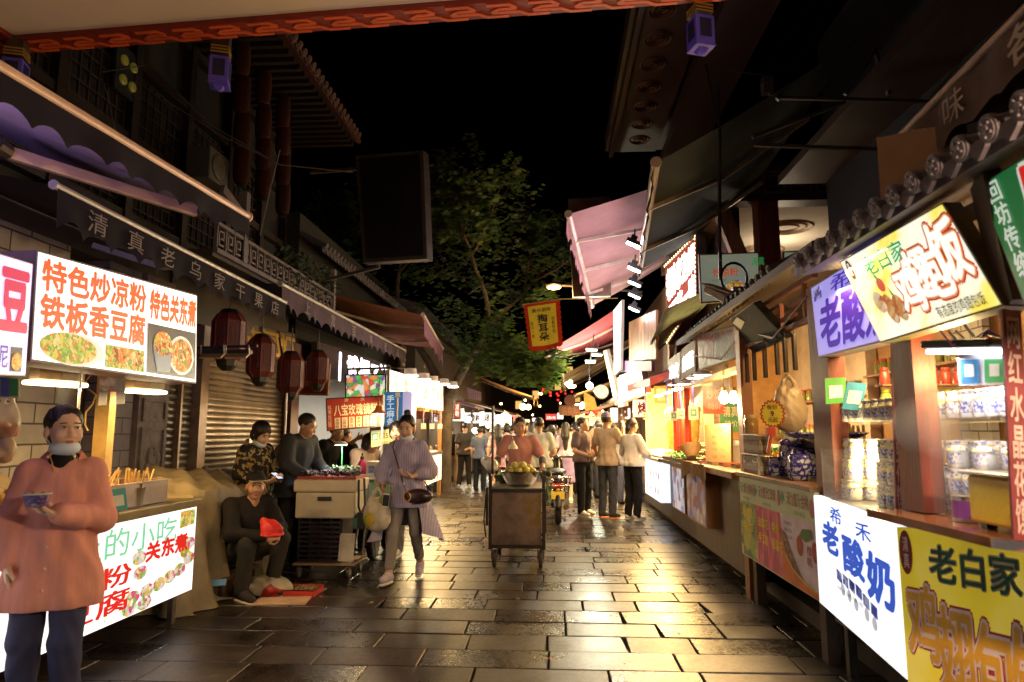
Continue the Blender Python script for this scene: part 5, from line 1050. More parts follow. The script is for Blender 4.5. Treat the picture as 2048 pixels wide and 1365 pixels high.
couplet(Quad(W(1783, 690, Y=3.63), W(1803, 688, Y=3.63), W(1812, 1032, Y=3.63), W(1792, 1030, Y=3.63)), '网红水晶花馍', sa)
m = MB(); m.bb(1.84, 1.97, 2.3, 2.42, 1.09, 2.4); m.build('post', red_wood, sa)
couplet(Quad(W(2004, 618, Y=2.42), W(2042, 622, Y=2.42), W(2066, 1085, Y=2.42), W(2028, 1080, Y=2.42)), '网红水晶花馍', sa)
m = MB(); m.add([(1.52, 1.0, 2.46), (1.52, 4.2, 2.46), (2.9, 4.2, 2.75), (2.9, 1.0, 2.75), (1.52, 1.0, 2.40), (1.52, 4.2, 2.40), (2.9, 4.2, 2.65), (2.9, 1.0, 2.65)], [(0, 3, 2, 1), (4, 5, 6, 7), (0, 1, 5, 4), (1, 2, 6, 5)]); tile_eave(m, (1.47, 1.2, 2.46), (1.47, 4.15, 2.46), (1, 0, .21), 18, .041, True, .5); m.build('tiled_roof', tile_b, sa)
m = MB(); m.bb(3.0, 3.05, 1.0, 4.3, 1.0, 2.7); m.build('rear_board', mat('yellowed stall lining', (.50, .36, .16), .6, 0, .15), sa)
m = MB(); m.bb(1.75, 1.8, 1.2, 4.2, 2.32, 2.40); m.bar((1.66, 2.62, 2.42), (1.62, 2.46, 1.88), .06, .14); m.build('roof_beam', dark_wood, sa)
q = Quad(W(1678, 524, Y=3.78), W(1884, 405, Y=2.83), W(2006, 612, Y=2.40), W(1760, 687, Y=3.42))
lit_y = wash('lit yellow wash', [(.28, (.95, .70, .02)), (.38, (1, .84, .16)), (.46, (1, .95, .66)), (.6, (1, .98, .85))], 1.25, 2.6)
big2 = [(.40, .36, .60, .86), (.53, .24, .73, .78), (.66, .28, .83, .82), (.78, .10, .99, .72)]
sign_box('lit_box_sign', 'bright yellow lit sign with red edged white words and chicken wings', q, lit_y, mat('yellow sign rim', (.10, .08, .02), .5), .07, prints=[
    (ink('brick red', (.50, .05, .01), .8), lambda m, q: [text(m, q, c, *b, .10, d=.003, slant=.15) for c, b in zip('鸡翅包饭', big2)], 'letter_outline'),
    (ink('salmon', (.85, .35, .15), .9), lambda m, q: [text(m, q, c, *b, .065, d=.0045, slant=.15) for c, b in zip('鸡翅包饭', big2)], 'letter_edge'),
    (ink('cream white', (1, .96, .85), 1.4), lambda m, q: [text(m, q, c, *b, .03, d=.006, slant=.15) for c, b in zip('鸡翅包饭', big2)]),
    (ink('sea green', (.01, .42, .22), .8), TT([('老白家', .22, .10, .62, .34, .02)])),
    (ink('dark brown', (.12, .03, .01), .6), lambda m, q: m.disc(q, .08, .16, .03, .13)), (ink('cream white', (1, .96, .85), 1.4), TT([('清真', .065, .07, .095, .25, 0, {'vert': True, 'd': .006})])),
    (ink('olive black', (.06, .05, .01), .6), TT([('有态度的鸡翅包饭', .60, .84, .94, .96, .012)])),
    (mottle('wing photo', [(.75, .3, .05), (.85, .5, .2), (.55, .15, .03), (.9, .7, .5)], 24, .8), lambda m, q: [m.disc(q, *a) for a in ((.20, .62, .05, .12), (.27, .72, .05, .16), (.35, .74, .05, .14))], 'dish_photo'),
    (ink('tomato', (.75, .08, .04), .8), lambda m, q: m.disc(q, .285, .46, .035, .08), 'tomato_photo'), (ink('leaf', (.1, .4, .08), .8), lambda m, q: [m.poly(q, [(.26, .36), (.275, .3), (.30, .44)]), m.poly(q, [(.33, .5), (.36, .62), (.33, .6)])], 'leaf_photo')])
q = Quad(W(1953, 372, Y=2.62), W(2300, 150, Y=1.75), W(2430, 470, Y=1.5), W(2050, 618, Y=2.28))
sign_box('lit_box_sign', 'green sign with white words and a red and white figure at the frame edge', q, glow('green sign film', (.02, .22, .06), .55), dark_steel, .12, prints=[
    (ink('pale white', (.8, .85, .75), .8), TT([('回坊传统小', .055, .03, .16, 1.02, .015, {'vert': True})])), (ink('pale white', (.8, .85, .75), .8), lambda m, q: text(m, q, '八宝', .22, -.0, .9, .62, .09, d=.003), 'letter_edge'), (ink('scarlet', (.72, .02, .015), .9), lambda m, q: text(m, q, '八宝', .22, -.0, .9, .62, .03, d=.006))])
q = Quad(W(1620, 576, Y=4.42), W(1772, 478, Y=3.6), W(1765, 684, Y=3.62), W(1636, 716, Y=4.42))
sign_box('lit_box_sign', 'lilac lit yogurt sign with dark violet brush words, half behind the yellow sign', q, glow('lilac yogurt sign', (.42, .38, .98), .95), alu, .1, prints=[(ink('ultramarine', (.06, .02, .42), .8), TT([('希禾', .30, .03, .95, .26, .01), ('老酸奶', .10, .26, 1.12, .94, .03)])), (mottle('jar picture', [(.1, .08, .4), (.6, .6, .8), (.4, .4, .7)], 30, .8), lambda m, q: m.poly(q, [(.05, .08), (.17, .04), (.17, .22), (.05, .24)]), 'jar_picture')])
# yogurt stall
sb = thing('food_stall', 'yogurt stall with white lit front, glass case and brown posts', 'stall', (2, 3.9, 0))
q = Quad((1.64, 4.52, 1.055), (1.56, 3.31, 1.02), (1.56, 3.31, .36), (1.64, 4.52, .405))
m = MB(); m.slab(q, .05); pn = m.build('lit_front', glow('cool white front', (.93, .95, 1), 1.45), sb)
PP(ink('bright blue', (.015, .10, .62), .9), TT([('希', .25, .03, .42, .18, .015), ('禾', .58, .06, .76, .21, .015), ('老', .12, .18, .36, .47, .045), ('酸', .40, .22, .66, .54, .045), ('奶', .68, .25, .97, .62, .045)]), pn)
PP(mottle('blue jar photo', [(.03, .06, .35), (.1, .15, .5), (.35, .4, .6), (.02, .03, .2)], 22, .8), lambda m, q: [m.poly(q, [(a, b), (a+.07, b+.02), (a+.07, b+.11), (a, b+.09)]) for a, b in ((.30, .56), (.38, .565), (.46, .57), (.54, .58), (.62, .615), (.70, .64))], pn, 'jar_photo')
PP(ink('pale grey', (.55, .58, .62), .9), lambda m, q: [m.disc(q, a+.035, b+.15, .028, .05) for a, b in ((.34, .56), (.42, .57), (.50, .60), (.62, .615), (.70, .64))], pn, 'jar_photo')
PP(mat('grey small words', (.2, .2, .22), .6), TT([('怀旧老味道', .3, .70, .62, .74, 0)]), pn)
m = MB(); m.bb(1.72, 3.0, 3.4, 4.5, .3, 1.02); m.build('stall_body', dark_steel, sb); m = MB(); m.bb(1.66, 3.0, 3.47, 4.56, 1.02, 1.05); m.build('counter_top', steel, sb)
m = MB(); yb = post(m, 1628, 1664, 1.70, .9, 2.4); m.build('post', red_wood, sb)
for x, y in ((1.8, 3.5), (1.75, 4.45)): m = MB(); m.bb(x, x+.05, y-.05, y, 0, .3); m.build('leg', dark_steel, sb)
clg = glassm('stall glass', (.9, .9, .85), .14, .05)
m = MB(); m.bb(1.665, 1.672, 3.66, 4.42, 1.05, 1.35); m.build('glass_pane', clg, sb); m = MB(); m.bb(1.70, 1.707, 2.72, 3.46, 1.09, 1.42); m.build('glass_pane', glassm('misted glass', (.9, .85, .75), .10, .3), sb)
m = MB(); m.bb(1.72, 2.3, 2.7, 4.45, 1.16, 1.17); m.bb(1.80, 2.3, 2.7, 4.45, 1.50, 1.51); m.build('glass_shelf', clg, sb)
m = MB(); m.bb(1.85, 1.95, 3.75, 4.3, 2.24, 2.27); m.build('strip_lamp', glow('stall strip', (1, .83, .5), 14), sb)
light('AREA', 'stall_light', (1.95, 3.7, 2.2), 120, (1, .70, .30), sb, .8, (-.35, 0, -1))
light('POINT', 'stall_light', (1.80, 4.05, 1.28), 24, (1, .72, .32), sb, .05); light('POINT', 'stall_light', (1.76, 3.10, 1.72), 22, (1, .72, .32), sb, .05)
m = MB(); m.ball((1.84, 4.05, 1.36), .04, 10); m.build('case_bulb', glow('case bulb', (1, .85, .5), 25), sb, True)
# yogurt jars
jw = mat('milk white jar', (.70, .66, .58), .25, 0, .06, coat=.5); jb = mottle('blue and white paper', [(.10, .12, .42), (.72, .68, .6), (.66, .55, .2), (.75, .72, .68), (.72, .7, .66)], 60, 0, .6)
def yogurt_jar():
    t = thing('yogurt_jar', 'white yogurt jar with tied paper cap behind the stall glass', 'jar', (0, 0, 0), 'yogurt jars stacked in the glass case')
    m = MB(); m.lathe([(.034, 0), (.040, .008), (.042, .05), (.040, .085), (.030, .10)], (0, 0, 0), 16); m.build('jar', jw, t, True)
    m = MB(); m.lathe([(.047, .078), (.040, .095), (.037, .102), (.040, .105), (.040, .118), (.0, .122)], (0, 0, 0), 14); m.build('paper_cap', jb, t, True)
    m = MB()
    for k in range(12):
        a0, a1 = R(200+k*9), R(209+k*9); m.add([(.0428*math.cos(a0), .0428*math.sin(a0), .02), (.0428*math.cos(a1), .0428*math.sin(a1), .02), (.0428*math.cos(a1), .0428*math.sin(a1), .07), (.0428*math.cos(a0), .0428*math.sin(a0), .07)], [(0, 1, 2, 3)])
    m.build('blue_label', mottle('blue label', [(.12, .12, .42), (.72, .7, .66), (.72, .7, .66), (.2, .2, .5)], 75, 0, .5), t)
    return t
j = yogurt_jar(); rj = random.Random(9); spots = []
for lay, (z, cols) in enumerate(((1.052, 3), (1.172, 3), (1.292, 2), (1.512, 2))):
    for c in range(cols):
        for r_ in range(19):
            y = 2.72+r_*.094
            if lay < 3 and 3.40 < y < 3.52 or lay < 3 and c < 2 and 3.92 < y < 4.17: continue
            if lay == 2 and rj.random() < .08: continue
            spots.append((1.775+c*.1+.01*lay+rj.uniform(-.006, .006), y+rj.uniform(-.006, .006), z))
    if lay == 2: pass
spots = [s for s in spots if not (s[2] < 1.06 and s[1] < 3.5) ]
for i, s_ in enumerate(spots): o = j if i == 0 else dup(j); o.location = s_; o.rotation_euler.z = rj.uniform(-.5, .5)-.5
# condiment jars behind
for k in range(2):
    sh = thing('condiment_rack', 'wire rack of small jars with '+('red' if k == 0 else 'green')+' labels above the yogurt', 'rack', W(1760, 745+k*45, Y=4.35)); z = W(1760, 768+k*45, Y=4.35).z
    m = MB(); m.bb(2.05, 2.6, 4.38, 4.5, z-.01, z); m.build('shelf', brown_wood, sh)
    for i in range(7):
        m = MB(); m.lathe([(.028, 0), (.03, .01), (.03, .07), (.02, .085), (.024, .088), (.024, .105)], (2.09+i*.075, 4.44, z+.002), 12); m.build('small_jar', mat('condiment %d' % k, ((.40, .05, .03), (.30, .33, .04))[k], .3, 0, .3, 20), sh, True)
q = Quad(W(1650, 757, Y=4.25), W(1691, 755, Y=4.25), W(1692, 806, Y=4.25), W(1652, 809, Y=4.25)); card('green edged payment card beside the blue one under the lilac yogurt sign', q, paint('card lime green', (.06, .25, .04)))
q = Quad(W(1695, 764, Y=4.1), W(1734, 768, Y=4.1), W(1722, 822, Y=4.1), W(1684, 818, Y=4.1)); card('tilted blue payment card next to the green edged one', q, paint('card sky blue', (.03, .22, .36)))
q = Quad(W(1914, 710, Y=2.75), W(2016, 708, Y=2.62), W(2016, 770, Y=2.62), W(1918, 772, Y=2.75)); o = thing('payment_card', 'white sheet with large blue and green payment cards hanging over the yellow box', 'payment card', q.at(.5, 0)); m = MB(); m.slab(q, .004); b = m.build('sheet', paint('sheet white', (.62, .64, .72)), o)
for (a, c_, n_) in ((.05, paint('card blue two', (.03, .20, .42)), 'blue_card'), (.55, paint('card green two', (.06, .33, .10)), 'green_card')): m = MB(); m.slab(q, .002, a, .16, a+.38, .92, d=.003); d_ = m.build(n_, c_, b); m = MB(); m.slab(q, .001, a+.1, .32, a+.29, .72, d=.0045); m.build('blank_field', paint('card white', (.62, .62, .56)), d_)
tl = thing('tube_light', 'white tube light in a dark curved housing under the yellow sign', 'lamp', W(1930, 690, Y=2.8)); a, b = W(1860, 690, Y=2.95), W(2000, 686, Y=2.6); m = MB(); m.bar(a, b, .10, .035); m.build('housing', black, tl, bevel=.012); m = MB(); m.bar(a+V(0, 0, -.03), b+V(0, 0, -.03), .05, .02); m.build('tube', glow('tube glass', (.95, .95, 1), 8), tl, bevel=.006)
light('AREA', 'tube_glow', (a+b)/2+V(0, 0, -.06), 12, (.95, .95, 1), tl, .5, (0, 0, -1), sy=.06)
for i, c_ in enumerate(((.4, .1, .3), (.1, .1, .4), (.35, .2, .05))):
    o = thing('loose_wire', ('magenta', 'blue', 'ochre')[i]+' loop of loose wire under the yellow sign', 'wire', W(1920, 680, Y=2.75)); m = MB(); m.tube([W(1880+i*16, 662, Y=2.8), W(1905+i*14, 690-i*4, Y=2.75), W(1940+i*14, 682, Y=2.72), W(1975, 660+i*4, Y=2.7), W(2000, 675, Y=2.66)], .005, 5); m.build('wire', paint('wire %d' % i, c_), o)
# yellow fryer box etc.
fb = thing('yellow_box', 'bright yellow fryer box with a chrome rim on the brown counter', 'box', (2.05, 2.6, 1.09)); yb_ = mat('bright yellow enamel', (.62, .40, .01), .3, 0, .08, coat=.4)
c0 = W(1935, 985, Y=2.85); m = MB(); m.bb(c0.x, c0.x+.55, 2.45, 2.85, 1.105, 1.285); m.build('box_body', yb_, fb, bevel=.012); m = MB(); m.bb(c0.x-.02, c0.x+.57, 2.43, 2.87, 1.287, 1.30); m.build('rim', steel, fb, bevel=.004); m = MB(); [m.bb(c0.x+a, c0.x+a+.04, 2.5+b, 2.54+b, 1.086, 1.105) for a in (.02, .48) for b in (0, .28)]; m.build('foot', black, fb)
s = Solid(); p = Vector((c0.x+.14, 2.66, 1.335)); s.ell(p, (.06, .045, .035), .02).ell(p+V(.06, .02, .01), (.04, .035, .03), .02); s.fold = lambda X, Y, Z: .006*np.sin(X*110)*np.sin(Y*120+Z*60); o = thing('fried_chicken', 'piece of golden fried chicken on the yellow box', 'food', p); solid_obj('piece', [(*s.mesh(.006), 0)], [mat('fried crust', (.42, .15, .03), .5, 0, .4, 30, .5)], o)
p = W(1932, 1015, Y=2.98); o = thing('tin_can', 'small metal tin with a purple label beside the yellow box', 'can', (p.x, p.y, 1.088)); m = MB(); m.lathe([(.05, 0), (.05, .1), (.053, .102), (.045, .10)], (p.x, p.y, 1.088), 20); m.build('tin', steel, o, True); m = MB(); m.lathe([(.0508, .015), (.0508, .085)], (p.x, p.y, 1.088), 20); m.build('paper_label', paint('label purple', (.22, .05, .2)), o)
bx = thing('cardboard_box', 'brown cardboard box with printed sides standing on the tiled roof', 'box', W(1790, 430, Y=3.9)); kb = mat('brown cardboard', (.36, .22, .11), .8, 0, .12)
p = W(1716, 440, Y=3.9); rt_ = Matrix.Rotation(R(-28), 3, 'Z'); p2 = Vector((2.08, 3.80, 2.86)); m = MB(); m.box(p2, (.42, .34, .44), rt_); cbx = m.build('carton', kb, bx); m = MB(); m.box(p2+rt_ @ V(.0, 0, .221), (.06, .343, .003), rt_); m.build('tape', mat('tan tape', (.42, .28, .12), .3), cbx)
def bface(d_): 
    n = rt_ @ d_; e = Vector((0, 0, 1)).cross(n); e = e if True else -e; hw = .17 if abs(d_.x) > .5 else .21; dd = .21 if abs(d_.x) > .5 else .17; c = p2+n*(dd+.002); e.normalize(); return Quad(c-e*hw+V(0, 0, .22), c+e*hw+V(0, 0, .22), c+e*hw-V(0, 0, .22), c-e*hw-V(0, 0, .22))
qb = bface(V(-1, 0, 0)); m = MB(); text(m, qb, '小心轻放', .66, .15, .78, .75, 0, True); text(m, qb, '向上', .2, .3, .3, .6, 0, True); text(m, qb, '上', .06, .55, .22, .8, 0); m.build('lettering', mat('dull red print', (.25, .06, .04), .7), cbx)
# fruit and honey stall
sc_ = thing('food_stall', 'honey stall with fruit poster front, porcelain jars and hanging wooden tags', 'stall', (2, 5.5, 0))
q = Quad((1.66, 6.34, 1.055), (1.65, 4.53, 1.07), (1.65, 4.53, .40), (1.66, 6.34, .39)); m = MB(); m.slab(q, .03); pn = m.build('poster_front', mat('sage poster', (.52, .55, .32), .35, 0, .08, emit=.05), sc_)  # unlit printed poster; the slight glow in its colours stands in for lamplight
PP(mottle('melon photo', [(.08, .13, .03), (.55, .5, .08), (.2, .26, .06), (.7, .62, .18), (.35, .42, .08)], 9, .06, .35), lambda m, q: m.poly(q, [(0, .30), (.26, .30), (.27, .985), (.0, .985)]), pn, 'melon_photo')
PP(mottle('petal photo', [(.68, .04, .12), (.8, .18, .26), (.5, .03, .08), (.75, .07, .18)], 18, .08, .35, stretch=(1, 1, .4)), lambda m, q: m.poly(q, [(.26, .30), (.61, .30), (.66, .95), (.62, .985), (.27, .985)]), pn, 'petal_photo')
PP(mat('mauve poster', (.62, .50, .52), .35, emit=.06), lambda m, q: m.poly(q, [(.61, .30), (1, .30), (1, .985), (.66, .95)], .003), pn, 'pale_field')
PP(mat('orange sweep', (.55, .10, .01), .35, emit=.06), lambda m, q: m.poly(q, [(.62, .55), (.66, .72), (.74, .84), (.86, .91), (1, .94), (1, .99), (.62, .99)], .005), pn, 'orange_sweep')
PP(mat('yellow line', (.65, .5, .03), .35), lambda m, q: m.poly(q, [(.62, .53), (.66, .70), (.74, .82), (.86, .89), (1, .925), (1, .945), (.86, .915), (.74, .845), (.66, .725), (.62, .56)], .006), pn, 'yellow_sweep')
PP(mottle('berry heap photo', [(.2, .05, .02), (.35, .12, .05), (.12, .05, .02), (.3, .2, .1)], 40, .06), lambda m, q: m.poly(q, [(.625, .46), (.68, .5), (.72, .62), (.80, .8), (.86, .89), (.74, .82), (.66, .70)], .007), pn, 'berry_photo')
PP(mat('brick red words', (.36, .04, .03), .5), TT([('沃力蜜汁杏桃', .02, .06, .22, .2, .012), ('沃力蜜汁红玫瑰', .32, .05, .56, .2, .012), ('沃力蜜汁合桃', .70, .04, .94, .19, .012), ('樱桃', .90, .52, .95, .72, .01, {'vert': True, 'd': .007})]), pn)
PP(mat('moss words', (.14, .2, .07), .5), TT([('绿色食品', .06, .23, .17, .28, 0), ('绿色食品', .38, .23, .50, .28, 0), ('绿色食品', .78, .22, .9, .27, 0)]), pn)
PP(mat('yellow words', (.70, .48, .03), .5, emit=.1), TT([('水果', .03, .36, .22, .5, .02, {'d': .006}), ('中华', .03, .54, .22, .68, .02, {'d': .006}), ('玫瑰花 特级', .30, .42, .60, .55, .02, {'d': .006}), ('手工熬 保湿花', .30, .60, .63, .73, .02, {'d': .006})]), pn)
PP(mat('small black words', (.03, .03, .03), .5), TT([('可做茶饮', .66, .36, .75, .4, 0, {'d': .006}), ('纯天然品', .66, .43, .75, .47, 0, {'d': .006}), ('手工制作', .66, .50, .75, .54, 0, {'d': .006})]), pn)
PP(mat('cherry red', (.40, .03, .02), .4), lambda m, q: (m.disc(q, .83, .56, .035, .10, .006), m.disc(q, .98, .56, .025, .10, .006)), pn, 'cherry_photo'); PP(mat('cherry leaf', (.05, .16, .03), .4), lambda m, q: m.poly(q, [(.83, .46), (.87, .38), (.96, .36), (.97, .44), (.90, .50)], .008), pn, 'leaf_photo')
PP(mat('logo green', (.05, .30, .08), .4), lambda m, q: [m.poly(q, [(a, .2), (a-.02, .12), (a, .05), (a+.02, .12)], .005) for a in (.0, .27, .65)], pn, 'logo'); PP(mat('pink fruit', (.45, .10, .16), .4), lambda m, q: (m.disc(q, .245, .13, .02, .08), m.disc(q, .605, .14, .02, .09), m.disc(q, .97, .16, .025, .09)), pn, 'fruit_photo')
m = MB(); m.bb(1.7, 2.9, 4.55, 6.3, .38, 1.04); m.build('stall_body', dark_wood, sc_); m = MB(); m.bb(1.63, 2.9, 4.55, 6.36, 1.071, 1.10); m.build('counter_top', brown_wood, sc_)
for y in (4.7, 6.2): m = MB(); m.bb(1.72, 1.80, y-.05, y+.05, 0, .38); m.build('leg', mat('mud brown leg', (.10, .07, .05), .7), sc_)
m = MB(); m.bb(1.70, 1.80, 6.30, 6.44, 0, 2.5); m.build('post', mat('orange brown post', (.30, .10, .025), .45, coat=.3), sc_)
lat = MB()
for z0 in (2.2, 2.48): lat.bb(1.74, 1.78, 4.6, 6.3, z0, z0+.035)
for (a, b, c, d) in ((4.8, 2.2, 4.8, 2.48), (5.0, 2.3, 5.3, 2.3), (5.3, 2.2, 5.3, 2.42), (5.3, 2.42, 5.7, 2.42), (5.7, 2.2, 5.7, 2.42), (5.9, 2.3, 5.9, 2.48), (4.8, 2.38, 5.1, 2.38)): lat.bar((1.76, a, b), (1.76, c, d), .03)
lat.build('lattice', red_wood, sc_)
m = MB(); m.bb(3.0, 3.05, 4.3, 6.5, 1.0, 2.6); m.build('rear_board', mat('warm plank wall', (.30, .15, .06), .6, 0, .3, 4, .3, stretch=(1, 4, .6)), sc_)
m = MB(); m.bb(2.9, 2.95, 4.75, 5.1, 1.3, 2.4); m.build('brick_panel', bricks('pale brick panel', (.4, .38, .36), (.35, .33, .31), (.1, .1, .1), .2, .07, .006), sc_)
for k, (y, z) in enumerate(((4.9, 2.1), (5.05, 2.08))):
    b_ = thing('light_bulb', ('nearer' if k == 0 else 'farther')+' warm bulb behind the lattice of the honey stall', 'bulb', (2.3, y, z+.35)); m = MB(); m.ball((2.3, y, z+.35), .05, 12); m.build('bulb_glass', glow('warm bulb', (1, .82, .45), 16), b_, True); m = MB(); m.tube([(2.3, y, z+.40), (2.3, y, z+.5)], .02, 8); m.build('socket', black, b_)
    light('POINT', 'bulb_light', (2.25, y, z+.3), 26, (1, .62, .22), b_, .05)
m = MB(); m.add([(1.6, 4.2, 2.62), (1.6, 8.9, 2.62), (3, 8.9, 3.1), (3, 4.2, 3.1), (1.6, 4.2, 2.56), (1.6, 8.9, 2.56), (3, 8.9, 3.0), (3, 4.2, 3.0)], [(0, 3, 2, 1), (4, 5, 6, 7), (0, 1, 5, 4), (1, 2, 6, 5), (0, 4, 7, 3)]); tile_eave(m, (1.66, 5.1, 2.66), (1.72, 8.7, 2.66), (1, 0, .5), 22, .05, True, .35)
o = thing('tiled_eave', 'row of black drip tiles over the maroon sign and wooden tags', 'eave', (1.7, 6.8, 2.6)); m.build('tiles', mat('black drip tile', (.035, .028, .026), .6, 0, .4), o)
q = Quad(W(1459, 640, Y=6.5), W(1506, 606, Y=5.6), W(1572, 677, Y=5.2), W(1506, 708, Y=6.1)); sign_box('signboard', 'dark hanging board with faint gold reeds tilted under the black drip tiles', q, mat('lacquer with gold reeds', (.006, .005, .004), .8, 0, .4, 7, 0, stretch=(2, 2, .4), dirt=(.08, .055, .015), dirt_at=.6), black, .06, rim=.006, prints=[(mat('pale paper note', (.4, .38, .33), .7), lambda m, q: m.poly(q, [(.05, .12), (.30, .06), (.42, .26), (.16, .36)], .005), 'paper_note')])
# hanging wooden tags
tgm = mat('black wooden tag', (.022, .014, .012), .5); wd = ('蜂蜜', '杏桃', '玫瑰', '酥油', '红枣', '核桃', '桂花')
for i, px in enumerate((1489, 1500, 1515, 1537, 1562, 1579, 1598)):
    X = 1.735; y = W(px, 865, X=X).y; t = thing('wooden_tag', ('farthest', 'second farthest', 'third farthest', 'middle', 'third nearest', 'second nearest', 'nearest')[i]+' of seven black wooden tags hanging from the honey stall beam', 'tag', (X, y, 2.02), 'black wooden tags'); m = MB(); m.box((X, y, 2.02), (.02, .045, .26), Matrix.Rotation(R(-50), 3, 'Z')); bb_ = m.build('board', tgm, t, bevel=.006)
    n = Vector((-math.cos(R(50)), -math.sin(R(50)), 0)); n = Matrix.Rotation(R(-50), 3, 'Z') @ V(-1, 0, 0); e = Matrix.Rotation(R(-50), 3, 'Z') @ V(0, -1, 0); c = V(X, y, 2.02)+n*.0105
    q = Quad(c-e*.018+V(0, 0, .1), c+e*.018+V(0, 0, .1), c+e*.018-V(0, 0, .1), c-e*.018-V(0, 0, .1)); m = MB(); text(m, q, wd[i]+'茶', 0, 0, 1, 1, 0, True, d=.002); m.build('lettering', mat('dull tag words', (.32, .26, .2), .6), bb_); m = MB(); m.tube([(X, y, 2.15), (X, y, 2.22)], .004, 5); m.build('cord', black, t)
# porcelain
def porc_mat():
    m, nt, b = _nt('blue and white porcelain'); co = coords(nt); n = noise(nt, co, 16, 3, .55); vo = nt.nodes.new('ShaderNodeTexVoronoi'); vo.inputs['Scale'].default_value = 22; nt.links.new(co, vo.inputs['Vector'])
    a = nt.nodes.new('ShaderNodeMath'); a.operation = 'MULTIPLY_ADD'; a.inputs[1].default_value = .45; nt.links.new(vo.outputs['Distance'], a.inputs[0]); nt.links.new(n.outputs[0], a.inputs[2])
    r = ramp(nt, [(.52, (.62, .62, .66)), (.58, (.62, .62, .66)), (.62, (.06, .05, .34)), (.74, (.03, .02, .22)), (.80, (.5, .5, .6))]); nt.links.new(a.outputs[0], r.inputs[0]); nt.links.new(r.outputs[0], b.inputs['Base Color']); b.inputs['Roughness'].default_value = .12; b.inputs['Coat Weight'].default_value = .5; return m
pm = porc_mat(); bluew = mat('porcelain blue rim', (.05, .045, .28), .15)
for i, (px, py, w_, h_, lid, Y, lab) in enumerate(((1540, 965, .11, .26, True, 5.75, 'large blue and white porcelain jar with domed lid behind the others'), (1578, 970, .10, .23, False, 5.5, 'wide open blue and white porcelain jar in the middle of the counter'), (1530, 975, .06, .15, False, 5.75, 'small blue and white porcelain pot before the domed jar'), (1592, 985, .085, .19, False, 5.2, 'blue and white porcelain pot with blossom rim nearest the brown post'), (1625, 965, .10, .22, True, 4.85, 'blue and white porcelain jar with white lid behind the brown post'))):
    x = 1.80+(.14 if i in (0, 1, 4) else .0); y = Y; t = thing('porcelain_jar', lab, 'jar', (x, y, 1.10), 'blue and white porcelain jars')
    m = MB(); m.lathe([(w_*.8, 0), (w_, h_*.15), (w_*1.02, h_*.6), (w_*.92, h_*.92), (w_*.85, h_*.94), (w_*.82, h_), (w_*.75, h_), (w_*.72, h_*.9)], (x, y, 1.101), 28); m.build('jar_body', pm, t, True)
    m = MB(); m.lathe([(w_*.865, h_*.955), (w_*.865, h_*1.0)], (x, y, 1.101), 28); m.lathe([(w_*1.025, h_*.18), (w_*1.035, h_*.22)], (x, y, 1.101), 28); m.build('blue_band', bluew, t, True)
    if lid: m = MB(); m.lathe([(w_*.95, h_*1.01), (w_*.9, h_*1.05), (w_*.5, h_*1.2), (w_*.12, h_*1.25), (w_*.14, h_*1.32), (0, h_*1.34)], (x, y, 1.101), 28); m.build('lid', pm, t, True)
t = thing('porcelain_plate', 'broad porcelain platter with zigzag blue rim above the jars', 'plate', (2.1, 5.3, 1.42)); m = MB(); m.lathe([(.0, 0), (.22, .005), (.30, .04), (.30, .05), (.21, .02)], (2.05, 5.35, 1.40), 32); m.build('platter', pm, t, True)
m = MB(); m.bb(2.0, 2.5, 5.0, 5.7, 1.10, 1.40); m.build('stand', dark_wood, t)
bo = thing('glass_bottle', 'small clear bottle with white cap on the two tier rack', 'bottle', (0, 0, 0), 'small bottles on the honey stall rack'); m = MB(); m.lathe([(.022, 0), (.024, .01), (.024, .085), (.012, .11), (.012, .125)], (0, 0, 0), 10); m.build('bottle', mat('honey bottle', (.32, .27, .20), .12, 0, .3, 20, coat=.6), bo, True); m = MB(); m.lathe([(.014, .12), (.014, .145), (0, .146)], (0, 0, 0), 8); m.build('cap', white_plastic, bo); m = MB(); m.lathe([(.0247, .03), (.0247, .07)], (0, 0, 0), 10); m.build('paper_label', paint('label cream', (.55, .5, .4)), bo)
k = 0
for z in (1.102, 1.272):
    for i in range(8):
        for c in range(2): (bo if k == 0 else dup(bo)).location = (1.70+c*.06, 5.82+i*.058, z); k += 1
rk = thing('bottle_rack', 'two tier rack of small bottles beside the orange brown post', 'rack', (1.75, 6, 1.1)); m = MB(); m.bb(1.67, 1.8, 5.78, 6.29, 1.258, 1.268); [m.bb(1.67, 1.685, y-.006, y+.006, 1.102, 1.258) for y in (5.79, 6.28)]; m.bb(1.67, 1.80, 5.78, 6.29, 1.425, 1.435); m.build('shelf', alu, rk)
t = thing('honey_jar', 'large honey jar with pale lid on top of the bottle rack', 'jar', (1.74, 6.18, 1.44)); m = MB(); m.lathe([(.055, 0), (.06, .01), (.06, .12), (.05, .135)], (1.74, 6.18, 1.436), 18); m.build('jar', mat('honey', (.45, .25, .06), .15, 0, .2, coat=.6), t, True); m = MB(); m.lathe([(.055, .135), (.055, .165), (0, .168)], (1.74, 6.18, 1.436), 18); m.build('lid', paint('lid pale', (.55, .42, .2)), t, True)
p = W(1579, 820, Y=5.3); bag('crumpled pale shopping bag hanging in the honey stall', p, .13, .46, mat('creamy bag plastic', (.36, .27, .17), .4, 0, .2, 6, .4))
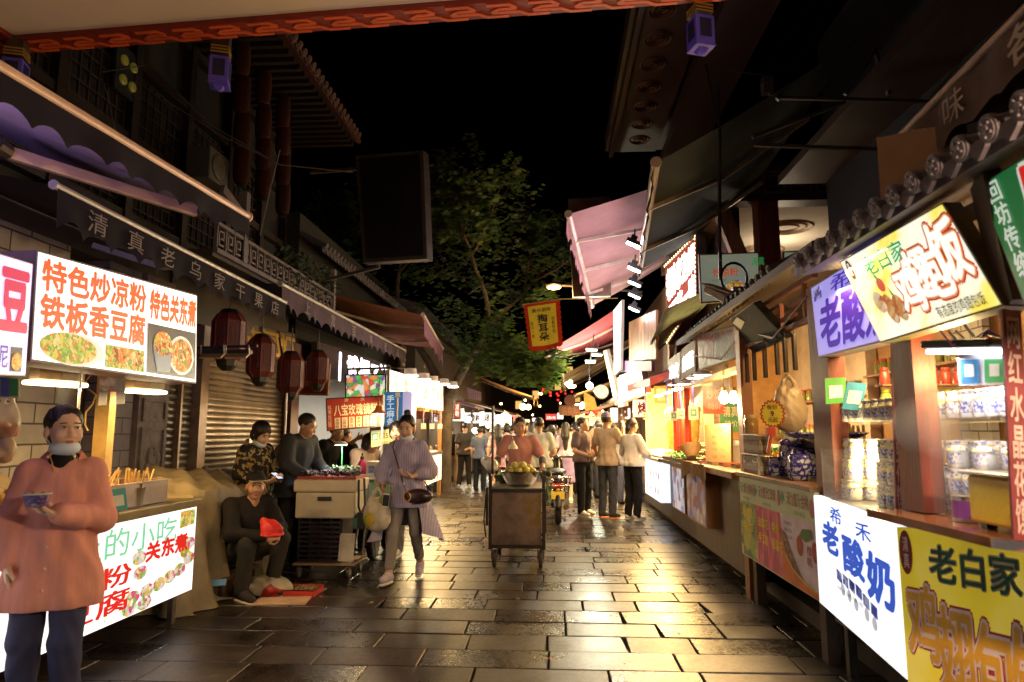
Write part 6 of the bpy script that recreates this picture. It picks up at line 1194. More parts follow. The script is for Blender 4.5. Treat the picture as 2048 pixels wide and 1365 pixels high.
q0 = W(1545, 828, Y=5.1); e = V(.85, -.5, 0).normalized(); q = Quad(q0-e*.085+V(0, 0, .1), q0+e*.085+V(0, 0, .1), q0+e*.085-V(0, 0, .1), q0-e*.085-V(0, 0, .1)); t = thing('price_tag', 'yellow starburst price tag with red edge on a red clip', 'price tag', q0); m = MB(); m.disc(q, .5, .5, .55, .55, 0, 40, 0, .16); b = m.build('red_burst', paint('tag red', (.5, .05, .02)), t); m = MB(); m.disc(q, .5, .5, .47, .47, .003, 40, 0, .16); m.build('yellow_burst', mat('tag yellow', (.72, .52, .04), .5, emit=.12), b); m = MB(); text(m, q, '每份', .28, .16, .72, .36, .01, d=.005); text(m, q, '9', .4, .36, .6, .62, .03, d=.005); text(m, q, '元起', .30, .62, .72, .82, .01, d=.005); m.build('lettering', paint('tag ink', (.15, .05, .02)), b); m = MB(); m.bar(q0-V(.0, 0, .09), q0-V(.05, 0, .28), .02); m.box(q0-V(.02, 0, .13), (.06, .04, .06)); m.build('clip', paint('clip red', (.5, .05, .02)), t)
# pineapple rice stall with bulbs
sd = thing('food_stall', 'rice stall with wooden front, maroon word sign and two bare bulbs', 'stall', (2.1, 7.6, 0))
m = MB(); m.bb(1.62, 2.9, 6.46, 8.9, 1.02, 1.09); m.build('counter_top', brown_wood, sd, bevel=.01); m = MB(); m.bb(1.78, 2.9, 6.46, 8.9, .12, 1.019); m.build('plank_front', mat('tan plank front', (.11, .065, .038), .6, 0, .4, 4, .3, stretch=(1, 3, .4)), sd)
m = MB(); y_ = 7.7; m.bb(1.64, 1.78, 7.66, 8.72, .42, .98); pb = m.build('display_box', mat('orange plywood', (.36, .18, .06), .6), sd)
q = Quad((1.635, 8.70, .96), (1.635, 7.68, .96), (1.635, 7.68, .44), (1.635, 8.70, .44)); m = MB(); m.slab(q, .004); m.build('food_print', mottle('street food print', [(.4, .3, .45), (.3, .12, .1), (.5, .42, .4), (.2, .15, .3), (.45, .3, .2)], 8, .25), pb)
m = MB(); m.grid(lambda u, v: (1.60-.02*math.sin(u*14), 8.85-2.0*u*.75, 1.10-.18*v*(1+.25*math.sin(u*17))), 40, 5); m.build('sack_cloth', mat('brown sack cloth', (.22, .13, .06), .85, 0, .3, 20, .3), sd, True)
q = Quad(W(1394, 668, Y=8.6), W(1470, 652, Y=6.9), W(1470, 716, Y=6.9), W(1397, 740, Y=8.6)); sign_box('shop_sign', 'wide maroon sign with pale and dark red vertical blocks of words', q, mat('greyish maroon board', (.34, .23, .20), .5, emit=.12), brown_wood, .08, prints=[(mat('maroon words', (.28, .03, .025), .5, emit=.1), TT([('菠萝饭', .04, .06, .50, .92, .04)])), (mat('brown words', (.12, .04, .035), .5), TT([('酸梅汤', .53, .06, .97, .92, .05)]))])
m = MB(); m.bb(1.72, 1.82, 6.5, 8.7, 2.02, 2.07); m.build('beam', mat('pale beam', (.5, .33, .15), .5), sd); m = MB(); m.bb(2.25, 2.9, 8.86, 8.9, 1.09, 2.6); m.build('end_board', mat('orange lining', (.55, .30, .10), .5, 0, .2), sd); m = MB(); m.bb(2.9, 3.0, 6.5, 10, 1.05, 2.7); m.build('rear_board', mat('steamy lining', (.58, .46, .34), .5, 0, .2), sd)
for k, px in enumerate((1448, 1467)):
    p = W(px, 795, Y=7.0); b_ = thing('light_bulb', ('farther' if k == 0 else 'nearer')+' bare glowing bulb hanging over the rice stall', 'bulb', p); m = MB(); m.lathe([(.0, -.065), (.03, -.055), (.048, -.02), (.045, .01), (.025, .05), (.022, .06)], p, 16); m.build('bulb_glass', glow('bare bulb', (1, .85, .55), 22), b_, True); m = MB(); m.tube([p+V(0, 0, .06), p+V(0, 0, .1)], .024, 10); m.tube([p+V(0, 0, .1), p+V(0, 0, .3)], .005, 5); m.build('socket', paint('socket brown', (.3, .18, .08)), b_)
    light('POINT', 'bulb_light', p-V(.1, 0, .1), 105, (1, .62, .24), b_, .06)
q = Quad(W(1409, 849, Y=7.5), W(1461, 848, Y=6.95), W(1462, 925, Y=6.95), W(1411, 923, Y=7.5)); sign_box('menu_sheet', 'upright tan menu sheet standing on the rice stall counter', q, mat('tan kraft sheet', (.60, .36, .15), .6, 0, .06, emit=.12), brown_wood, .02, rim=.0, prints=[(mat('kraft words', (.35, .14, .05), .6), TT([('菜单', .4, .08, .7, .18, 0), ('清炒 十五', .3, .30, .8, .38, 0), ('蛋炒 十八', .3, .47, .8, .55, 0), ('牛肉 二十', .3, .64, .8, .72, 0), ('加饭 三元', .3, .82, .8, .9, 0)]))])
for i in range(4):
    p = Vector((1.75+.05*i, 8.2-.32*i, 1.092)); t = thing('wooden_tray', ('pinkish', 'tan', 'reddish', 'dark')[i]+' flat wooden tray on the rice stall counter', 'tray', p); m = MB(); tub(m, p.x-.06, p.x+.16, p.y-.12, p.y+.1, 1.092, 1.125, .008, 0); m.build('tray', mat('tray %d' % i, ((.45, .2, .15), (.42, .25, .1), (.4, .12, .06), (.2, .1, .05))[i], .5), t)
t = thing('ceramic_bowl', 'tilted brown earthen bowl at the end of the herb counter', 'bowl', (1.8, 9.1, 1.1)); m = MB(); m.lathe([(.06, 0), (.13, .12), (.14, .15), (.12, .14), (.05, .02)], (1.78, 9.05, 1.13), 20, Matrix.Rotation(R(-25), 3, 'X')); m.build('bowl', mat('earthenware', (.45, .28, .14), .5), t, True)
# stall with glowing white words
se = thing('food_stall', 'stall of green herbs and bread under two brown signs of glowing words', 'stall', (2.2, 9.8, 0))
m = MB(); m.bb(1.62, 2.9, 8.95, 10.9, 1.0, 1.05); m.build('counter_top', dark_wood, se); m = MB(); m.bb(1.80, 2.9, 8.95, 10.9, .1, .999); m.build('stall_body', dark_wood, se)
q = Quad((1.68, 10.0, .98), (1.68, 9.1, .98), (1.68, 9.1, .40), (1.68, 10.0, .40)); m = MB(); m.slab(q, .14); o = m.build('lit_box', mat('orange plywood', (.36, .18, .06), .6), se); m = MB(); m.slab(q, .004, .03, .03, .97, .97, d=.005); m.build('food_print', mottle('cool food print', [(.6, .65, .8), (.5, .55, .75), (.35, .12, .1), (.7, .72, .85), (.25, .25, .5)], 7, .7), o)
for k, (a, b, lab, s_) in enumerate((((1336, 720, 10.9, 1361, 703, 9.6), (1335, 772), 'farther brown sign with short glowing white words', '凉皮'), ((1362, 700, 9.5, 1391, 676, 8.7), (1361, 760), 'nearer brown sign with long glowing white words', '肉夹馍店'))):
    x0, y0_, Y0, x1, y1_, Y1 = a; q = Quad(W(x0, y0_, Y=Y0), W(x1, y1_, Y=Y1), W(x1, y1_+ (64 if k == 0 else 70), Y=Y1), W(x0, b[1], Y=Y0)); sign_box('shop_sign', lab, q, mat('brown sign wood', (.20, .11, .055), .6, emit=.06), brown_wood, .1, prints=[(glow('white word light', (.95, .97, 1), 4), TT([(s_, .12, .28, .9, .80, .045)]))])
for k, px in enumerate((1352, 1372, 1392, 1407)):
    p = W(px, (770, 768, 756, 750)[k], Y=(10.4, 9.6, 9.0, 8.5)[k]); t = thing('saucer_lamp', ('farthest', 'second farthest', 'second nearest', 'nearest')[k]+' white saucer lamp below the brown glowing signs', 'lamp', p, 'white saucer lamps'); m = MB(); m.lathe([(.02, .06), (.06, .04), (.14, .0), (.135, -.005)], p, 22); m.build('shade', white_plastic, t, True); m = MB(); m.lathe([(0, -.012), (.11, -.008), (.13, 0)], p, 22); m.build('lamp_glass', glow('saucer glass', (1, .92, .72), 12), t); m = MB(); m.tube([p+V(0, 0, .06), p+V(0, 0, .2)], .006, 5); m.build('cord', black, t)
    light('SPOT', 'lamp_light', p-V(.05, 0, .04), 150, (1, .60, .20), t, .1, (-.25, -.1, -1), 150)
t = thing('herb_tray', 'black tray heaped with bright green herbs', 'tray', W(1352, 912, Y=9.9)); rb = random.Random(8); m = MB(); tub(m, 1.64, 1.95, 9.15, 10.6, 1.051, 1.10, .01, 0); m.build('tray', black, t); m = MB()
for i in range(700):
    a = rb.uniform(0, 6.3); p = V(rb.uniform(1.66, 1.93), rb.uniform(9.2, 10.55), 1.10+rb.random()*.05); d1 = V(math.cos(a), math.sin(a), rb.uniform(-.2, .9))*.05; d2 = V(-math.sin(a), math.cos(a), 0)*.014; m.add([p, p+d1*.5+d2, p+d1, p+d1*.5-d2], [(0, 1, 2, 3)])
m.build('leaves', mat('bright herb', (.10, .32, .03), .5), t)
bn = thing('flat_bread', 'round flat bread in the tall pile behind the green herbs', 'bread', (0, 0, 0), 'pile of round flat breads'); m = MB(); m.lathe([(0, 0), (.075, .0), (.085, .012), (.07, .026), (0, .03)], (0, 0, 0), 16); m.build('loaf', mat('pale bread', (.68, .52, .30), .7, 0, .15, 20), bn, True); k = 0
for i in range(4):
    for l in range(9-i % 2): (bn if k == 0 else dup(bn)).location = (2.08+.02*math.sin(l*2.1+i), 9.2+i*.19, 1.052+l*.029); k += 1
# kebab stall with red awning roof
sf = thing('food_stall', 'bright kebab stall with red painted posts and sloping red trimmed roof', 'stall', (2.2, 12.4, 0))
m = MB(); m.bb(1.65, 2.9, 10.95, 14.4, .98, 1.03); m.build('counter_top', steel, sf); m = MB(); m.bb(1.85, 2.9, 10.95, 14.4, .1, .979); m.build('stall_body', dark_steel, sf)
for i, (y0_, y1_) in enumerate(((10.97, 11.8), (11.86, 12.8))):
    q = Quad((1.66, y1_, .97), (1.66, y0_, .97), (1.66, y0_, .36), (1.66, y1_, .36)); m = MB(); m.slab(q, .17); o = m.build('lit_box', glow('cool lit box', (.85, .9, 1), 1.5), sf); m = MB(); [m.disc(q, a, b, .06, .1) for a, b in ((.2, .35), (.5, .3), (.8, .35), (.35, .75), (.7, .75))]; m.build('food_print', mottle('small food print', [(.5, .2, .1), (.4, .3, .5), (.7, .5, .3)], 30, .6), o)
for y in (10.3, 10.75, 11.25): m = MB(); m.tube([(1.98, y, 1.05), (1.98, y, 2.1)], .05, 10); m.build('red_post', mat('bright red post', (.50, .045, .012), .4), sf, True)
m = MB(); m.add([(1.5, 10.7, 2.28), (1.5, 14.6, 2.42), (2.9, 14.6, 2.95), (2.9, 10.7, 2.85), (1.5, 10.7, 2.16), (1.5, 14.6, 2.3), (2.9, 14.6, 2.85), (2.9, 10.7, 2.75)], [(0, 3, 2, 1), (4, 5, 6, 7), (0, 1, 5, 4), (0, 4, 7, 3)]); m.build('roof', mat('red trimmed roof', (.32, .035, .02), .5), sf)
m = MB(); m.add([(1.52, 9.2, 3.1), (1.7, 13.2, 2.75), (2.4, 13.2, 3.3), (2.4, 9.2, 3.5)], [(0, 1, 2, 3)]); m.build('green_cloth', mat('pale green cloth', (.28, .34, .26), .8), sf)
m = MB(); m.bb(2.85, 2.9, 10.0, 14.4, 1.0, 2.5); m.build('rear_board', mat('golden lining', (.70, .52, .2), .5), sf)
m = MB(); m.bb(1.9, 2.85, 14.3, 14.36, 1.04, 2.35); m.build('end_board', MC['golden lining'], sf); m = MB(); m.bb(2.35, 2.85, 10.9, 10.94, 1.04, 2.4); m.build('end_board', MC['golden lining'], sf); light('POINT', 'stall_light', (2.1, 13.2, 1.75), 260, (1, .70, .28), sf, .2); light('POINT', 'stall_light', (2.15, 10.4, 1.8), 110, (1, .70, .28), sf, .15)
light('AREA', 'stall_light', (2.1, 12.5, 2.1), 620, (1, .64, .20), sf, 2.2, (-.25, -.15, -1), sy=.5)
m = MB(); [m.bb(2.0, 2.1, y, y+.5, 2.14, 2.17) for y in (11.2, 12.2, 13.2)]; m.build('strip_lamp', glow('golden strip', (1, .8, .42), 16), sf)
kb_ = thing('kebab_cone', 'tall golden cone of roasting meat in the kebab stall', 'food', (2.3, 11.2, 1.03)); m = MB(); m.lathe([(.10, 0)]+[(.13+.07*(i/14)+.015*(i % 2), .05+i*.055) for i in range(15)]+[(.1, .88)], (2.2, 11.4, 1.04), 22); m.build('meat', mat('roast meat', (.58, .30, .06), .5, 0, .35, 14, .6, emit=.15), kb_, True); m = MB(); m.tube([(2.2, 11.4, 1.0), (2.2, 11.4, 2.1)], .015, 6); m.build('spit', steel, kb_)
kb2 = dup(kb_, (2.35, 12.6, 1.03), label='second cone of roasting meat, farther inside the kebab stall')
pan = thing('food_pan', 'wide pan of bright fried food on the kebab counter', 'pan', (2.0, 12, 1.03)); m = MB(); m.grid(lambda u, v: (1.72+.55*u, 10.98+2.6*v, 1.05+.09*math.sin(math.pi*u)*abs(math.sin(v*9))+.015*math.sin(u*60)*math.sin(v*190)), 30, 80); m.build('fried_food', mottle('fried bits', [(.72, .5, .2), (.75, .6, .32), (.6, .38, .12)], 24), pan, True)
m = MB(); tub(m, 1.70, 2.29, 10.96, 13.6, 1.031, 1.07, .01, 0); m.build('pan', steel, pan)
# payment tags on violet lanyards
for i, (px, py, Y) in enumerate(((1292, 832, 12.6), (1336, 832, 10.6), (1348, 832, 10.2), (1362, 828, 9.7), (1387, 826, 9.0))):
    p = W(px, py, Y=Y); t = thing('payment_tag', ('white tag on a violet lanyard nearest the kebab cone', 'white green framed tag, first of the close trio of lanyards', 'white green framed tag, middle of the close trio of lanyards', 'white green framed tag, last of the close trio of lanyards', 'larger cream tag hanging alone before the bread pile')[i], 'payment tag', p, 'payment tags on violet lanyards')
    e = V(.95, -.3, 0).normalized(); h_ = .07 if i < 4 else .09; q = Quad(p-e*h_*.7+V(0, 0, h_), p+e*h_*.7+V(0, 0, h_), p+e*h_*.7-V(0, 0, h_), p-e*h_*.7-V(0, 0, h_)); m = MB(); m.slab(q, .006); b = m.build('tag', mat('white tag', (.66, .62, .52), .4, emit=.1), t); m = MB(); m.slab(q, .002, .2, .25, .8, .72, d=.003); f_ = m.build('green_frame', paint('tag green', (.06, .33, .16)), b); m = MB(); m.slab(q, .002, .32, .35, .68, .62, d=.005); m.build('blank_field', paint('card white', (.62, .62, .56)), f_); m = MB(); m.bar(p+V(0, 0, h_), p+V(0, 0, h_+.48), .022, .006); m.build('lanyard', paint('lanyard violet', (.08, .05, .32)), t)
# upper signs
q = Quad(W(1330, 528, Y=12.8), W(1391, 468, Y=10.3), W(1393, 600, Y=10.3), W(1335, 690, Y=12.8)); sign_box('neon_sign', 'tall glowing sign of white brush words edged with warm bulbs', q, mat('red neon ground', (.35, .05, .02), .5, emit=.2), dark_steel, .15, prints=[(glow('white neon strokes', (1, .96, .88), 5), TT([('老孙家泡馍', .03, .10, .97, .52, .05), ('天下第一碗', .03, .55, .97, .95, .05)])), (glow('bulb border', (1, .8, .4), 8), lambda m, q: [m.disc(q, a, b, .014, .018, .012, 8) for a, b in [(i/14, .03) for i in range(15)]+[(i/14, .97) for i in range(15)]+[(.99, i/14) for i in range(15)]], 'border_bulb')])
q = Quad(W(1397, 508, Y=8.9), W(1519, 504, Y=8.9), W(1521, 600, Y=8.9), W(1402, 607, Y=8.9)); pale_m = mat('pale menu film', (.45, .50, .36), .5, 0, .1, 2, emit=.38)
sign_box('menu_board', 'pale lit menu board with a noodle bowl behind the security camera', q, pale_m, brown_wood, .06, rim=.02, prints=[(ink('vermilion', (.55, .06, .01), .8), TT([('炒凉粉', .22, .30, .64, .50, .015), ('炒', .86, .70, .99, .9, .02)])), (ink('jade', (.03, .32, .08), .7), TT([('清真', .86, .10, 1.08, .30, .01)])), (ink('grey script', (.2, .2, .15), .5), TT([('一半天府凉皮', .14, .52, .45, .6, 0)])), (ink('bowl blue', (.2, .28, .4), .7), lambda m, q: m.disc(q, .58, .74, .2, .2), 'bowl_photo'), (food_hot(.7), lambda m, q: m.disc(q, .58, .70, .16, .13, .005), 'dish_photo')])
q = Quad(W(1566, 503, Y=9.2), W(1640, 500, Y=9.2), W(1640, 560, Y=9.2), W(1566, 560, Y=9.2)); sign_box('menu_board', 'pale lit board beyond the brown gallery post', q, pale_m, brown_wood, .06, rim=.02)
cm = thing('security_camera', 'off-white bullet camera with cable loop above the drip tiles', 'camera', W(1440, 588, Y=7)); a, b = W(1416, 578, Y=7.0), W(1458, 600, Y=6.6); m = MB(); m.bar(a, b, .10, .085); m.build('housing', mat('camera shell', (.48, .40, .32), .4), cm, bevel=.015); m = MB(); m.bar(a+V(-.01, 0, .05), b+V(.04, -.05, .05), .115, .015); m.build('sunshield', MC['camera shell'], cm); m = MB(); m.box(b+V(.0, -.02, 0), (.06, .06, .06)); m.build('lens', black, cm); m = MB(); m.box(W(1478, 595, Y=6.9), (.14, .1, .2)); m.build('junction_box', MC['camera shell'], cm)
c0 = W(1468, 557, Y=6.9); m = MB(); m.tube([c0+V(.13*math.cos(a), 0, .16*math.sin(a)) for a in [k*.35 for k in range(30)]], .014, 6); m.tube([W(1440, 505, Y=6.9), W(1441, 560, Y=6.9)], .02, 6); m.build('cable_loop', black, cm)
# flood lamps
for i, (px, py) in enumerate(((1268, 487), (1269, 536), (1270, 565), (1270, 590), (1269, 617))):
    Y = 9.2+i*.75; p = W(px, py, Y=Y); t = thing('flood_lamp', ('first', 'second', 'third', 'fourth', 'last')[i]+' flood lamp down the pink awning, counted from the street end of the dark awning', 'lamp', p, 'flood lamps along the pink awning'); rt_ = Matrix.Rotation(R(25), 3, 'Y'); k = .95
    m = MB(); m.box(p, (.24*k, .17*k, .06), rt_); m.build('housing', black, t, bevel=.01); m = MB(); m.box(p+rt_ @ V(0, -.02, -.034), (.20*k, .13*k, .01), rt_); m.build('lamp_glass', cool_lamp, t); m = MB(); m.bar(p+V(0, 0, .03), p+V(.02, 0, .2), .02); m.box(p+V(.0, .02, .07), (.09, .09, .08), rt_); m.build('bracket', black, t)
    light('POINT', 'lamp_light', p+rt_ @ V(0, -.02, -.14), 24, (.98, .80, .88), t, .08)
# low kerb under the stalls
m = MB(); m.bb(1.95, 3.4, -1, 40, -.02, .12); structure(m.build('kerb', mat('dark kerb stone', (.05, .04, .035), .7)))
sj = thing('spice_jar', 'small lidded jar on the back shelves of the right stalls', 'jar', (0, 0, 0), 'jars on the back shelves'); m = MB(); m.lathe([(.03, 0), (.034, .012), (.034, .09), (.026, .105)], (0, 0, 0), 12); m.build('jar', mottle('jar contents', [(.5, .3, .08), (.4, .1, .04), (.55, .45, .2), (.3, .3, .08), (.6, .55, .45)], 3, 0, .2, bmp=0), sj, True); m = MB(); m.lathe([(.030, .105), (.030, .13), (0, .132)], (0, 0, 0), 12); m.build('lid', paint('lid red', (.4, .06, .03)), sj, True); k = 0; rj = random.Random(12)
for z, y0, y1, X, n_ in ((1.40, 6.6, 8.7, 2.74, 'lower'), (1.78, 6.6, 8.7, 2.74, 'upper'), (1.62, 4.6, 6.3, 2.84, 'single'), (1.95, 4.6, 6.3, 2.84, 'high')):
    o = thing('back_shelf', n_+' wooden back shelf behind the '+('rice' if y0 > 5 else 'honey')+' stall counter', 'shelf', (X, y0, z)); m = MB(); m.bb(X-.06, X+.15, y0, y1, z-.02, z); m.build('shelf', brown_wood, o)
    y = y0+.08
    while y < y1-.05:
        if rj.random() < .85: (sj if k == 0 else dup(sj)).location = (X+.02+rj.uniform(-.02, .03), y, z+.001); k += 1
        y += rj.uniform(.075, .12)
for i, (Y, px, py, c_, s_) in enumerate(((8.85, 1428, 800, (.55, .10, .05), '炒饭'), (8.85, 1462, 835, (.10, .30, .12), '清真'), (14.29, 1322, 790, (.6, .2, .05), '烤肉'), (14.29, 1352, 800, (.6, .5, .35), '羊肉'))):
    a = W(px, py, Y=Y); q = Quad(a+V(-.14, 0, .18), a+V(.14, 0, .18), a+V(.14, 0, -.18), a+V(-.14, 0, -.18)); sign_box('wall_poster', ('red', 'green', 'orange', 'cream')[i]+' poster on the end wall of the '+('rice' if i < 2 else 'kebab')+' stall', q, paint('poster %d' % i, c_), brown_wood, .01, rim=0, prints=[(mat('poster words', (.7, .62, .4), .6), TT([(s_, .15, .1, .85, .5, .02), ('特价', .2, .6, .8, .85, 0)]))])
# bottles, bowls and cables that crowd the right counters
bo2 = thing('sauce_bottle', 'yellow sauce bottle with green cap on the rice stall counter', 'bottle', (0, 0, 0), 'sauce bottles on the rice stall counter'); m = MB(); m.lathe([(.03, 0), (.034, .02), (.034, .12), (.018, .16), (.014, .19)], (0, 0, 0), 12); m.build('bottle', mat('amber sauce', (.50, .30, .05), .2, 0, .3, coat=.5), bo2, True); m = MB(); m.lathe([(.016, .188), (.016, .215), (0, .217)], (0, 0, 0), 10); m.build('cap', paint('cap green', (.06, .3, .05)), bo2)
for i in range(9): (bo2 if i == 0 else dup(bo2)).location = (2.06+.08*(i % 3), 6.6+.09*(i//3), 1.092)
bw = thing('rice_bowl', 'white bowl in the stacks at the back of the rice stall', 'bowl', (0, 0, 0), 'stacked bowls in the rice stall'); m = MB(); m.lathe([(.035, 0), (.07, .04), (.078, .06), (.072, .058), (.03, .012)], (0, 0, 0), 16); m.build('bowl', mat('bowl white', (.66, .62, .55), .25), bw, True); k = 0
for x, y, n in ((2.3, 7.2, 9), (2.32, 7.42, 7), (2.28, 8.0, 10), (2.3, 8.25, 6)):
    for l in range(n): (bw if k == 0 else dup(bw)).location = (x, y, 1.092+l*.022); k += 1
for i, (x, y, r, h, c_, n_) in enumerate(((2.1, 7.9, .13, .2, (.5, .48, .45), 'steel'), (2.25, 8.6, .16, .26, (.5, .48, .45), 'tall steel'), (1.95, 8.45, .10, .12, (.4, .12, .05), 'red enamel'), (2.15, 11.0, .15, .22, (.55, .5, .42), 'pale'), (2.25, 10.3, .14, .25, (.3, .2, .1), 'brown'))):
    p = V(x, y, 1.092 if y < 8.95 else 1.052); o = thing('stock_pot', n_+' stock pot at the back of the right counters', 'pot', p); m = MB(); m.lathe([(r*.95, 0), (r, .02), (r, h), (r*1.06, h+.008), (r*.92, h-.01)], p, 22); m.build('pot', mat('pot '+n_, c_, .3, .7 if 'steel' in n_ else .1), o, True); m = MB(); m.tube([p+V(-r, 0, h*.7), p+V(-r-.05, 0, h*.75), p+V(-r, .06, h*.7)], .01, 6); m.build('handle', black, o)
for i, pts in enumerate((((1.72, 6.3, 2.35), (1.75, 7.2, 2.2), (1.74, 8.6, 2.4)), ((1.70, 4.6, 2.35), (1.72, 5.4, 2.18), (1.74, 6.3, 2.38)), ((1.7, 3.5, 2.3), (1.72, 4.0, 2.16), (1.71, 4.5, 2.32)), ((1.78, 3.4, 2.3), (1.9, 3.1, 1.8), (1.86, 2.8, 1.45), (1.95, 2.75, 1.12)), ((1.9, 2.5, 2.2), (1.95, 2.6, 1.8), (2.05, 2.65, 1.34)))):
    o = thing('cable', ('sagging black cable over the rice stall', 'sagging black cable over the honey stall', 'sagging black cable over the yogurt jars', 'black cable dangling inside the wing rice stall', 'black cable hanging down to the yellow box')[i], 'cable', pts[1]); m = MB(); m.tube(pts, .008, 6); m.build('wire', black, o)
# lamp of the next stall down, under the green sign
p = V(1.62, .95, 1.95); st_m = bpy.data.materials.new('steam'); st_m.use_nodes = True; nt = st_m.node_tree; nt.nodes.remove(nt.nodes['Principled BSDF']); vp = nt.nodes.new('ShaderNodeVolumePrincipled'); vp.inputs['Density'].default_value = 1.1; vp.inputs['Color'].default_value = (.95, .93, .9, 1); nt.links.new(vp.outputs[0], nt.nodes['Material Output'].inputs['Volume'])
for c_, r_, l_ in ((W(1860, 850, Y=3.3), (.16, .2, .16), 'steam rising over the yogurt jars'), (W(1425, 770, Y=8.2), (.22, .35, .3), 'steam drifting under the saucer lamps of the rice stall')):
    m = MB(); m.ball(c_, r_, 14); tag(m.build('steam', st_m, None, True), l_, 'steam', kind='stuff')
o = thing('work_lamp', 'bare work lamp hanging from the eave of the green signed stall', 'lamp', p); m = MB(); m.ball(p, .06, 12); m.build('bulb_glass', glow('work bulb', (1, .8, .45), 30), o, True); m = MB(); m.tube([p+V(0, 0, .06), p+V(0, 0, .14)], .025, 8); m.tube([p+V(0, 0, .14), p+V(.2, .3, .42)], .008, 5); m.build('socket', black, o)
light('POINT', 'bulb_light', p+V(-.14, .10, .0), 290, (1, .68, .38), o, .05)
# ---------------------------------------------------------------- middle of the street
q = Quad(W(711, 312, Y=8.8), W(846, 301, Y=8.5), W(854, 518, Y=8.5), W(726, 526, Y=8.8)); o = sign_box('hanging_signboard', 'big unlit dark signboard hanging high over the street', q, mat('nearly black film', (.005, .0025, .0025), .5), mat('dim alloy rim', (.06, .045, .038), .5, .3), .16, rim=.05, prints=[(mat('black words', (.004, .004, .006), .5), TT([('百年老字号', .3, .05, .7, .95, .02, {'vert': True})]))])
m = MB(); m.bar(q.at(-.7, 1.12, -.1), q.at(.2, 1.03, -.1), .04); m.bar(q.at(-.8, .1, -.1), q.at(0, .1, -.1), .04); m.build('bracket', dark_steel, o)
q = Quad(W(1048, 610, Y=9.8), W(1118, 600, Y=9.5), W(1125, 690, Y=9.5), W(1060, 701, Y=9.8))
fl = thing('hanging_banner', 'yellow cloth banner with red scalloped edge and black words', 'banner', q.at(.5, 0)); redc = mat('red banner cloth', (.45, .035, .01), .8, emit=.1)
def cloth(u0, v0, u1, v1, d): return lambda u, v: q.at(u0+(u1-u0)*u, v0+(v1-v0)*v, d+.012*math.sin(u*9)*v)
m = MB()
n = 9
for (a, b) in ((0, 0), (0, 1), (1, 1)):
    pass
m.grid(lambda u, v: q.at(u+(.028*abs(math.sin(v*n*math.pi)))*(2*u-1)*(1 if abs(u-.5) > .45 else 0), v+(.03*abs(math.sin(u*7*math.pi)) if v > .95 else 0)-.0+.03*math.sin(math.pi*u)*v, .012*math.sin(u*9)*v), 42, 54); b = m.build('red_border', redc, fl, True)
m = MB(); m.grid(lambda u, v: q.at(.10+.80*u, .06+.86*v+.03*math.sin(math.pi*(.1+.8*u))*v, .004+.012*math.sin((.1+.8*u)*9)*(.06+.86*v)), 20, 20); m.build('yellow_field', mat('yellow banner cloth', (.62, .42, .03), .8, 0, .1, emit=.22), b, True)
m = MB(); text(m, q, '黄氏祖传', .22, .13, .78, .22, .01, d=.02); text(m, q, '掏耳朵', .36, .26, .66, .86, .03, True, d=.022); text(m, q, '成都特色', .76, .34, .86, .72, 0, True, d=.02); text(m, q, '四川一绝', .14, .40, .23, .76, 0, True, d=.02); m.build('lettering', mat('black banner ink', (.03, .02, .02), .7), b)
m = MB(); m.tube([q.at(-.05, -.01), q.at(1.06, -.01)], .012, 6); m.tube([q.at(1.06, -.01), W(1235, 597, Y=9.6)], .008, 5); m.build('rod', mat('bamboo rod', (.4, .28, .1), .6), fl)
# street lamp
p = W(1108, 575, Y=14.5); sl = thing('street_lamp', 'amber street lamp glowing on a short arm in the leaves', 'street lamp', p); m = MB(); m.ball(p, (.15, .13, .05), 14); m.build('lamp_glass', glow('sodium glass', (1, .55, .12), 30), sl, True); m = MB(); m.ball(p+V(0, 0, .04), (.19, .15, .05), 14); m.tube([p+V(.15, 0, .04), p+V(.5, 0, .02), p+V(1.9, .1, -.1)], .03, 7); m.build('arm', dark_steel, sl, True)
light('POINT', 'lamp_light', p-V(0, .25, .22), 130, (1, .55, .14), sl, .12)
q = Quad(W(1137, 398, Y=13), W(1222, 392, Y=13), W(1222, 592, Y=13), W(1146, 594, Y=13)); sign_box('hanging_signboard', 'tall pinkish unlit signboard behind the large pink awning', q, mat('dull pink board', (.16, .08, .065), .7, emit=.0), mat('worn alloy rim', (.16, .12, .10), .45, .4), .15, rim=.05)
q = Quad(W(1226, 622, Y=14.8), W(1243, 600, Y=14.2), W(1240, 740, Y=14.2), W(1228, 752, Y=14.8)); sign_box('lit_box_sign', 'narrow white lit sign seen edge on past the rose red awning', q, glow('pinkish white', (.95, .85, .95), 1.3), alu, .06)
q = Quad(W(1206, 702, Y=17), W(1212, 700, Y=16), W(1236, 800, Y=16), W(1230, 812, Y=17)); sign_box('lit_box_sign', 'leaning white and yellow lit strip beside the round clock', q, mottle('lit strip', [(1, .95, .85), (1, .8, .25), (.95, .95, 1)], 3, 1.2), alu, .08)
q = Quad(W(1231, 758, Y=14.2), W(1240, 754, Y=13.8), W(1240, 815, Y=13.8), W(1231, 818, Y=14.2)); 
q = Quad(W(1238, 752, Y=14.5), W(1281, 735, Y=13), W(1291, 786, Y=13), W(1240, 808, Y=14.5)); sign_box('lit_box_sign', 'big white lit sign leaning out over the kebab stall corner', q, white_lit, alu, .12, prints=[(ink('rust', (.6, .12, .03), .8), TT([('烤肉', .35, .1, .55, .8, .02, {'vert': True})]))])
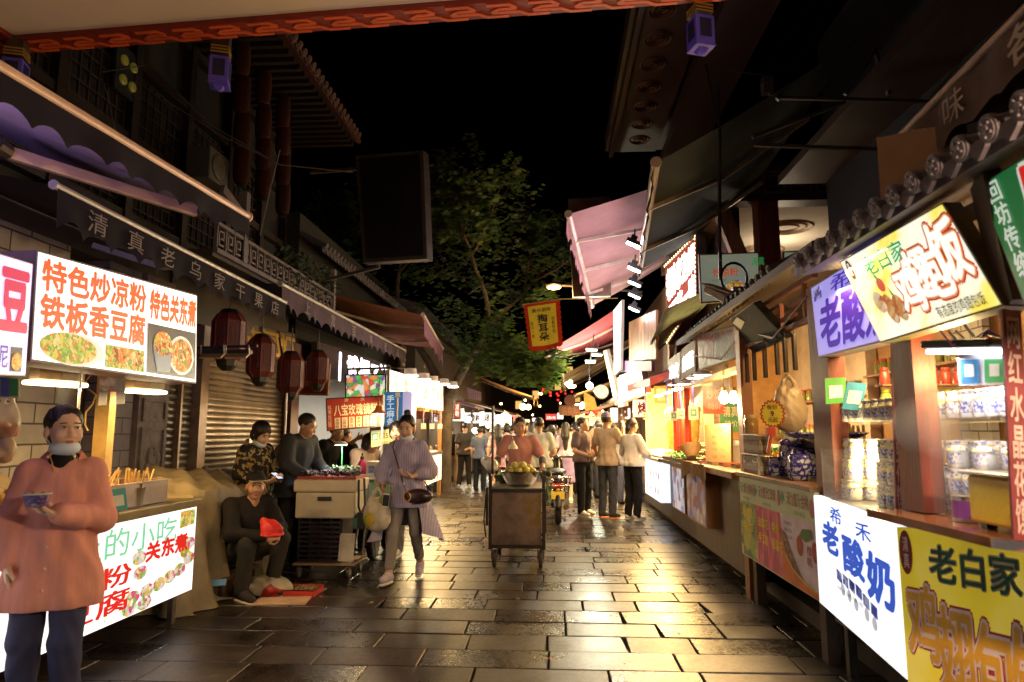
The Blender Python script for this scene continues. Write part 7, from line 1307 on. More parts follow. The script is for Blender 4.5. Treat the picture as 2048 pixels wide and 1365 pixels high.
q = Quad(W(1234, 756, Y=14.7), W(1250, 752, Y=14.4), W(1252, 812, Y=14.4), W(1236, 816, Y=14.7)); sign_box('lit_box_sign', 'magenta printed lit panel below the leaning white sign', q, mottle('magenta lit print', [(.8, .3, .5), (1, .85, .9), (.5, .1, .3), (.9, .6, .3)], 5, 1.0), alu, .05)
q = Quad(W(1236, 722, Y=15), W(1303, 722, Y=12), W(1303, 742, Y=12), W(1236, 745, Y=15)); o = thing('fascia_board', 'mauve fascia board over the leaning white sign', 'board', q.at(.5, 1)); m = MB(); m.slab(q, .06); m.build('board', mat('mauve board', (.24, .12, .26), .6, emit=.06), o)
q = Quad(W(1258, 645, Y=13.5), W(1312, 620, Y=11), W(1312, 718, Y=11), W(1258, 722, Y=13.5)); o = thing('plank_shutter', 'dark vertical plank shutter above the mauve fascia', 'shutter', q.at(.5, 1)); m = MB(); [m.slab(q, .04, a/8+.006, 0, (a+1)/8-.006, 1) for a in range(8)]; m.build('plank', brown_wood, o)
p = W(1203, 784, Y=15.5); ck = thing('clock', 'round pale lit clock over the crowd', 'clock', p); rt_ = Matrix.Rotation(R(90), 3, 'X'); m = MB(); m.lathe([(.16, -.04), (.17, -.03), (.17, .03), (.15, .035)], p, 28, rt_); m.build('rim', dark_steel, ck, True); m = MB(); m.lathe([(0, .036), (.15, .036)], p, 28, rt_); f = m.build('dial', glow('clock dial', (.85, .82, .6), .9), ck); m = MB()
for k in range(12): a = k*math.pi/6; m.box(p+V(.125*math.sin(a), -.04, .125*math.cos(a)), (.02, .006, .02))
m.bar(p+V(0, -.042, 0), p+V(.05, -.042, .07), .014, .006); m.bar(p+V(0, -.042, 0), p+V(-.02, -.042, .1), .010, .006); m.build('hands_and_marks', black, f)
p = W(1179, 772, Y=16.5); o = thing('round_lamp', 'bare cool white ball lamp under the far tan awning', 'lamp', p); m = MB(); m.ball(p, .085, 14); m.build('globe', glow('ball lamp', (.9, 1, .97), 22), o, True); m = MB(); m.tube([p+V(0, 0, .08), p+V(0, 0, .6)], .012, 5); m.build('stem', black, o); light('POINT', 'lamp_light', p-V(0, .3, .1), 420, (1, 1, .72), o, .1)
for i, (px, py) in enumerate(((1143, 773), (1136, 768), (1141, 764))):
    p = W(px, py, Y=19+i); o = thing('oval_lamp', ('largest', 'middle', 'smallest')[i]+' yellow oval lamp under the far tan awning', 'lamp', p); m = MB(); m.ball(p, (.13-.03*i, .1, .06), 12); m.build('globe', glow('yellow oval', (1, .9, .35), 10), o, True)
for i, (px, py) in enumerate(((1184, 701), (1194, 711), (1181, 725))):
    p = W(px, py, Y=13.7+.4*i); o = thing('tube_light', ('first', 'second', 'third')[i]+' white tube lamp under the rose red awning near the leaves', 'lamp', p, 'tube lamps under the rose red awning'); m = MB(); m.box(p, (.20, .07, .03)); m.build('tube', glow('rose tube', (1, 1, .9), 9), o, bevel=.008); m = MB(); m.box(p+V(0, 0, .035), (.24, .10, .03)); m.bar(p+V(0, 0, .05), p+V(.05, 0, .35), .02); m.build('housing', black, o); light('POINT', 'lamp_light', p+V(-.16, -.12, -.06), 75, (1, .98, .66), o, .12)
# ---------------------------------------------------------------- tree
tr = thing('street_tree', 'leafy plane tree leaning over the street, lit green at its lowest boughs', 'tree', (-2.7, 17, 0)); rt = random.Random(21)
bark = mat('pale mottled bark', (.07, .05, .035), .8, 0, .4, 5, .4)
tips = []; m = MB()
def limb(p, d, L, r, lev):
    pts = [p]; q_ = p.copy(); dd = d.copy()
    for i in range(5):
        dd = (dd+V(rt.uniform(-.16, .16), rt.uniform(-.16, .16), rt.uniform(-.05, .12))).normalized(); q_ = q_+dd*L/5; pts.append(q_.copy())
    m.tube(pts, [r*(1-.11*i) for i in range(6)], 8, lev == 0)
    tips.extend(pts[2:] if lev > 1 else pts[4:])
    if lev < 3:
        for k in range(3 if lev else 2):
            i = 5 if k < 2 else rt.choice((3, 4)); n_ = (dd+V(rt.uniform(-.8, .8), rt.uniform(-.7, .5), rt.uniform(-.1, .5))).normalized(); limb(pts[i], n_, L*rt.uniform(.6, .85), r*.52, lev+1)
m.tube([(-2.75, 17, -.1), (-2.72, 17, .8), (-2.66, 17, 2.3)], [.24, .19, .17], 12)
limb(V(-2.66, 17, 2.3), V(.65, -.25, .75).normalized(), 2.2, .14, 0); limb(V(-2.68, 17, 2.25), V(-.35, -.1, 1).normalized(), 2.6, .13, 0)
m.build('trunk', bark, tr, True)
lf = MB(); lfm = mottle('plane leaf', [(.06, .12, .02), (.09, .16, .025), (.05, .09, .02), (.12, .17, .03), (.04, .07, .015)], 2.2, 0, .55, bmp=0)
def leaf(mb, p, s):
    a = rt.uniform(0, 6.3); t_ = rt.uniform(-.9, .25); d1 = V(math.cos(a), math.sin(a), t_).normalized(); d2 = d1.cross(V(rt.uniform(-.4, .4), rt.uniform(-.4, .4), 1)).normalized(); n_ = d1.cross(d2)
    P = [(0, 0), (.25, .42), (.42, .18), (.62, .46), (.72, .16), (1, 0), (.72, -.16), (.62, -.46), (.42, -.18), (.25, -.42)]
    mb.add([p+(d1*x+d2*y+n_*(.10*abs(y)-.12*x*x))*s for x, y in P], [tuple(range(10))])
clumps = [(t_, rt.uniform(.35, .6), 26) for t_ in tips]
def cl(px, py, Y, r, n): clumps.append((W(px, py, Y=Y), r, n))
for px, py, Y, r, n in ((1000, 715, 15, .5, 480), (1050, 728, 14.5, .45, 520), (1085, 740, 14.2, .4, 420), (1120, 738, 14.2, .30, 130), (1020, 745, 14.6, .32, 150), (960, 705, 15.4, .4, 170), (1060, 700, 15, .5, 220), (1095, 762, 14.2, .22, 60),
        (930, 640, 16, .8, 260), (900, 560, 16.5, .8, 200), (880, 470, 17, .8, 130), (960, 440, 16.5, .8, 140), (1010, 480, 16, .7, 170), (1070, 490, 15.5, .35, 60), (990, 560, 16, .8, 240), (850, 600, 17, .9, 160), (790, 560, 17.5, .8, 100), (900, 400, 17, .7, 80), (1050, 590, 16, .6, 110), (1000, 640, 15.5, .7, 260), (940, 300, 17.5, .6, 40), (760, 620, 17.5, .7, 80), (1090, 600, 15.2, .32, 60), (700, 560, 17, .5, 40)): cl(px, py, Y, r, n)
for c, r, n in clumps:
    sub = [c+V(rt.gauss(0, r*.6), rt.gauss(0, r*.6), rt.gauss(0, r*.45)) for _ in range(max(3, n//22))]
    for i in range(n):
        b = rt.choice(sub); leaf(lf, b+V(rt.gauss(0, r*.22), rt.gauss(0, r*.22), rt.gauss(0, r*.16)), rt.uniform(.11, .2))
nt = lfm.node_tree; b_ = nt.nodes['Principled BSDF']; tl_ = nt.nodes.new('ShaderNodeBsdfTranslucent'); mx_ = nt.nodes.new('ShaderNodeMixShader'); mx_.inputs[0].default_value = .45; nt.links.new(b_.inputs['Base Color'].links[0].from_socket, tl_.inputs[0]); nt.links.new(b_.outputs[0], mx_.inputs[1]); nt.links.new(tl_.outputs[0], mx_.inputs[2]); nt.links.new(mx_.outputs[0], nt.nodes['Material Output'].inputs[0])
lf.build('crown', lfm, tr)
# ---------------------------------------------------------------- steel cart
cx, cy0 = -.41, 7.55
ct = thing('fruit_cart', 'grimy steel vending cart on small wheels pushed down the street', 'cart', (cx, 8, 0))
m = MB(); m.bb(cx-.26, cx+.27, cy0+.015, cy0+.03, .25, .80); m.bb(cx-.285, cx-.275, cy0+.04, cy0+.9, .25, .8); m.bb(cx+.285, cx+.295, cy0+.04, cy0+.9, .25, .8); m.build('side_sheet', mat('stained zinc sheet', (.20, .145, .12), .36, .7, .45, 3.2, .3, 9, dirt=(.24, .15, .03), dirt_at=.54), ct)
m = MB()
for x in (-.30, .28): m.bb(cx+x, cx+x+.035, cy0, cy0+.035, .20, .98); m.bb(cx+x, cx+x+.035, cy0+.88, cy0+.915, .20, .98); m.bb(cx+x+.002, cx+x+.033, cy0+.035, cy0+.88, .215, .248); m.bb(cx+x+.002, cx+x+.033, cy0+.035, cy0+.88, .80, .83)
for z in (.212, .802): m.bb(cx-.265, cx+.28, cy0+.002, cy0+.036, z, z+.036); m.bb(cx-.265, cx+.28, cy0+.88, cy0+.912, z, z+.036)
m.bar((cx-.28, cy0+.9, .97), (cx-.28, cy0+1.15, 1.0), .03); m.bar((cx+.30, cy0+.9, .97), (cx+.30, cy0+1.15, 1.0), .03); m.bar((cx-.3, cy0+1.15, 1.0), (cx+.31, cy0+1.15, 1.0), .03)
m.tube([(cx-.33, cy0+.02, .78), (cx-.35, cy0, .5), (cx-.33, cy0+.02, .33)], .008, 6); m.bb(cx-.33, cx-.305, cy0-.01, cy0+.02, .45, .85); m.build('frame', mat('black grimy frame', (.028, .02, .016), .5, .5, .4), ct)
m = MB(); m.bb(cx-.29, cx+.31, cy0+.0, cy0+.91, .84, .852); m.build('worktop', steel, ct)
for x in (-.24, .26):
    for y in (.08, .84):
        m = MB(); m.lathe([(.07, -.02), (.09, -.018), (.095, 0), (.09, .018), (.07, .02)], (cx+x, cy0+y, .095), 18, Matrix.Rotation(R(90), 3, 'Y')); w_ = m.build('wheel', mat('worn rubber', (.035, .028, .024), .7), ct, True); m = MB(); m.lathe([(.045, -.024), (.045, .024)], (cx+x, cy0+y, .095), 12, Matrix.Rotation(R(90), 3, 'Y')); m.bar((cx+x-.03, cy0+y, .09), (cx+x-.03, cy0+y, .22), .012, .03); m.bar((cx+x+.03, cy0+y, .09), (cx+x+.03, cy0+y, .22), .012, .03); m.build('fork', dark_steel, w_)
bs = thing('steel_basin', 'wide shiny steel basin heaped with yellow green fruit on the cart', 'basin', (cx+.03, cy0+.28, .853)); m = MB(); m.lathe([(.11, 0), (.16, .03), (.225, .155), (.245, .16), (.24, .165), (.215, .158), (.15, .035), (.0, .02)], (cx+.03, cy0+.28, .854), 32); m.build('bowl', mat('bright steel', (.6, .58, .55), .12, 1, .05, bmp=0), bs, True)
fr = thing('carved_fruit', 'carved yellow green fruit heaped in the steel basin', 'fruit', (0, 0, 0), 'fruit in the steel basin'); m = MB(); m.lathe([(0, -.04)]+[((.042+.004*(i % 2))*math.sin(math.pi*(i+.5)/9), -.042*math.cos(math.pi*(i+.5)/9)) for i in range(9)]+[(0, .045)], (0, 0, 0), 12); m.build('flesh', mat('yellow green fruit', (.46, .40, .08), .5, 0, .25, 25, .4), fr, True); k = 0
for i, (x, y, z) in enumerate(((-.09, -.08, .16), (-.01, -.10, .17), (.07, -.07, .175), (.14, -.03, .16), (-.05, 0, .20), (.04, .02, .205), (.10, .06, .19), (-.13, .04, .17), (.0, .1, .18), (-.06, -.05, .225), (.03, -.055, .23))): o = fr if i == 0 else dup(fr); o.location = (cx+.03+x, cy0+.28+y, .854+z); o.rotation_euler = (i*.4, i*.7, i)
t = thing('dark_bowl', 'dark green bowl beside the steel basin on the cart', 'bowl', (cx-.22, cy0+.5, .853)); m = MB(); m.lathe([(.06, 0), (.12, .06), (.13, .1), (.11, .095)], (cx-.17, cy0+.62, .854), 20); m.build('bowl', paint('bowl green', (.03, .06, .02), .4), t, True); m = MB(); [m.ball((cx-.17+.05*math.cos(i), cy0+.62+.05*math.sin(i), .95), .04, 8) for i in range(6)]; m.build('leafy_fruit', mat('leafy green', (.14, .24, .04), .5), t, True)
p = W(1026, 893, Y=8.05); cl_ = thing('clip_lamp', 'small unlit white cone lamp on a thin wire above the cart', 'lamp', p); m = MB(); m.lathe([(.055, -.03), (.05, 0), (.022, .035), (.015, .06)], p, 18); m.build('shade', mat('lamp white', (.68, .6, .5), .4), cl_, True); m = MB(); m.tube([p+V(0, 0, .06), p+V(-.02, 0, .14), p+V(-.14, .05, .2), (cx-.28, cy0+.25, 1.35), (cx-.28, cy0+.3, .9)], .006, 5); m.build('wire_stem', black, cl_)
m = MB(); m.tube([(cx-.285, cy0+.3, .98), (cx-.285, cy0+.3, 1.75)], .016, 6); o = thing('cart_pole', 'thin dark pole standing at the corner of the steel cart', 'pole', (cx-.285, cy0+.3, .9)); m.build('pole', black, o)
s = Solid(); c = np.array((cx-.31, cy0+.42, 1.07)); s.ell(c, (.08, .06, .09), .02).ell(c+[-.06, .05, .05], (.06, .05, .06), .03); s.fold = lambda X, Y, Z: .01*np.sin(X*70+Z*40)*np.sin(Y*70); t = thing('plastic_bag', 'white plastic bags tied to the pole of the steel cart', 'bag', tuple(c)); solid_obj('bag_body', [(*s.mesh(.01), 0)], [mat('white bag plastic', (.55, .52, .5), .35, 0, .2)], t)
# motor scooter, seen from behind
sx, sy = .06, 11.1
sc2 = thing('motor_scooter', 'dark motor scooter parked behind the cart with yellow plate and silver rack', 'scooter', (sx, sy, 0)); rty = Matrix.Rotation(R(90), 3, 'Y')
def tyre(y): 
    m = MB(); m.lathe([(.14, -.045), (.2, -.055), (.235, -.03), (.24, 0), (.235, .03), (.2, .055), (.14, .045)], (sx, y, .24), 26, rty); w_ = m.build('wheel', mat('black tyre', (.014, .013, .013), .7), sc2, True); m = MB(); m.lathe([(.05, -.05), (.14, -.04), (.14, .04), (.05, .05)], (sx, y, .24), 18, rty); m.build('rim', dark_steel, w_)
tyre(sy+.05); tyre(sy+1.3)
bm = mat('gloss black scooter panel', (.018, .017, .019), .2, 0, .1, coat=.6)
s = Solid(); s.ell((sx, sy+.32, .66), (.16, .42, .14), .05).ell((sx, sy+.05, .66), (.12, .18, .10), .05).cone((sx, sy+.6, .4), (sx, sy+1.15, .38), .14, .12, .06).cone((sx, sy+1.15, .45), (sx, sy+1.22, .95), .14, .10, .06); solid_obj('bodywork', [(*s.mesh(.016), 0)], [bm], sc2)
s = Solid(); s.ell((sx, sy+.45, .80), (.15, .38, .06), .04); solid_obj('seat', [(*s.mesh(.014), 0)], [mat('vinyl seat', (.02, .018, .018), .55)], sc2)
m = MB(); m.box((sx, sy-.13, .62), (.20, .05, .06)); m.build('tail_light', mat('red lens', (.5, .02, .01), .15, emit=.5), sc2, bevel=.01); m = MB(); m.box((sx, sy-.17, .47), (.21, .012, .12), Matrix.Rotation(R(-20), 3, 'X')); pl_ = m.build('number_plate', mat('yellow plate', (.62, .45, .03), .5, emit=.15), sc2); m = MB(); m.ball((sx, sy-.15, .555), (.03, .02, .02), 10); m.build('indicator', mat('amber lens', (.7, .3, .02), .2, emit=.3), sc2)
m = MB(); m.tube([(sx-.20, sy+.3, .74), (sx-.21, sy-.1, .74), (sx, sy-.24, .75), (sx+.21, sy-.1, .74), (sx+.2, sy+.3, .74)], .018, 8); m.tube([(sx-.2, sy+.1, .62), (sx-.19, sy-.16, .62), (sx+.19, sy-.16, .62), (sx+.2, sy+.1, .62)], .014, 8); m.bar((sx-.1, sy-.2, .745), (sx-.1, sy+.3, .8), .02); m.bar((sx+.1, sy-.2, .745), (sx+.1, sy+.3, .8), .02); m.bar((sx+.2, sy-.1, .74), (sx+.17, sy+.05, .52), .02); m.build('grab_rail', mat('silver rail', (.55, .52, .52), .25, .9), sc2, True)
m = MB(); m.bar((sx-.33, sy+1.1, 1.02), (sx+.33, sy+1.1, 1.02), .03); m.tube([(sx+.13, sy+.2, .25), (sx+.13, sy-.2, .3)], .045, 8); m.build('handlebar', dark_steel, sc2); s = Solid(); s.cone((sx, sy-.12, .42), (sx, sy-.2, .30), .08, .06, .03); solid_obj('mudguard', [(*s.mesh(.012), 0)], [MC['black plastic']], sc2)
# ---------------------------------------------------------------- white lit stall on the left, its lamps
sg = thing('food_stall', 'brilliant white stall with long lit menu fascia and yellow green lit counter', 'stall', (-2.8, 13.4, 0))
q = Quad(W(780, 740, Y=11.0), W(886, 773, Y=16), W(886, 822, Y=16), W(780, 806, Y=11.0)); m = MB(); m.slab(q, .2, d=-.004); m.build('fascia_case', alu, sg); m = MB(); m.slab(q, .01); fs = m.build('lit_fascia', wash('menu fascia', [(.35, (1, .62, .28)), (.5, (1, .90, .72)), (.7, (1, .97, .92))], 1.35, 1.3), sg)
for mt, f, nm in ((ink('lilac strip', (.35, .28, .62), .9), lambda m, q: (m.poly(q, [(.49, .02), (.69, .02), (.69, .16), (.49, .16)]), m.poly(q, [(.49, .80), (.69, .80), (.69, .92), (.49, .92)])), 'strip'), (ink('rust', (.6, .12, .03), .8), TT([('烤面筋', .72, .15, .80, .85, 0, {'vert': True}), ('炒酸奶', .83, .15, .91, .85, 0, {'vert': True}), ('清真', .93, .2, .98, .6, 0, {'vert': True}), ('面筋五元', .04, .1, .12, .9, .01, {'vert': True}), ('酸梅汤', .20, .15, .28, .9, .01, {'vert': True}), ('臭豆腐', .36, .15, .44, .9, .01, {'vert': True}), ('冰粉', .55, .25, .64, .75, .01, {'vert': True})]), 'lettering')): m = MB(); f(m, q); m.build(nm, mt, fs)
m = MB(); m.bb(-3.4, -2.62, 11.0, 16.2, .95, 1.02); m.build('counter_top', steel, sg); q = Quad((-2.64, 11.0, .94), (-2.64, 16.2, .94), (-2.64, 16.2, .36), (-2.64, 11.0, .36)); m = MB(); m.slab(q, .1); f = m.build('lit_front', glow('counter lit', (1, .95, .72), 1.5), sg); m = MB(); [m.poly(q, [(a, .5), (a+.04, .45+.1*(i % 2)), (a+.05, .9), (a+.01, .92)]) for i, a in enumerate([.03+.07*k for k in range(13)])]; m.build('food_print', mottle('yellow green print', [(.7, .6, .05), (.3, .5, .05), (.8, .3, .05)], 8, .8), f)
for y in (11.1, 16.1): m = MB(); m.bb(-2.72, -2.64, y-.04, y+.04, 0, 2.0); m.build('post', mat('orange stall post', (.5, .25, .08), .5), sg)
m = MB(); m.bb(-3.5, -2.7, 11.2, 16, 1.95, 1.98); m.build('awning_board', alu, sg); m = MB(); [m.lathe([(.05, 0), (.07, .05), (.04, .1)], (-2.66, 11.3+i*.42, 1.88), 8) for i in range(11)]; m.build('fringe', mat('gold fringe', (.4, .25, .05), .5), sg)
m = MB(); m.ball((-2.9, 12.4, 1.12), (.25, .5, .16), 14); m.build('white_heap', mat('white heap', (.7, .66, .5), .7, 0, .15, 12, .5), sg, True); light('AREA', 'stall_light', (-3.0, 13.4, 1.9), 160, (1, .78, .42), sg, 2.5, (.3, -.1, -1), sy=.5)
for i, (px, py, Y) in enumerate(((821, 752, 11.4), (848, 760, 12.7), (866, 765, 13.8), (888, 769, 15.1), (906, 774, 16.3))):
    p = W(px, py, Y=Y); t = thing('dome_lamp', ('nearest', 'second nearest', 'middle', 'second farthest', 'farthest')[i]+' of five clear domed lamps along the white stall fascia', 'lamp', p, 'domed lamps along the white stall'); m = MB(); m.lathe([(.02, .13), (.10, .12), (.11, .02), (.125, .0)], p, 18); m.build('dome', mat('frosted dome', (.5, .4, .34), .3, emit=.25), t, True); m = MB(); m.lathe([(0, -.02), (.11, -.018), (.13, 0), (.13, .01)], p, 20); m.build('lamp_glass', glow('dome glass', (1, .90, .62), 14), t)
    m = MB(); m.tube([p+V(0, 0, .12), p+V(-.35, 0, .14)], .012, 5); m.build('arm', dark_steel, t); light('SPOT', 'lamp_light', p-V(0, 0, .05), 260, (1, .60, .18), t, .1, (.22, -.1, -1), 150)
for i, (px, Y) in enumerate(((847, 12.0), (864, 12.9), (880, 14))):
    p = W(px, 853, Y=Y); t = thing('payment_tag', ('nearest', 'middle', 'farthest')[i]+' white tag on a lilac cord at the brilliant white stall', 'payment tag', p); m = MB(); m.box(p, (.09, .01, .1)); m.build('tag', mat('white tag', (.66, .62, .52), .4, emit=.1), t); m = MB(); m.bar(p+V(0, 0, .05), p+V(0, 0, .3), .015, .005); m.build('lanyard', paint('lanyard lilac', (.3, .25, .6)), t)
# ---------------------------------------------------------------- far stalls
def far_stall(side, y0, y1, label, roof, front, fc, fe, words, wc, power, col, hang=True, sx=0):
    x = (-2.35 if side < 0 else 1.75)+sx; xo = x+side*1.1; t = thing('food_stall', label, 'stall', (x, (y0+y1)/2, 0)); a, b = min(x, xo), max(x, xo)
    m = MB(); m.bb(a, b, y0, y1, .92, .97); m.build('counter_top', brown_wood, t)
    m = MB(); m.bb(a+.05, b-.05, y0+.03, y1, .15, .919); m.build('stall_body', front, t)
    for xx in (a+.06, b-.06):
        for yy in (y0+.06, y1-.06): m = MB(); m.bb(xx-.035, xx+.035, yy-.035, yy+.035, .97 if True else 0, 2.2); m.build('post', dark_wood, t)
    m = MB(); m.add([(x-side*.35, y0-.1, 2.25), (x-side*.35, y1+.1, 2.25), (xo, y1+.1, 2.65), (xo, y0-.1, 2.65), (x-side*.35, y0-.1, 2.18), (x-side*.35, y1+.1, 2.18), (xo, y1+.1, 2.58), (xo, y0-.1, 2.58)], [(0, 1, 2, 3), (4, 7, 6, 5), (0, 4, 5, 1), (0, 3, 7, 4)]); m.build('roof', roof, t)
    q = Quad(*( [(a, y0-.02, 2.16), (b, y0-.02, 2.16), (b, y0-.02, 1.78), (a, y0-.02, 1.78)])); m = MB(); m.slab(q, .05); f = m.build('fascia', glow('far fascia '+label[:14], fc, fe) if fe else mat('far board '+label[:14], fc, .6), t)
    if words: m = MB(); text(m, q, words, .08, .12, .92, .9, .03); m.build('lettering', wc, f)
    m = MB(); m.bb(a+.3, b-.3, y0+.2, y1-.2, 2.1, 2.13); m.build('strip_lamp', glow('far strip %s' % (col,), col, 12), t)
    rr = random.Random(int(y0*10)); m = MB()
    for i in range(14): m.ball((rr.uniform(a+.15, b-.15), rr.uniform(y0+.1, y1-.1), 1.0), (.1, .1, rr.uniform(.06, .16)), 8)
    m.build('heaped_food', mottle('far food', [(.6, .4, .12), (.5, .2, .08), (.3, .35, .08), (.65, .55, .35)], 12), t, True)
    light('AREA', 'stall_light', ((a+b)/2-side*.2, (y0+y1)/2, 2.08), power, col, t, y1-y0-.4, (-side*.5, -.25, -1), sy=.5)
    return t
r1 = mat('brown far roof', (.14, .07, .04), .7); r2 = mat('mauve far roof', (.16, .08, .14), .7); fw_ = mat('far wood front', (.24, .13, .07), .6); fs_ = mat('far steel front', (.35, .3, .26), .4, .6)
wr = mat('far red words', (.4, .04, .02), .6); ww = glow('far white words', (1, .95, .85), 2)
far_stall(-1, 17.2, 19.0, 'brown wooden stall with leaning menu board beyond the white stall', r1, fw_, (.20, .10, .05), 0, '凉皮米线', wr, 120, (1, .72, .4), sx=-.75)
far_stall(-1, 20.6, 23.2, 'grey steel stall with mauve roof where two men stand looking in', r2, fs_, (.8, .85, .8), 1.3, '烤鱿鱼', wr, 170, (1, .85, .58), sx=-.35)
far_stall(-1, 25, 28, 'far stall with pale cool light behind the pink dressed woman', r1, fs_, (.9, 1, .95), 1.6, '酸梅汤', wr, 260, (.95, .95, .75), sx=.2)
far_stall(-1, 30, 34, 'farthest warm stall on the side of the tree', r1, fw_, (1, .75, .4), 1.2, '泡馍', wr, 350, (1, .7, .35), sx=.4)
far_stall(1, 15.2, 18, 'crowded warm stall behind the woman in the white blouse', r1, fw_, (1, .85, .55), 1.5, '烤羊肉串', wr, 330, (1, .68, .28))
far_stall(1, 19, 22.5, 'warm stall with brown sign beneath the round clock', r1, fw_, (.25, .10, .05), 0, '小吃', ww, 330, (1, .7, .32))
far_stall(1, 24, 28, 'far amber stall at the bend of the street', r1, fw_, (1, .6, .2), 1.3, '甑糕', wr, 420, (1, .66, .25), sx=-.2)
far_stall(1, 30, 34, 'farthest amber stall before the dark building', r1, fw_, (1, .7, .3), 1.2, '肉丸', wr, 420, (1, .7, .35), sx=-.5)
q = Quad(W(887, 800, Y=17), W(912, 797, Y=17), W(905, 832, Y=17), W(882, 830, Y=17)); sign_box('leaning_board', 'leaning grey menu board on the brown wooden stall', q, mat('grey menu film', (.32, .26, .24), .5, emit=.1), dark_steel, .04)
q = Quad(W(908, 806, Y=18), W(921, 804, Y=18), W(921, 837, Y=18), W(908, 837, Y=18)); sign_box('hanging_sign', 'small orange red sign hanging beside the leaning grey board', q, mat('orange red film', (.55, .12, .06), .5, emit=.3), dark_steel, .04, prints=[(ww, TT([('凉粉', .2, .1, .8, .9, .0, {'vert': True})]))])
q = Quad(W(934, 775, Y=19), W(962, 785, Y=19), W(962, 802, Y=19), W(936, 798, Y=19)); o = thing('roof_board', 'mauve striped board on the roof of the far left stalls', 'board', q.at(.5, 1)); m = MB(); m.slab(q, .06); m.build('board', stripes('mauve board ribs', (.30, .18, .22), (.18, .10, .14), 5, 'X'), o)
q = Quad(W(958, 824, Y=21), W(969, 822, Y=21), W(969, 852, Y=21), W(958, 853, Y=21)); sign_box('lit_box_sign', 'white lit upright sign on the grey steel stall', q, white_lit, alu, .05); q = Quad(W(978, 828, Y=24), W(988, 827, Y=24), W(987, 850, Y=24), W(978, 851, Y=24)); sign_box('lit_box_sign', 'second white lit upright sign farther along the street', q, white_lit, alu, .05)
q = Quad(W(1091, 828, Y=30), W(1113, 828, Y=30), W(1113, 841, Y=30), W(1091, 841, Y=30)); sign_box('led_sign', 'red led sign with white letters far down the street', q, glow('red led', (.8, .03, .03), 1.2), black, .08, prints=[(glow('led words', (1, .7, .65), 2.5), TT([('正宗小吃', .08, .35, .92, .85, .02)]))]); q = Quad(W(1114, 826, Y=30), W(1127, 826, Y=30), W(1127, 839, Y=30), W(1114, 839, Y=30)); sign_box('lit_box_sign', 'small blank white lit sign beside the red led sign', q, white_lit, black, .08)
p = W(1140, 820, Y=22); o = thing('archway_sign', 'brown carved sign with round crest under the far awnings', 'sign', p); m = MB(); m.bb(p.x-.35, p.x+.32, 22, 22.1, p.z-.18, p.z+.14); m.build('board', mat('carved brown board', (.32, .12, .05), .6, 0, .3, 8, .4, emit=.08), o); m = MB(); m.lathe([(.18, -.05), (.18, .05)], p+V(.0, .0, .3), 22, Matrix.Rotation(R(90), 3, 'X')); m.build('crest', mat('carved brown crest', (.28, .09, .04), .6, 0, .3, 8, .4, emit=.06), o); m = MB(); qq = Quad(p+V(-.3, -.06+.0, .12), p+V(.28, -.06, .12), p+V(.28, -.06, -.14), p+V(-.3, -.06, -.14)); text(m, qq, '美食街', .05, .05, .95, .95, .02); m.build('lettering', mat('carved pale words', (.45, .22, .1), .6, emit=.1), o)
p = W(1182, 800, Y=19); o = thing('hanging_banner', 'small yellow and white pennant hanging below the round clock', 'banner', p); q = Quad(p+V(-.2, 0, .25), p+V(.1, 0, .05), p+V(.18, 0, -.28), p+V(-.18, 0, -.28)); m = MB(); m.slab(q, .01); m.build('cloth', mat('amber pennant', (.7, .38, .05), .7, emit=.3), o)
for i, (px, py, w_, h_, c_, n_) in enumerate(((1182, 823, 9, 11, (1, .04, .03), 'red'), (1196, 822, 8, 12, (1, .05, .03), 'second red'), (1183, 830, 6, 3, (.1, .9, .4), 'green'))):
    q = Quad(W(px-w_, py-h_, Y=26), W(px+w_, py-h_, Y=26), W(px+w_, py+h_, Y=26), W(px-w_, py+h_, Y=26)); o = thing('neon_sign', n_+' neon sign glowing above the far crowd', 'sign', q.at(.5, 1)); m = MB(); text(m, q, '羊肉泡馍'[i*2 % 4]+'肉', 0, 0, 1, 1, .04); m.build('neon_strokes', glow('neon '+n_, c_, 2.5), o)
rb = random.Random(31)
lbulb = thing('festoon_bulb', 'tiny warm festoon bulb over the far crowd', 'bulb', (0, 0, 0), 'warm festoon bulbs over the far crowd'); m = MB(); m.ball((0, 0, 0), .045, 8); m.build('bulb', glow('festoon', (1, .72, .3), 12), lbulb, True)
for i in range(16): (lbulb if i == 0 else dup(lbulb)).location = (rb.uniform(-1.9, 2.2), rb.uniform(23, 34), rb.uniform(2.1, 3.0))
rl = thing('festoon_bulb', 'tiny red bulb in the red cluster past the tree', 'bulb', (0, 0, 0), 'red bulbs past the tree'); m = MB(); m.ball((0, 0, 0), .05, 8); m.build('bulb', glow('festoon red', (1, .03, .02), 2.5), rl, True)
for i in range(11): (rl if i == 0 else dup(rl)).location = W(1104+rb.gauss(0, 15), 788+rb.gauss(0, 6), Y=31)
for i, (px, py, r_, c_) in enumerate(((1010, 835, .25, (1, .95, .8)), (990, 850, .16, (.9, 1, .9)), (1152, 826, .14, (1, .75, .3)), (1165, 808, .1, (1, .9, .7)), (1203, 813, .09, (1, .95, .8)), (1223, 808, .09, (1, 1, .9)), (976, 852, .1, (1, .95, .8)), (950, 862, .13, (1, 1, .95)), (938, 838, .1, (.9, .95, 1)))):
    Y = 26 if i < 6 else 20; p = W(px, py, Y=Y); o = thing('globe_lamp', ('broad warm', 'greenish', 'amber', 'small cream', 'tiny cream', 'tiny white', 'small warm', 'bright round', 'bluish')[i]+' globe lamp over the far '+('crowd' if i < 6 else 'left stalls'), 'lamp', p); m = MB(); m.ball(p, r_*.7, 12); m.build('globe', glow('globe %d' % i, c_, 7), o, True)
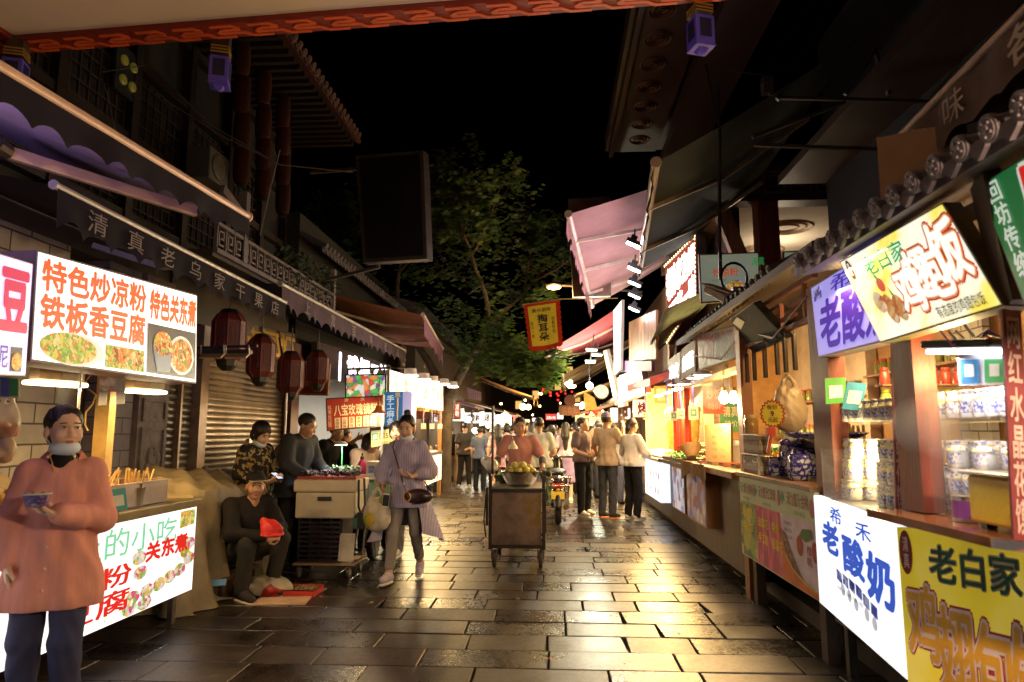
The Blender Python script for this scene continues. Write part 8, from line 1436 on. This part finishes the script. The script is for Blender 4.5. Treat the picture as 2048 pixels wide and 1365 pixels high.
for i, (px, py, w_, h_, Y, c_, n_) in enumerate(((1000, 842, 10, 12, 27, (1, .93, .8), 'cream'), (1016, 846, 7, 16, 32, (.9, 1, .95), 'mint white'), (1048, 848, 12, 9, 36, (1, .8, .45), 'amber'), (1072, 846, 8, 10, 37, (.8, .85, 1), 'bluish'), (1160, 838, 10, 9, 29, (1, .75, .35), 'orange'), (1190, 842, 12, 8, 23, (1, .85, .5), 'golden'), (1216, 838, 9, 13, 20, (1, .95, .85), 'ivory'), (1228, 830, 8, 14, 17, (1, .9, .7), 'pale gold'), (1030, 838, 6, 8, 34, (1, .3, .2), 'red'), (986, 856, 8, 9, 25, (.95, 1, .8), 'lime white'))):
    q = Quad(W(px-w_, py-h_, Y=Y), W(px+w_, py-h_, Y=Y), W(px+w_, py+h_, Y=Y), W(px-w_, py+h_, Y=Y)); sign_box('lit_box_sign', n_+' lit board glowing behind the heads of the far crowd', q, glow('far board '+n_, c_, 1.8), black, .06, prints=[(ink('far print %d' % i, (.45, .1, .04), .7), TT([('小吃', .15, .15, .85, .85, .01)]))])
amb = mat('amber far cloth', (.42, .22, .09), .85, 0, .25)
for i, (sd, y0, z0, n_) in enumerate(((1, 23.5, 2.75, 'nearest right'), (1, 28.5, 2.9, 'second right'), (-1, 26, 2.8, 'nearest left'), (-1, 32, 3.0, 'second left'), (1, 33.5, 3.1, 'farthest right'))):
    awning('awning', n_+' amber awning hanging over the far crowd', (sd*.75, y0, z0), (sd*.85, y0+4, z0+.05), (sd*2.9, y0, z0+.8), (sd*2.9, y0+4, z0+.85), amb, dark_steel, .3, None, .35, .06, arms=1)
    o = thing('hanging_lamp', n_+' bright lamp under the amber awnings over the far crowd', 'lamp', (sd*1.2, y0+1, z0-.35)); m = MB(); m.ball((sd*1.2, y0+1, z0-.35), .13, 12); m.build('globe', glow('far amber globe', (1, .78, .4), 14), o, True); m = MB(); m.tube([(sd*1.2, y0+1, z0-.25), (sd*1.2, y0+1, z0+.2)], .012, 5); m.build('cord', black, o); light('POINT', 'lamp_light', (sd*1.2, y0+.7, z0-.4), 160, (1, .66, .28), o, .15)
# dark buildings at the end of the street
eb = thing('dark_building', 'dark building with a few amber windows closing the far end of the street', 'building', (0, 40, 0)); dkb = mat('night wall', (.02, .016, .014), .8)
m = MB(); m.bb(-12, 12, 40, 41, 0, 7); m.build('wall', dkb, eb)
for x, z in ((-1.2, 3.4), (.1, 3.9), (1.2, 3.2), (-2.2, 2.8), (.8, 4.8)): m = MB(); m.bb(x, x+.35, 39.97, 39.99, z, z+.45); m.build('window', glow('amber window', (1, .6, .15), 1.2), eb)
for sgn, nm in ((-1, 'dark row of old houses behind the left stalls past the white stall'), (1, 'dark row of old houses behind the right stalls past the kebab stall')):
    o = thing('old_house', nm, 'building', (sgn*4, 28, 0)); m = MB(); m.bb(min(sgn*3.6, sgn*6)-(1 if sgn < 0 else 0), max(sgn*3.6, sgn*6), 17.6 if sgn < 0 else 14.6, 39.9, 0, 4.4); m.build('wall', mat('night brick wall', (.05, .035, .028), .8), o); x = sgn*3.6; m = MB(); m.add([(x-sgn*.5, 16, 4.5), (x-sgn*.5, 39.8, 4.5), (sgn*7, 39.8, 5.6), (sgn*7, 16, 5.6)], [(0, 1, 2, 3)]); m.build('roof', tile_m, o)
# ---------------------------------------------------------------- people
def cloth_(n, c, **k): return mat(n, c, .8, 0, k.pop('var', .12), k.pop('scale', 9), k.pop('bmp', .2), k.pop('bscale', 60), **k)
jeans = cloth_('dark blue denim', (.045, .05, .11)); blackc = cloth_('black cloth', (.012, .012, .014)); greyc = cloth_('dark grey cloth', (.055, .055, .06)); whitec = cloth_('white cotton', (.60, .57, .53)); trainer = (cloth_('white trainer', (.6, .56, .52)), mat('pale sole', (.62, .6, .56), .6)); dshoe = (cloth_('dark canvas shoe', (.05, .042, .04)), mat('cream sole', (.55, .48, .36), .6)); bshoe = (blackc, MC['worn rubber'])
# woman in the pink shirt
p = W(130, 865, Y=3.38)
t, J, hp, s = person('woman in a loose salmon pink shirt and jeans holding a printed snack bowl', (p.x, p.y, 0), R(24), 1.57, skin_c, mat('salmon linen', (.64, .29, .245), .85, 0, .16, 14, .5, 22, stretch=(1, 1, .12)), 'long', jeans, 'trousers', dshoe, 'tied', dict(che=(0, .01, 1.26), er=(-.20, -.02, 1.12), wr=(-.185, -.10, .90), el=(.215, -.02, 1.12), wl=(.06, -.29, 1.17), hd=(.0, -.015, 1.60), kl=(.10, -.08, .49), al=(.11, .0, .085)), (R(30), R(-2)), .0095, mask='chin', loose=.030, hem=.66, female=True, fk=1.2,
    hands=dict(l=((-.75, -.25, .28), (.05, -.1, 1), .75), r=((.1, -.1, -1), (.8, .3, 0), .6)))
m = MB(); c = J['nk']; m.m = 0; 
s_ = Solid(); s_.cone(c+np.array([0, -.045, -.03])*s, c+np.array([0, -.088, -.17])*s, .062*s, .022*s, .02); solid_obj('undershirt', [(*s_.mesh(.008), 0)], [blackc], t)
m = MB()
for i in (-1, 1):
    P = [c+np.array(v)*s for v in ((i*.010, .045, .055), (i*.085, .02, .025), (i*.075, -.07, -.05), (i*.02, -.115, -.15), (i*.115, -.085, -.10), (i*.145, 0, -.045))]
    m.add(P, [(0, 1, 5), (1, 2, 4, 5), (2, 3, 4)]); m.add([x*1.0+np.array([0, -.006, .003]) for x in P], [(0, 1, 5), (1, 2, 4, 5), (2, 3, 4)])
m.build('collar', MC['salmon linen'], t)
m = MB()
for k in range(5): m.ball((J['che'][0]+.0, J['che'][1]-.175*s-.004*k, J['che'][2]-(.05+.11*k)*s), .007, 8)
m.build('button', white_plastic, t)
m = MB(); m.tube([hp((.055, .03, -.10)), hp((.06, -.055, -.16)), c+np.array([0.0, -.12, -.16])*s], .003, 5); m.tube([hp((-.055, .03, -.10)), hp((-.06, -.055, -.16)), c+np.array([0.0, -.12, -.16])*s], .003, 5); m.build('necklace', MC['gold leaf'], t)
rz = Matrix.Rotation(R(24), 3, 'Z'); bp_ = Vector(p.xy.to_3d())+rz @ Vector((J['wl']+np.array([-.085, -.045, .035])*s).tolist()); bp_.z = J['wl'][2]+.045*s
o = thing('snack_bowl', 'violet printed paper bowl of chilli snack in the hand of the pink shirted woman', 'bowl', bp_); m = MB(); m.lathe([(.038, 0), (.056, .055), (.060, .056), (.060, .062), (.054, .06)], bp_, 22); m.build('bowl', mottle('printed bowl', [(.10, .08, .32), (.30, .06, .12), (.16, .14, .42), (.08, .05, .25), (.45, .35, .5)], 50, 0, .5), o, True); m = MB(); m.lathe([(.060, .056), (.0625, .059), (.060, .063)], bp_, 22); m.build('rim', white_plastic, o, True); m = MB(); m.grid(lambda u, v: bp_+V(.053*(2*u-1)*math.sqrt(max(0, 1-(2*v-1)**2/2)), .053*(2*v-1)*math.sqrt(max(0, 1-(2*u-1)**2/2)), .056+.012*math.sin(u*13)*math.sin(v*11)), 12, 12); m.build('snack', mottle('chilli snack', [(.35, .12, .03), (.45, .2, .05), (.2, .08, .03), (.5, .3, .1)], 60), o, True)
# woman in the striped shirt dress
p = W(815, 865, Y=6.85); sd1 = stripes('lilac striped shirting', (.46, .42, .68), (.58, .54, .76), 13, 'X', .85, .4)
t, J, hp, s = person('woman in a long lilac striped shirt dress walking with mask under her chin', (p.x, p.y, 0), R(-2), 1.63, skin_c, sd1, 'three', cloth_('grey leggings', (.26, .24, .23)), 'leggings', (cloth_('lilac canvas shoe', (.45, .40, .50)), MC['pale sole']), 'bun',
    dict(el=(.26, -.03, 1.13), wl=(.10, -.22, 1.08), er=(-.27, .0, 1.12), wr=(-.20, -.15, .96), hl=(.085, .02, .9), hr=(-.085, -.02, .9), kl=(.10, .02, .50), al=(.10, .27, .15), kr=(-.09, -.14, .50), ar=(-.13, -.14, .095), hd=(0, -.03, 1.575)), (R(-3), R(14)), .009, mask='chin', loose=.026, hem=.76, female=True, fk=1.4, toes=dict(r=np.array([-.02, -.155, -.02]), l=np.array([.01, -.13, -.08])),
    hands=dict(l=((-.7, -.5, .2), (0, .1, 1), .9), r=((.15, -.5, -.55), (.8, -.2, .1), 1.1)), tname='shirt_dress')
def sk(u, v): 
    a = R(-52)+R(284)*u; r_ = (.185+.16*v)*(1+.10*math.sin(a*5+v*3)*v); return (J['pel'][0]+r_*1.05*math.cos(a), J['pel'][1]+.02+r_*.8*math.sin(a)+.05*v, (.92-.46*v-.06*math.sin(a*2+1)*v)*s)
m = MB(); m.grid(sk, 50, 14); m.build('dress_skirt', sd1, t, True)
m = MB(); c = J['nk']
for i in (-1, 1):
    P = [c+np.array(v)*s for v in ((i*.010, .045, .05), (i*.08, .02, .02), (i*.07, -.07, -.05), (i*.02, -.105, -.14), (i*.11, -.075, -.09), (i*.14, 0, -.04))]; m.add(P, [(0, 1, 5), (1, 2, 4, 5), (2, 3, 4)])
m.build('collar', sd1, t)
s_ = Solid(); s_.cone(c+np.array([0, -.045, -.03])*s, c+np.array([0, -.085, -.15])*s, .060*s, .02*s, .02); solid_obj('neckline', [(*s_.mesh(.008), 0)], [skin_c], t)
def wp(base, rzz, v): return Vector((base.x, base.y, 0))+Matrix.Rotation(rzz, 3, 'Z') @ Vector(np.asarray(v, float).tolist())
bpos = wp(p, R(-2), (.17*s, -.17*s, .88*s)); o = thing('crossbody_bag', 'dark leather bag slung across the lilac striped dress', 'bag', bpos); s_ = Solid(); s_.ell(bpos, (.14, .06, .075), .02); solid_obj('bag_body', [(*s_.mesh(.008), 0)], [mat('dark plum leather', (.035, .018, .022), .3, coat=.3)], o); m = MB(); m.tube([bpos+V(-.10+.035*math.cos(a), -.06, .0+.045*math.sin(a)) for a in [k*.45 for k in range(15)]], .005, 6); m.build('ring', MC['brass'], o); m = MB(); m.tube([bpos+V(-.12, -.02, .05), wp(p, R(-2), (-.02, -.19*s, 1.12*s)), wp(p, R(-2), (-.12*s, -.13*s, 1.38*s)), wp(p, R(-2), (-.13*s, .02, 1.47*s)), wp(p, R(-2), (0, .14*s, 1.2*s)), bpos+V(.1, .12, .05)], .007, 6); m.build('strap', MC['dark plum leather'], o)
bpos = wp(p, R(-2), (-.25*s, -.19*s, .70*s)); t2 = bag('yellow and white printed plastic bag with a rolled towel, held by the lilac dressed woman', bpos, .135, .44, mottle('printed fruit bag', [(.62, .55, .42), (.65, .60, .5), (.62, .45, .05), (.6, .55, .45), (.25, .38, .06), (.64, .58, .48)], 9, 0, .35)); m = MB(); m.tube([bpos+V(-.05, 0, .15), bpos+V(-.01, .02, .30), bpos+V(.05, 0, .15)], .012, 6); m.build('yellow_handle', paint('bag yellow', (.6, .42, .03)), t2); m = MB(); m.box(bpos+V(.11, -.04, .24), (.05, .05, .12), Matrix.Rotation(R(15), 3, 'Y')); m.build('green_roll', stripes('green striped roll', (.06, .25, .10), (.5, .55, .4), 22, 'X'), t2)
ph = wp(p, R(-2), (-.145*s, -.255*s, .845*s)); o = thing('phone', 'white phone held low by the lilac dressed woman over her plastic bag', 'phone', ph); m = MB(); m.box(ph, (.068, .009, .135), Matrix.Rotation(R(6), 3, 'Y')); b = m.build('casing', mat('white phone', (.7, .68, .66), .3), o, bevel=.004); m = MB(); m.box(ph+V(0, -.006, 0), (.060, .003, .105), Matrix.Rotation(R(6), 3, 'Y')); m.build('screen', MC['black plastic'], b)
# man with the cart
p = W(1040, 865, Y=9.05)
t, J, hp, s = person('man in a faded pink T-shirt pushing the steel cart towards us', (p.x, p.y, 0), R(2), 1.66, skin_b, mat('faded pink shirt', (.38, .18, .17), .8, 0, .2, 4, .2), 'short', greyc, 'trousers', bshoe, 'short', dict(el=(.30, -.10, 1.14), er=(-.30, -.10, 1.14), wl=(.30, -.36, 1.03), wr=(-.29, -.36, 1.03), hd=(0, -.05, 1.57), che=(0, -.03, 1.26)), (R(3), R(6)), .011, loose=.02, hem=.84, hands=dict(l=((0, -.9, .0), (0, -.1, -1), 1.3), r=((0, -.9, .0), (0, -.1, -1), 1.3)))
s_ = Solid(); [s_.cone(J['e'+q_]+(J['w'+q_]-J['e'+q_])*.05, J['e'+q_]+(J['w'+q_]-J['e'+q_])*.45, .05*s, .045*s, .01) for q_ in 'lr']; solid_obj('sleeve_cover', [(*s_.mesh(.011), 0)], [cloth_('grey sleeve cover', (.09, .09, .10))], t)
# man in grey T-shirt, hands on belly
p = W(1166, 865, Y=12.3)
person('man in grey brown T-shirt and black trousers, hands on his belly', (p.x, p.y, 0), R(48), 1.72, skin_a, cloth_('grey brown jersey', (.12, .085, .085)), 'short', blackc, 'trousers', trainer, 'short', dict(el=(.27, -.02, 1.13), er=(-.27, -.02, 1.13), wl=(.05, -.19, 1.06), wr=(-.05, -.19, 1.04), al=(.13, .05, .085), ar=(-.10, -.02, .085)), (R(22), R(-8)), .012, loose=.02, hem=.93, hands=dict(l=((-.9, -.3, 0), (0, 1, .2), .9), r=((.9, -.3, 0), (0, 1, .2), .9)))
p = W(1214, 865, Y=12.05)
t, J, hp, s = person('man in beige T-shirt, grey trousers and striped round cap', (p.x, p.y, 0), R(140), 1.80, skin_b, cloth_('beige jersey', (.48, .37, .25)), 'short', cloth_('slate trousers', (.06, .063, .08)), 'trousers', (cloth_('black orange trainer', (.04, .035, .035)), mat('orange sole', (.65, .22, .06), .6)), 'short', dict(el=(.24, .02, 1.12), wl=(.2, -.06, .9), er=(-.22, -.14, 1.18), wr=(-.14, -.26, 1.46)), (R(10), R(-8)), .012, loose=.022, hem=.84)
s_ = Solid(); s_.ell(hp((0, .022, .075)), np.array([.086, .10, .062])*s, .01, rotm(R(10), R(-8))); s_.ell(hp((0, .02, .0)), (.12, .14, .055), .01, sub=True); solid_obj('round_cap', [(*s_.mesh(.008), 0)], [stripes('striped cap', (.10, .09, .34), (.45, .42, .5), 9, 'Z')], t)
p = W(1264, 865, Y=11.8)
person('woman in a white blouse and wide black trousers facing the bright kebab stall', (p.x, p.y, 0), R(128), 1.69, skin_c, cloth_('white blouse', (.66, .63, .60)), 'long', blackc, 'trousers', trainer, 'tied', dict(el=(.27, -.04, 1.12), wl=(.12, -.2, 1.03), er=(-.25, -.06, 1.13), wr=(-.15, -.24, 1.1)), (R(5), R(-6)), .012, loose=.03, hem=.90, female=True)
# man in the grey jacket at the berries
p = W(592, 865, Y=7.35)
person('man in a grey jacket leaning over the berry box, seen in profile', (p.x, p.y, 0), R(72), 1.70, skin_b, cloth_('slate jacket', (.035, .038, .048)), 'long', blackc, 'trousers', bshoe, 'short', dict(che=(0, -.06, 1.25), nk=(0, -.09, 1.43), hd=(0, -.15, 1.535), sl=(.185, -.06, 1.38), sr=(-.185, -.06, 1.38), el=(.23, -.12, 1.12), wl=(.12, -.36, 1.02), er=(-.24, -.10, 1.12), wr=(-.18, -.34, 1.0)), (R(8), R(20)), .0105, loose=.03, hem=.78)
# floral woman with phone
p = W(515, 865, Y=7.0)
t, J, hp, s = person('woman in a black floral dress looking down at her phone beside the shutter', (p.x, p.y, 0), R(62), 1.58, skin_c, mottle('black floral cloth', [(.012, .011, .013), (.012, .011, .013), (.36, .24, .06), (.014, .012, .012), (.42, .33, .18), (.012, .012, .014)], 30, 0, .8), 'long', MC['black cloth'], 'trousers', bshoe, 'bob', dict(hd=(0, -.07, 1.56), nk=(0, -.02, 1.45), el=(.23, -.04, 1.12), wl=(.08, -.27, 1.05), er=(-.23, -.02, 1.12), wr=(-.1, -.27, 1.03)), (R(0), R(30)), .0105, loose=.035, hem=.52, female=True, mask='chin', tname='floral_dress', hands=dict(l=((-.3, -.8, .2), (-.3, .1, .8), .8), r=((.3, -.8, .2), (.3, .1, .8), .8)))
ph = wp(p, R(62), (-.0*s, -.36*s, 1.10*s)); o = thing('phone', 'dark phone in the hands of the floral dressed woman', 'phone', ph); m = MB(); m.box(ph, (.07, .14, .009), Matrix.Rotation(R(62), 3, 'Z') @ Matrix.Rotation(R(25), 3, 'X')); b = m.build('casing', MC['black plastic'], o); m = MB(); m.box(ph+V(0, 0, .006), (.06, .12, .003), Matrix.Rotation(R(62), 3, 'Z') @ Matrix.Rotation(R(25), 3, 'X')); m.build('screen', glow('phone screen', (.7, .8, 1), 1.2), b)
# seated man
p = W(492, 1190, Z=0); zs = -.42
def st_(v): return (v[0], v[1], v[2]+zs)
t, J, hp, s = person('man in a black jacket and peaked cap squatting on a low stool, hands clasped', (p.x, p.y, 0), R(58), 1.68, skin_b, cloth_('black jacket', (.018, .016, .016)), 'long', cloth_('olive black trousers', (.04, .037, .03)), 'trousers', dshoe, 'short',
    dict(pel=(0, .16, .38), wst=(0, .12, .52), che=(0, .03, .70), nk=(0, -.03, .87), hd=(0, -.07, .985), sl=(.19, .02, .82), sr=(-.19, .02, .82), el=(.25, -.12, .58), er=(-.25, -.12, .58), wl=(.06, -.36, .56), wr=(-.08, -.36, .56), hl=(.10, .12, .36), hr=(-.10, .12, .36), kl=(.17, -.26, .50), kr=(-.17, -.24, .50), al=(.15, -.16, .085), ar=(-.17, -.18, .085)), (R(-30), R(2)), .0095, loose=.025, hem=.28, hands=dict(l=((-.8, -.5, 0), (-.2, .6, -.3), 1.2), r=((.8, -.5, 0), (.2, .6, -.3), 1.2)))
RM = rotm(R(-30), R(2)); s_ = Solid(); s_.ell(hp((0, .015, .062)), np.array([.086, .102, .075])*s*1.04, .01, RM); s_.ell(hp((0, .02, -.005)), (.13, .15, .062), .01, RM, sub=True); s_.ell(hp((0, -.115, .062)), np.array([.07, .062, .010])*s, .012, RM); cp_ = solid_obj('peaked_cap', [(*s_.mesh(.006), 0)], [cloth_('black cap', (.016, .014, .016))], t)
m = MB(); m.tube([hp((.07*math.sin(a), -.115-.062*math.cos(a), .060)) for a in [R(-75+15*k) for k in range(11)]], .003, 5); m.build('brim_piping', white_plastic, cp_)
o = thing('low_stool', 'low dark stool under the man in the peaked cap', 'stool', wp(p, R(58), (0, .16, 0))); rz = Matrix.Rotation(R(58), 3, 'Z'); c = wp(p, R(58), (0, .17, .22)); m = MB(); m.box(c, (.30, .26, .03), rz); m.build('seat', dark_wood, o); 
for a in (-.12, .12):
    for b in (-.1, .1): m = MB(); q_ = c+rz @ V(a, b, 0); m.bar((q_.x, q_.y, 0), (q_.x, q_.y, .205), .025); m.build('leg', dark_wood, o)
# seller with red headscarf, man in black, face behind the walking woman
p = W(722, 865, Y=8.75)
t, J, hp, s = person('seller in a cream top and red patterned headscarf bending over the cake cart', (p.x, p.y, -.06), R(58), 1.60, skin_c, cloth_('cream jersey', (.58, .46, .38)), 'short', greyc, 'trousers', bshoe, 'bob', dict(che=(0, -.07, 1.22), nk=(0, -.13, 1.38), hd=(0, -.20, 1.47), sl=(.17, -.09, 1.33), sr=(-.17, -.09, 1.33), el=(.22, -.2, 1.08), wl=(.12, -.42, 1.06), er=(-.22, -.18, 1.08), wr=(-.16, -.42, 1.04)), (R(10), R(14)), .012, loose=.025, hem=.85, female=True)
RM = rotm(R(10), R(14)); s_ = Solid(); s_.ell(hp((0, .022, .05)), np.array([.088, .104, .086])*s, .01, RM).ell(hp((0, .09, -.04)), np.array([.05, .045, .06])*s, .03, RM); s_.ell(hp((0, -.10, -.02)), np.array([.085, .075, .085])*s, .01, RM, sub=True); solid_obj('headscarf', [(*s_.mesh(.007), 0)], [mottle('red patterned scarf', [(.40, .04, .03), (.32, .03, .03), (.5, .3, .22), (.42, .04, .03)], 40, 0, .7)], t)
p = W(652, 865, Y=9.3)
person('man in black reaching up beside the cake cart post', (p.x, p.y, 0), R(75), 1.66, skin_b, blackc, 'short', blackc, 'trousers', bshoe, 'short', dict(el=(.28, -.18, 1.30), wl=(.2, -.40, 1.42), che=(0, -.08, 1.22), hd=(0, -.18, 1.5), nk=(0, -.12, 1.4), sl=(.18, -.08, 1.34), sr=(-.18, -.08, 1.34)), (R(5), R(12)), .013, loose=.02)
p = W(690, 865, Y=9.6); person('person in dark clothes half hidden behind the desk lamp', (p.x, p.y, -.08), R(150), 1.62, skin_a, blackc, 'long', blackc, 'trousers', bshoe, 'short', {}, (0, 0), .014, loose=.05)
p = W(793, 865, Y=8.3); person('woman in grey walking close behind the lilac dressed woman', (p.x, p.y, 0), R(-8), 1.58, skin_c, greyc, 'long', cloth_('pale grey trousers', (.4, .38, .36)), 'trousers', trainer, 'bob', dict(kl=(.1, -.08, .49), al=(.1, -.1, .09), ar=(-.1, .2, .14)), (R(14), R(4)), .012, female=True)
# two men at the grey stall
p = W(930, 865, Y=18.3); person('man in dark grey T-shirt, arm behind his back, at the steel stall', (p.x, p.y, 0), R(190), 1.70, skin_a, cloth_('charcoal jersey', (.07, .06, .05)), 'short', cloth_('black brown trousers', (.03, .027, .025)), 'trousers', trainer, 'short', dict(er=(-.3, .1, 1.12), wr=(0, .2, 1.0), al=(.16, .03, .085), ar=(-.12, .03, .085)), (R(0), R(14)), .015, loose=.025)
p = W(905, 865, Y=18.8); person('man in black and tan trousers bending into the grey steel stall', (p.x, p.y, 0), R(215), 1.66, skin_a, blackc, 'short', cloth_('tan trousers', (.32, .2, .11)), 'trousers', trainer, 'short', dict(hd=(0, -.12, 1.54)), (0, R(15)), .016)
# crowd behind the cart
p = W(1078, 865, Y=11.8); person('man in a white T-shirt sitting on the scooter with his back to us', (p.x, p.y, 0), R(185), 1.70, skin_b, cloth_('greenish white jersey', (.52, .54, .46)), 'short', cloth_('green shorts', (.2, .3, .12)), 'trousers', bshoe, 'short', dict(pel=(0, 0, .86), kl=(.2, -.3, .7), kr=(-.2, -.3, .7), al=(.26, -.3, .25), ar=(-.26, -.3, .25), el=(.24, -.1, 1.12), er=(-.24, -.1, 1.12), wl=(.2, -.35, 1.05), wr=(-.2, -.35, 1.05)), (0, R(4)), .014, loose=.025)
p = W(1103, 865, Y=14.8); t, J, hp, s = person('woman in a pale pink blouse with short hair and a shoulder bag', (p.x, p.y, 0), R(176), 1.60, skin_c, cloth_('pale pink cloth', (.58, .36, .34)), 'three', blackc, 'trousers', bshoe, 'bob', {}, (0, 0), .015, female=True, loose=.04, hem=.93)
bq = Vector((p.x+.16, p.y-.12, .98)); o = thing('shoulder_bag', 'dark shoulder bag of the woman in the pale pink blouse', 'bag', bq); m = MB(); m.box(bq, (.2, .1, .18)); m.build('bag_body', MC['dark plum leather'], o, bevel=.02); m = MB(); m.tube([bq+V(-.05, 0, .09), bq+V(-.08, -.03, .40), bq+V(.0, .15, .44)], .01, 5); m.build('strap', MC['dark plum leather'], o)
p = W(1131, 865, Y=14.6); person('woman with very long black hair, pale top and lilac skirt', (p.x, p.y, 0), R(172), 1.66, skin_c, cloth_('pale lilac cloth', (.55, .42, .50)), 'short', cloth_('lilac skirt cloth', (.27, .20, .40)), 'skirt', trainer, 'long', {}, (R(5), 0), .014, female=True, hem=.95, low=.42)
p = W(996, 865, Y=15.5); person('woman with long fair hair in a pink patterned dress beside the cart man', (p.x, p.y, 0), R(190), 1.64, skin_c, mottle('pink patterned cloth', [(.62, .30, .36), (.66, .42, .46), (.55, .22, .3), (.68, .5, .52)], 14, 0, .8), 'short', MC['pink patterned cloth'], 'skirt', trainer, 'long', {}, (0, 0), .015, female=True, hem=.9, low=.6)
cols = [(.10, .12, .2), (.5, .45, .4), (.03, .03, .035), (.22, .2, .36), (.45, .12, .1), (.2, .22, .2), (.6, .55, .5), (.3, .2, .12), (.12, .1, .1), (.4, .3, .4), (.08, .1, .08), (.5, .35, .2), (.2, .08, .08), (.35, .38, .45)]
cn = ['navy', 'pale beige', 'black', 'slate violet', 'brick red', 'sage', 'cream', 'brown', 'charcoal', 'mauve', 'dark green', 'ochre', 'maroon', 'blue grey']
where = [(960, 17.2, 170), (948, 24, 5), (1024, 20, 180), (1110, 19.5, 185), (1064, 16.2, 175), (1196, 17.3, 190), (1216, 16.5, 30), (1128, 23, 0), (1004, 26, 10), (1014, 17.5, 185), (1055, 18, 10), (1150, 18.5, 185), (1158, 16.5, 170), (1184, 15.5, 20), (1230, 14.2, 150), (975, 21, 200), (1035, 23, 0), (1068, 24.5, 180), (1090, 22, 190), (1118, 25.5, 5), (1142, 27, 180), (1170, 22, 160), (1200, 19, 140)]
for i, (px, Y, a) in enumerate(where):
    p = W(px, 865, Y=Y); fem = i % 3 == 1; ci = i % 14; wear = cn[ci]+(' jacket' if i > 13 else ' top')
    person('%s in %s %s far crowd, %s' % (('woman', 'man')[not fem], wear, ('at edge of', 'deep in', 'walking in')[i % 3], ('back to us' if 90 < a < 270 else 'facing us')), (p.x, p.y, 0), R(a), 1.58+.03*(i*7 % 6), skin_a, cloth_('crowd '+cn[ci], cols[ci]), ('short', 'long')[i % 2], (blackc, greyc, jeans)[i % 3], 'trousers', bshoe, ('short', 'bob', 'short', 'tied')[i % 4] if not fem else 'long', {}, (0, R(3)), .019 if i > 3 else .016, female=fem, group='people in the far crowd', mask='full' if i == 1 else None)
p = W(1626, 865, Y=5.0); person('vendor with black hair bent low behind the porcelain jars', (p.x+.15, p.y, -.25), R(80), 1.6, skin_c, greyc, 'long', blackc, 'trousers', None, 'tied', dict(hd=(0, -.1, 1.53)), (0, R(40)), .014, female=True)

rl_ = random.Random(77)
for i in range(14):
    x, y = rl_.uniform(-1.9, 1.6), rl_.uniform(3.4, 9); m = MB(); a = rl_.uniform(0, 6); e1, e2 = V(math.cos(a), math.sin(a), .1)*rl_.uniform(.012, .03), V(-math.sin(a), math.cos(a), -.05)*.012
    c = V(x, y, .008); m.add([c-e1-e2, c+e1-e2*.6, c+e1*.8+e2+V(0, 0, .006), c-e1+e2*.7], [(0, 1, 2, 3)]); tag(m.build('litter_scrap', paint(('scrap pale', 'scrap red', 'scrap tan')[i % 3], ((.4, .36, .3), (.35, .06, .04), (.3, .2, .1))[i % 3])), ('small pale', 'small red', 'small tan')[i % 3]+' scrap of litter lying on the paving', 'litter', ('pale', 'red', 'tan')[i % 3]+' litter scraps on the paving')
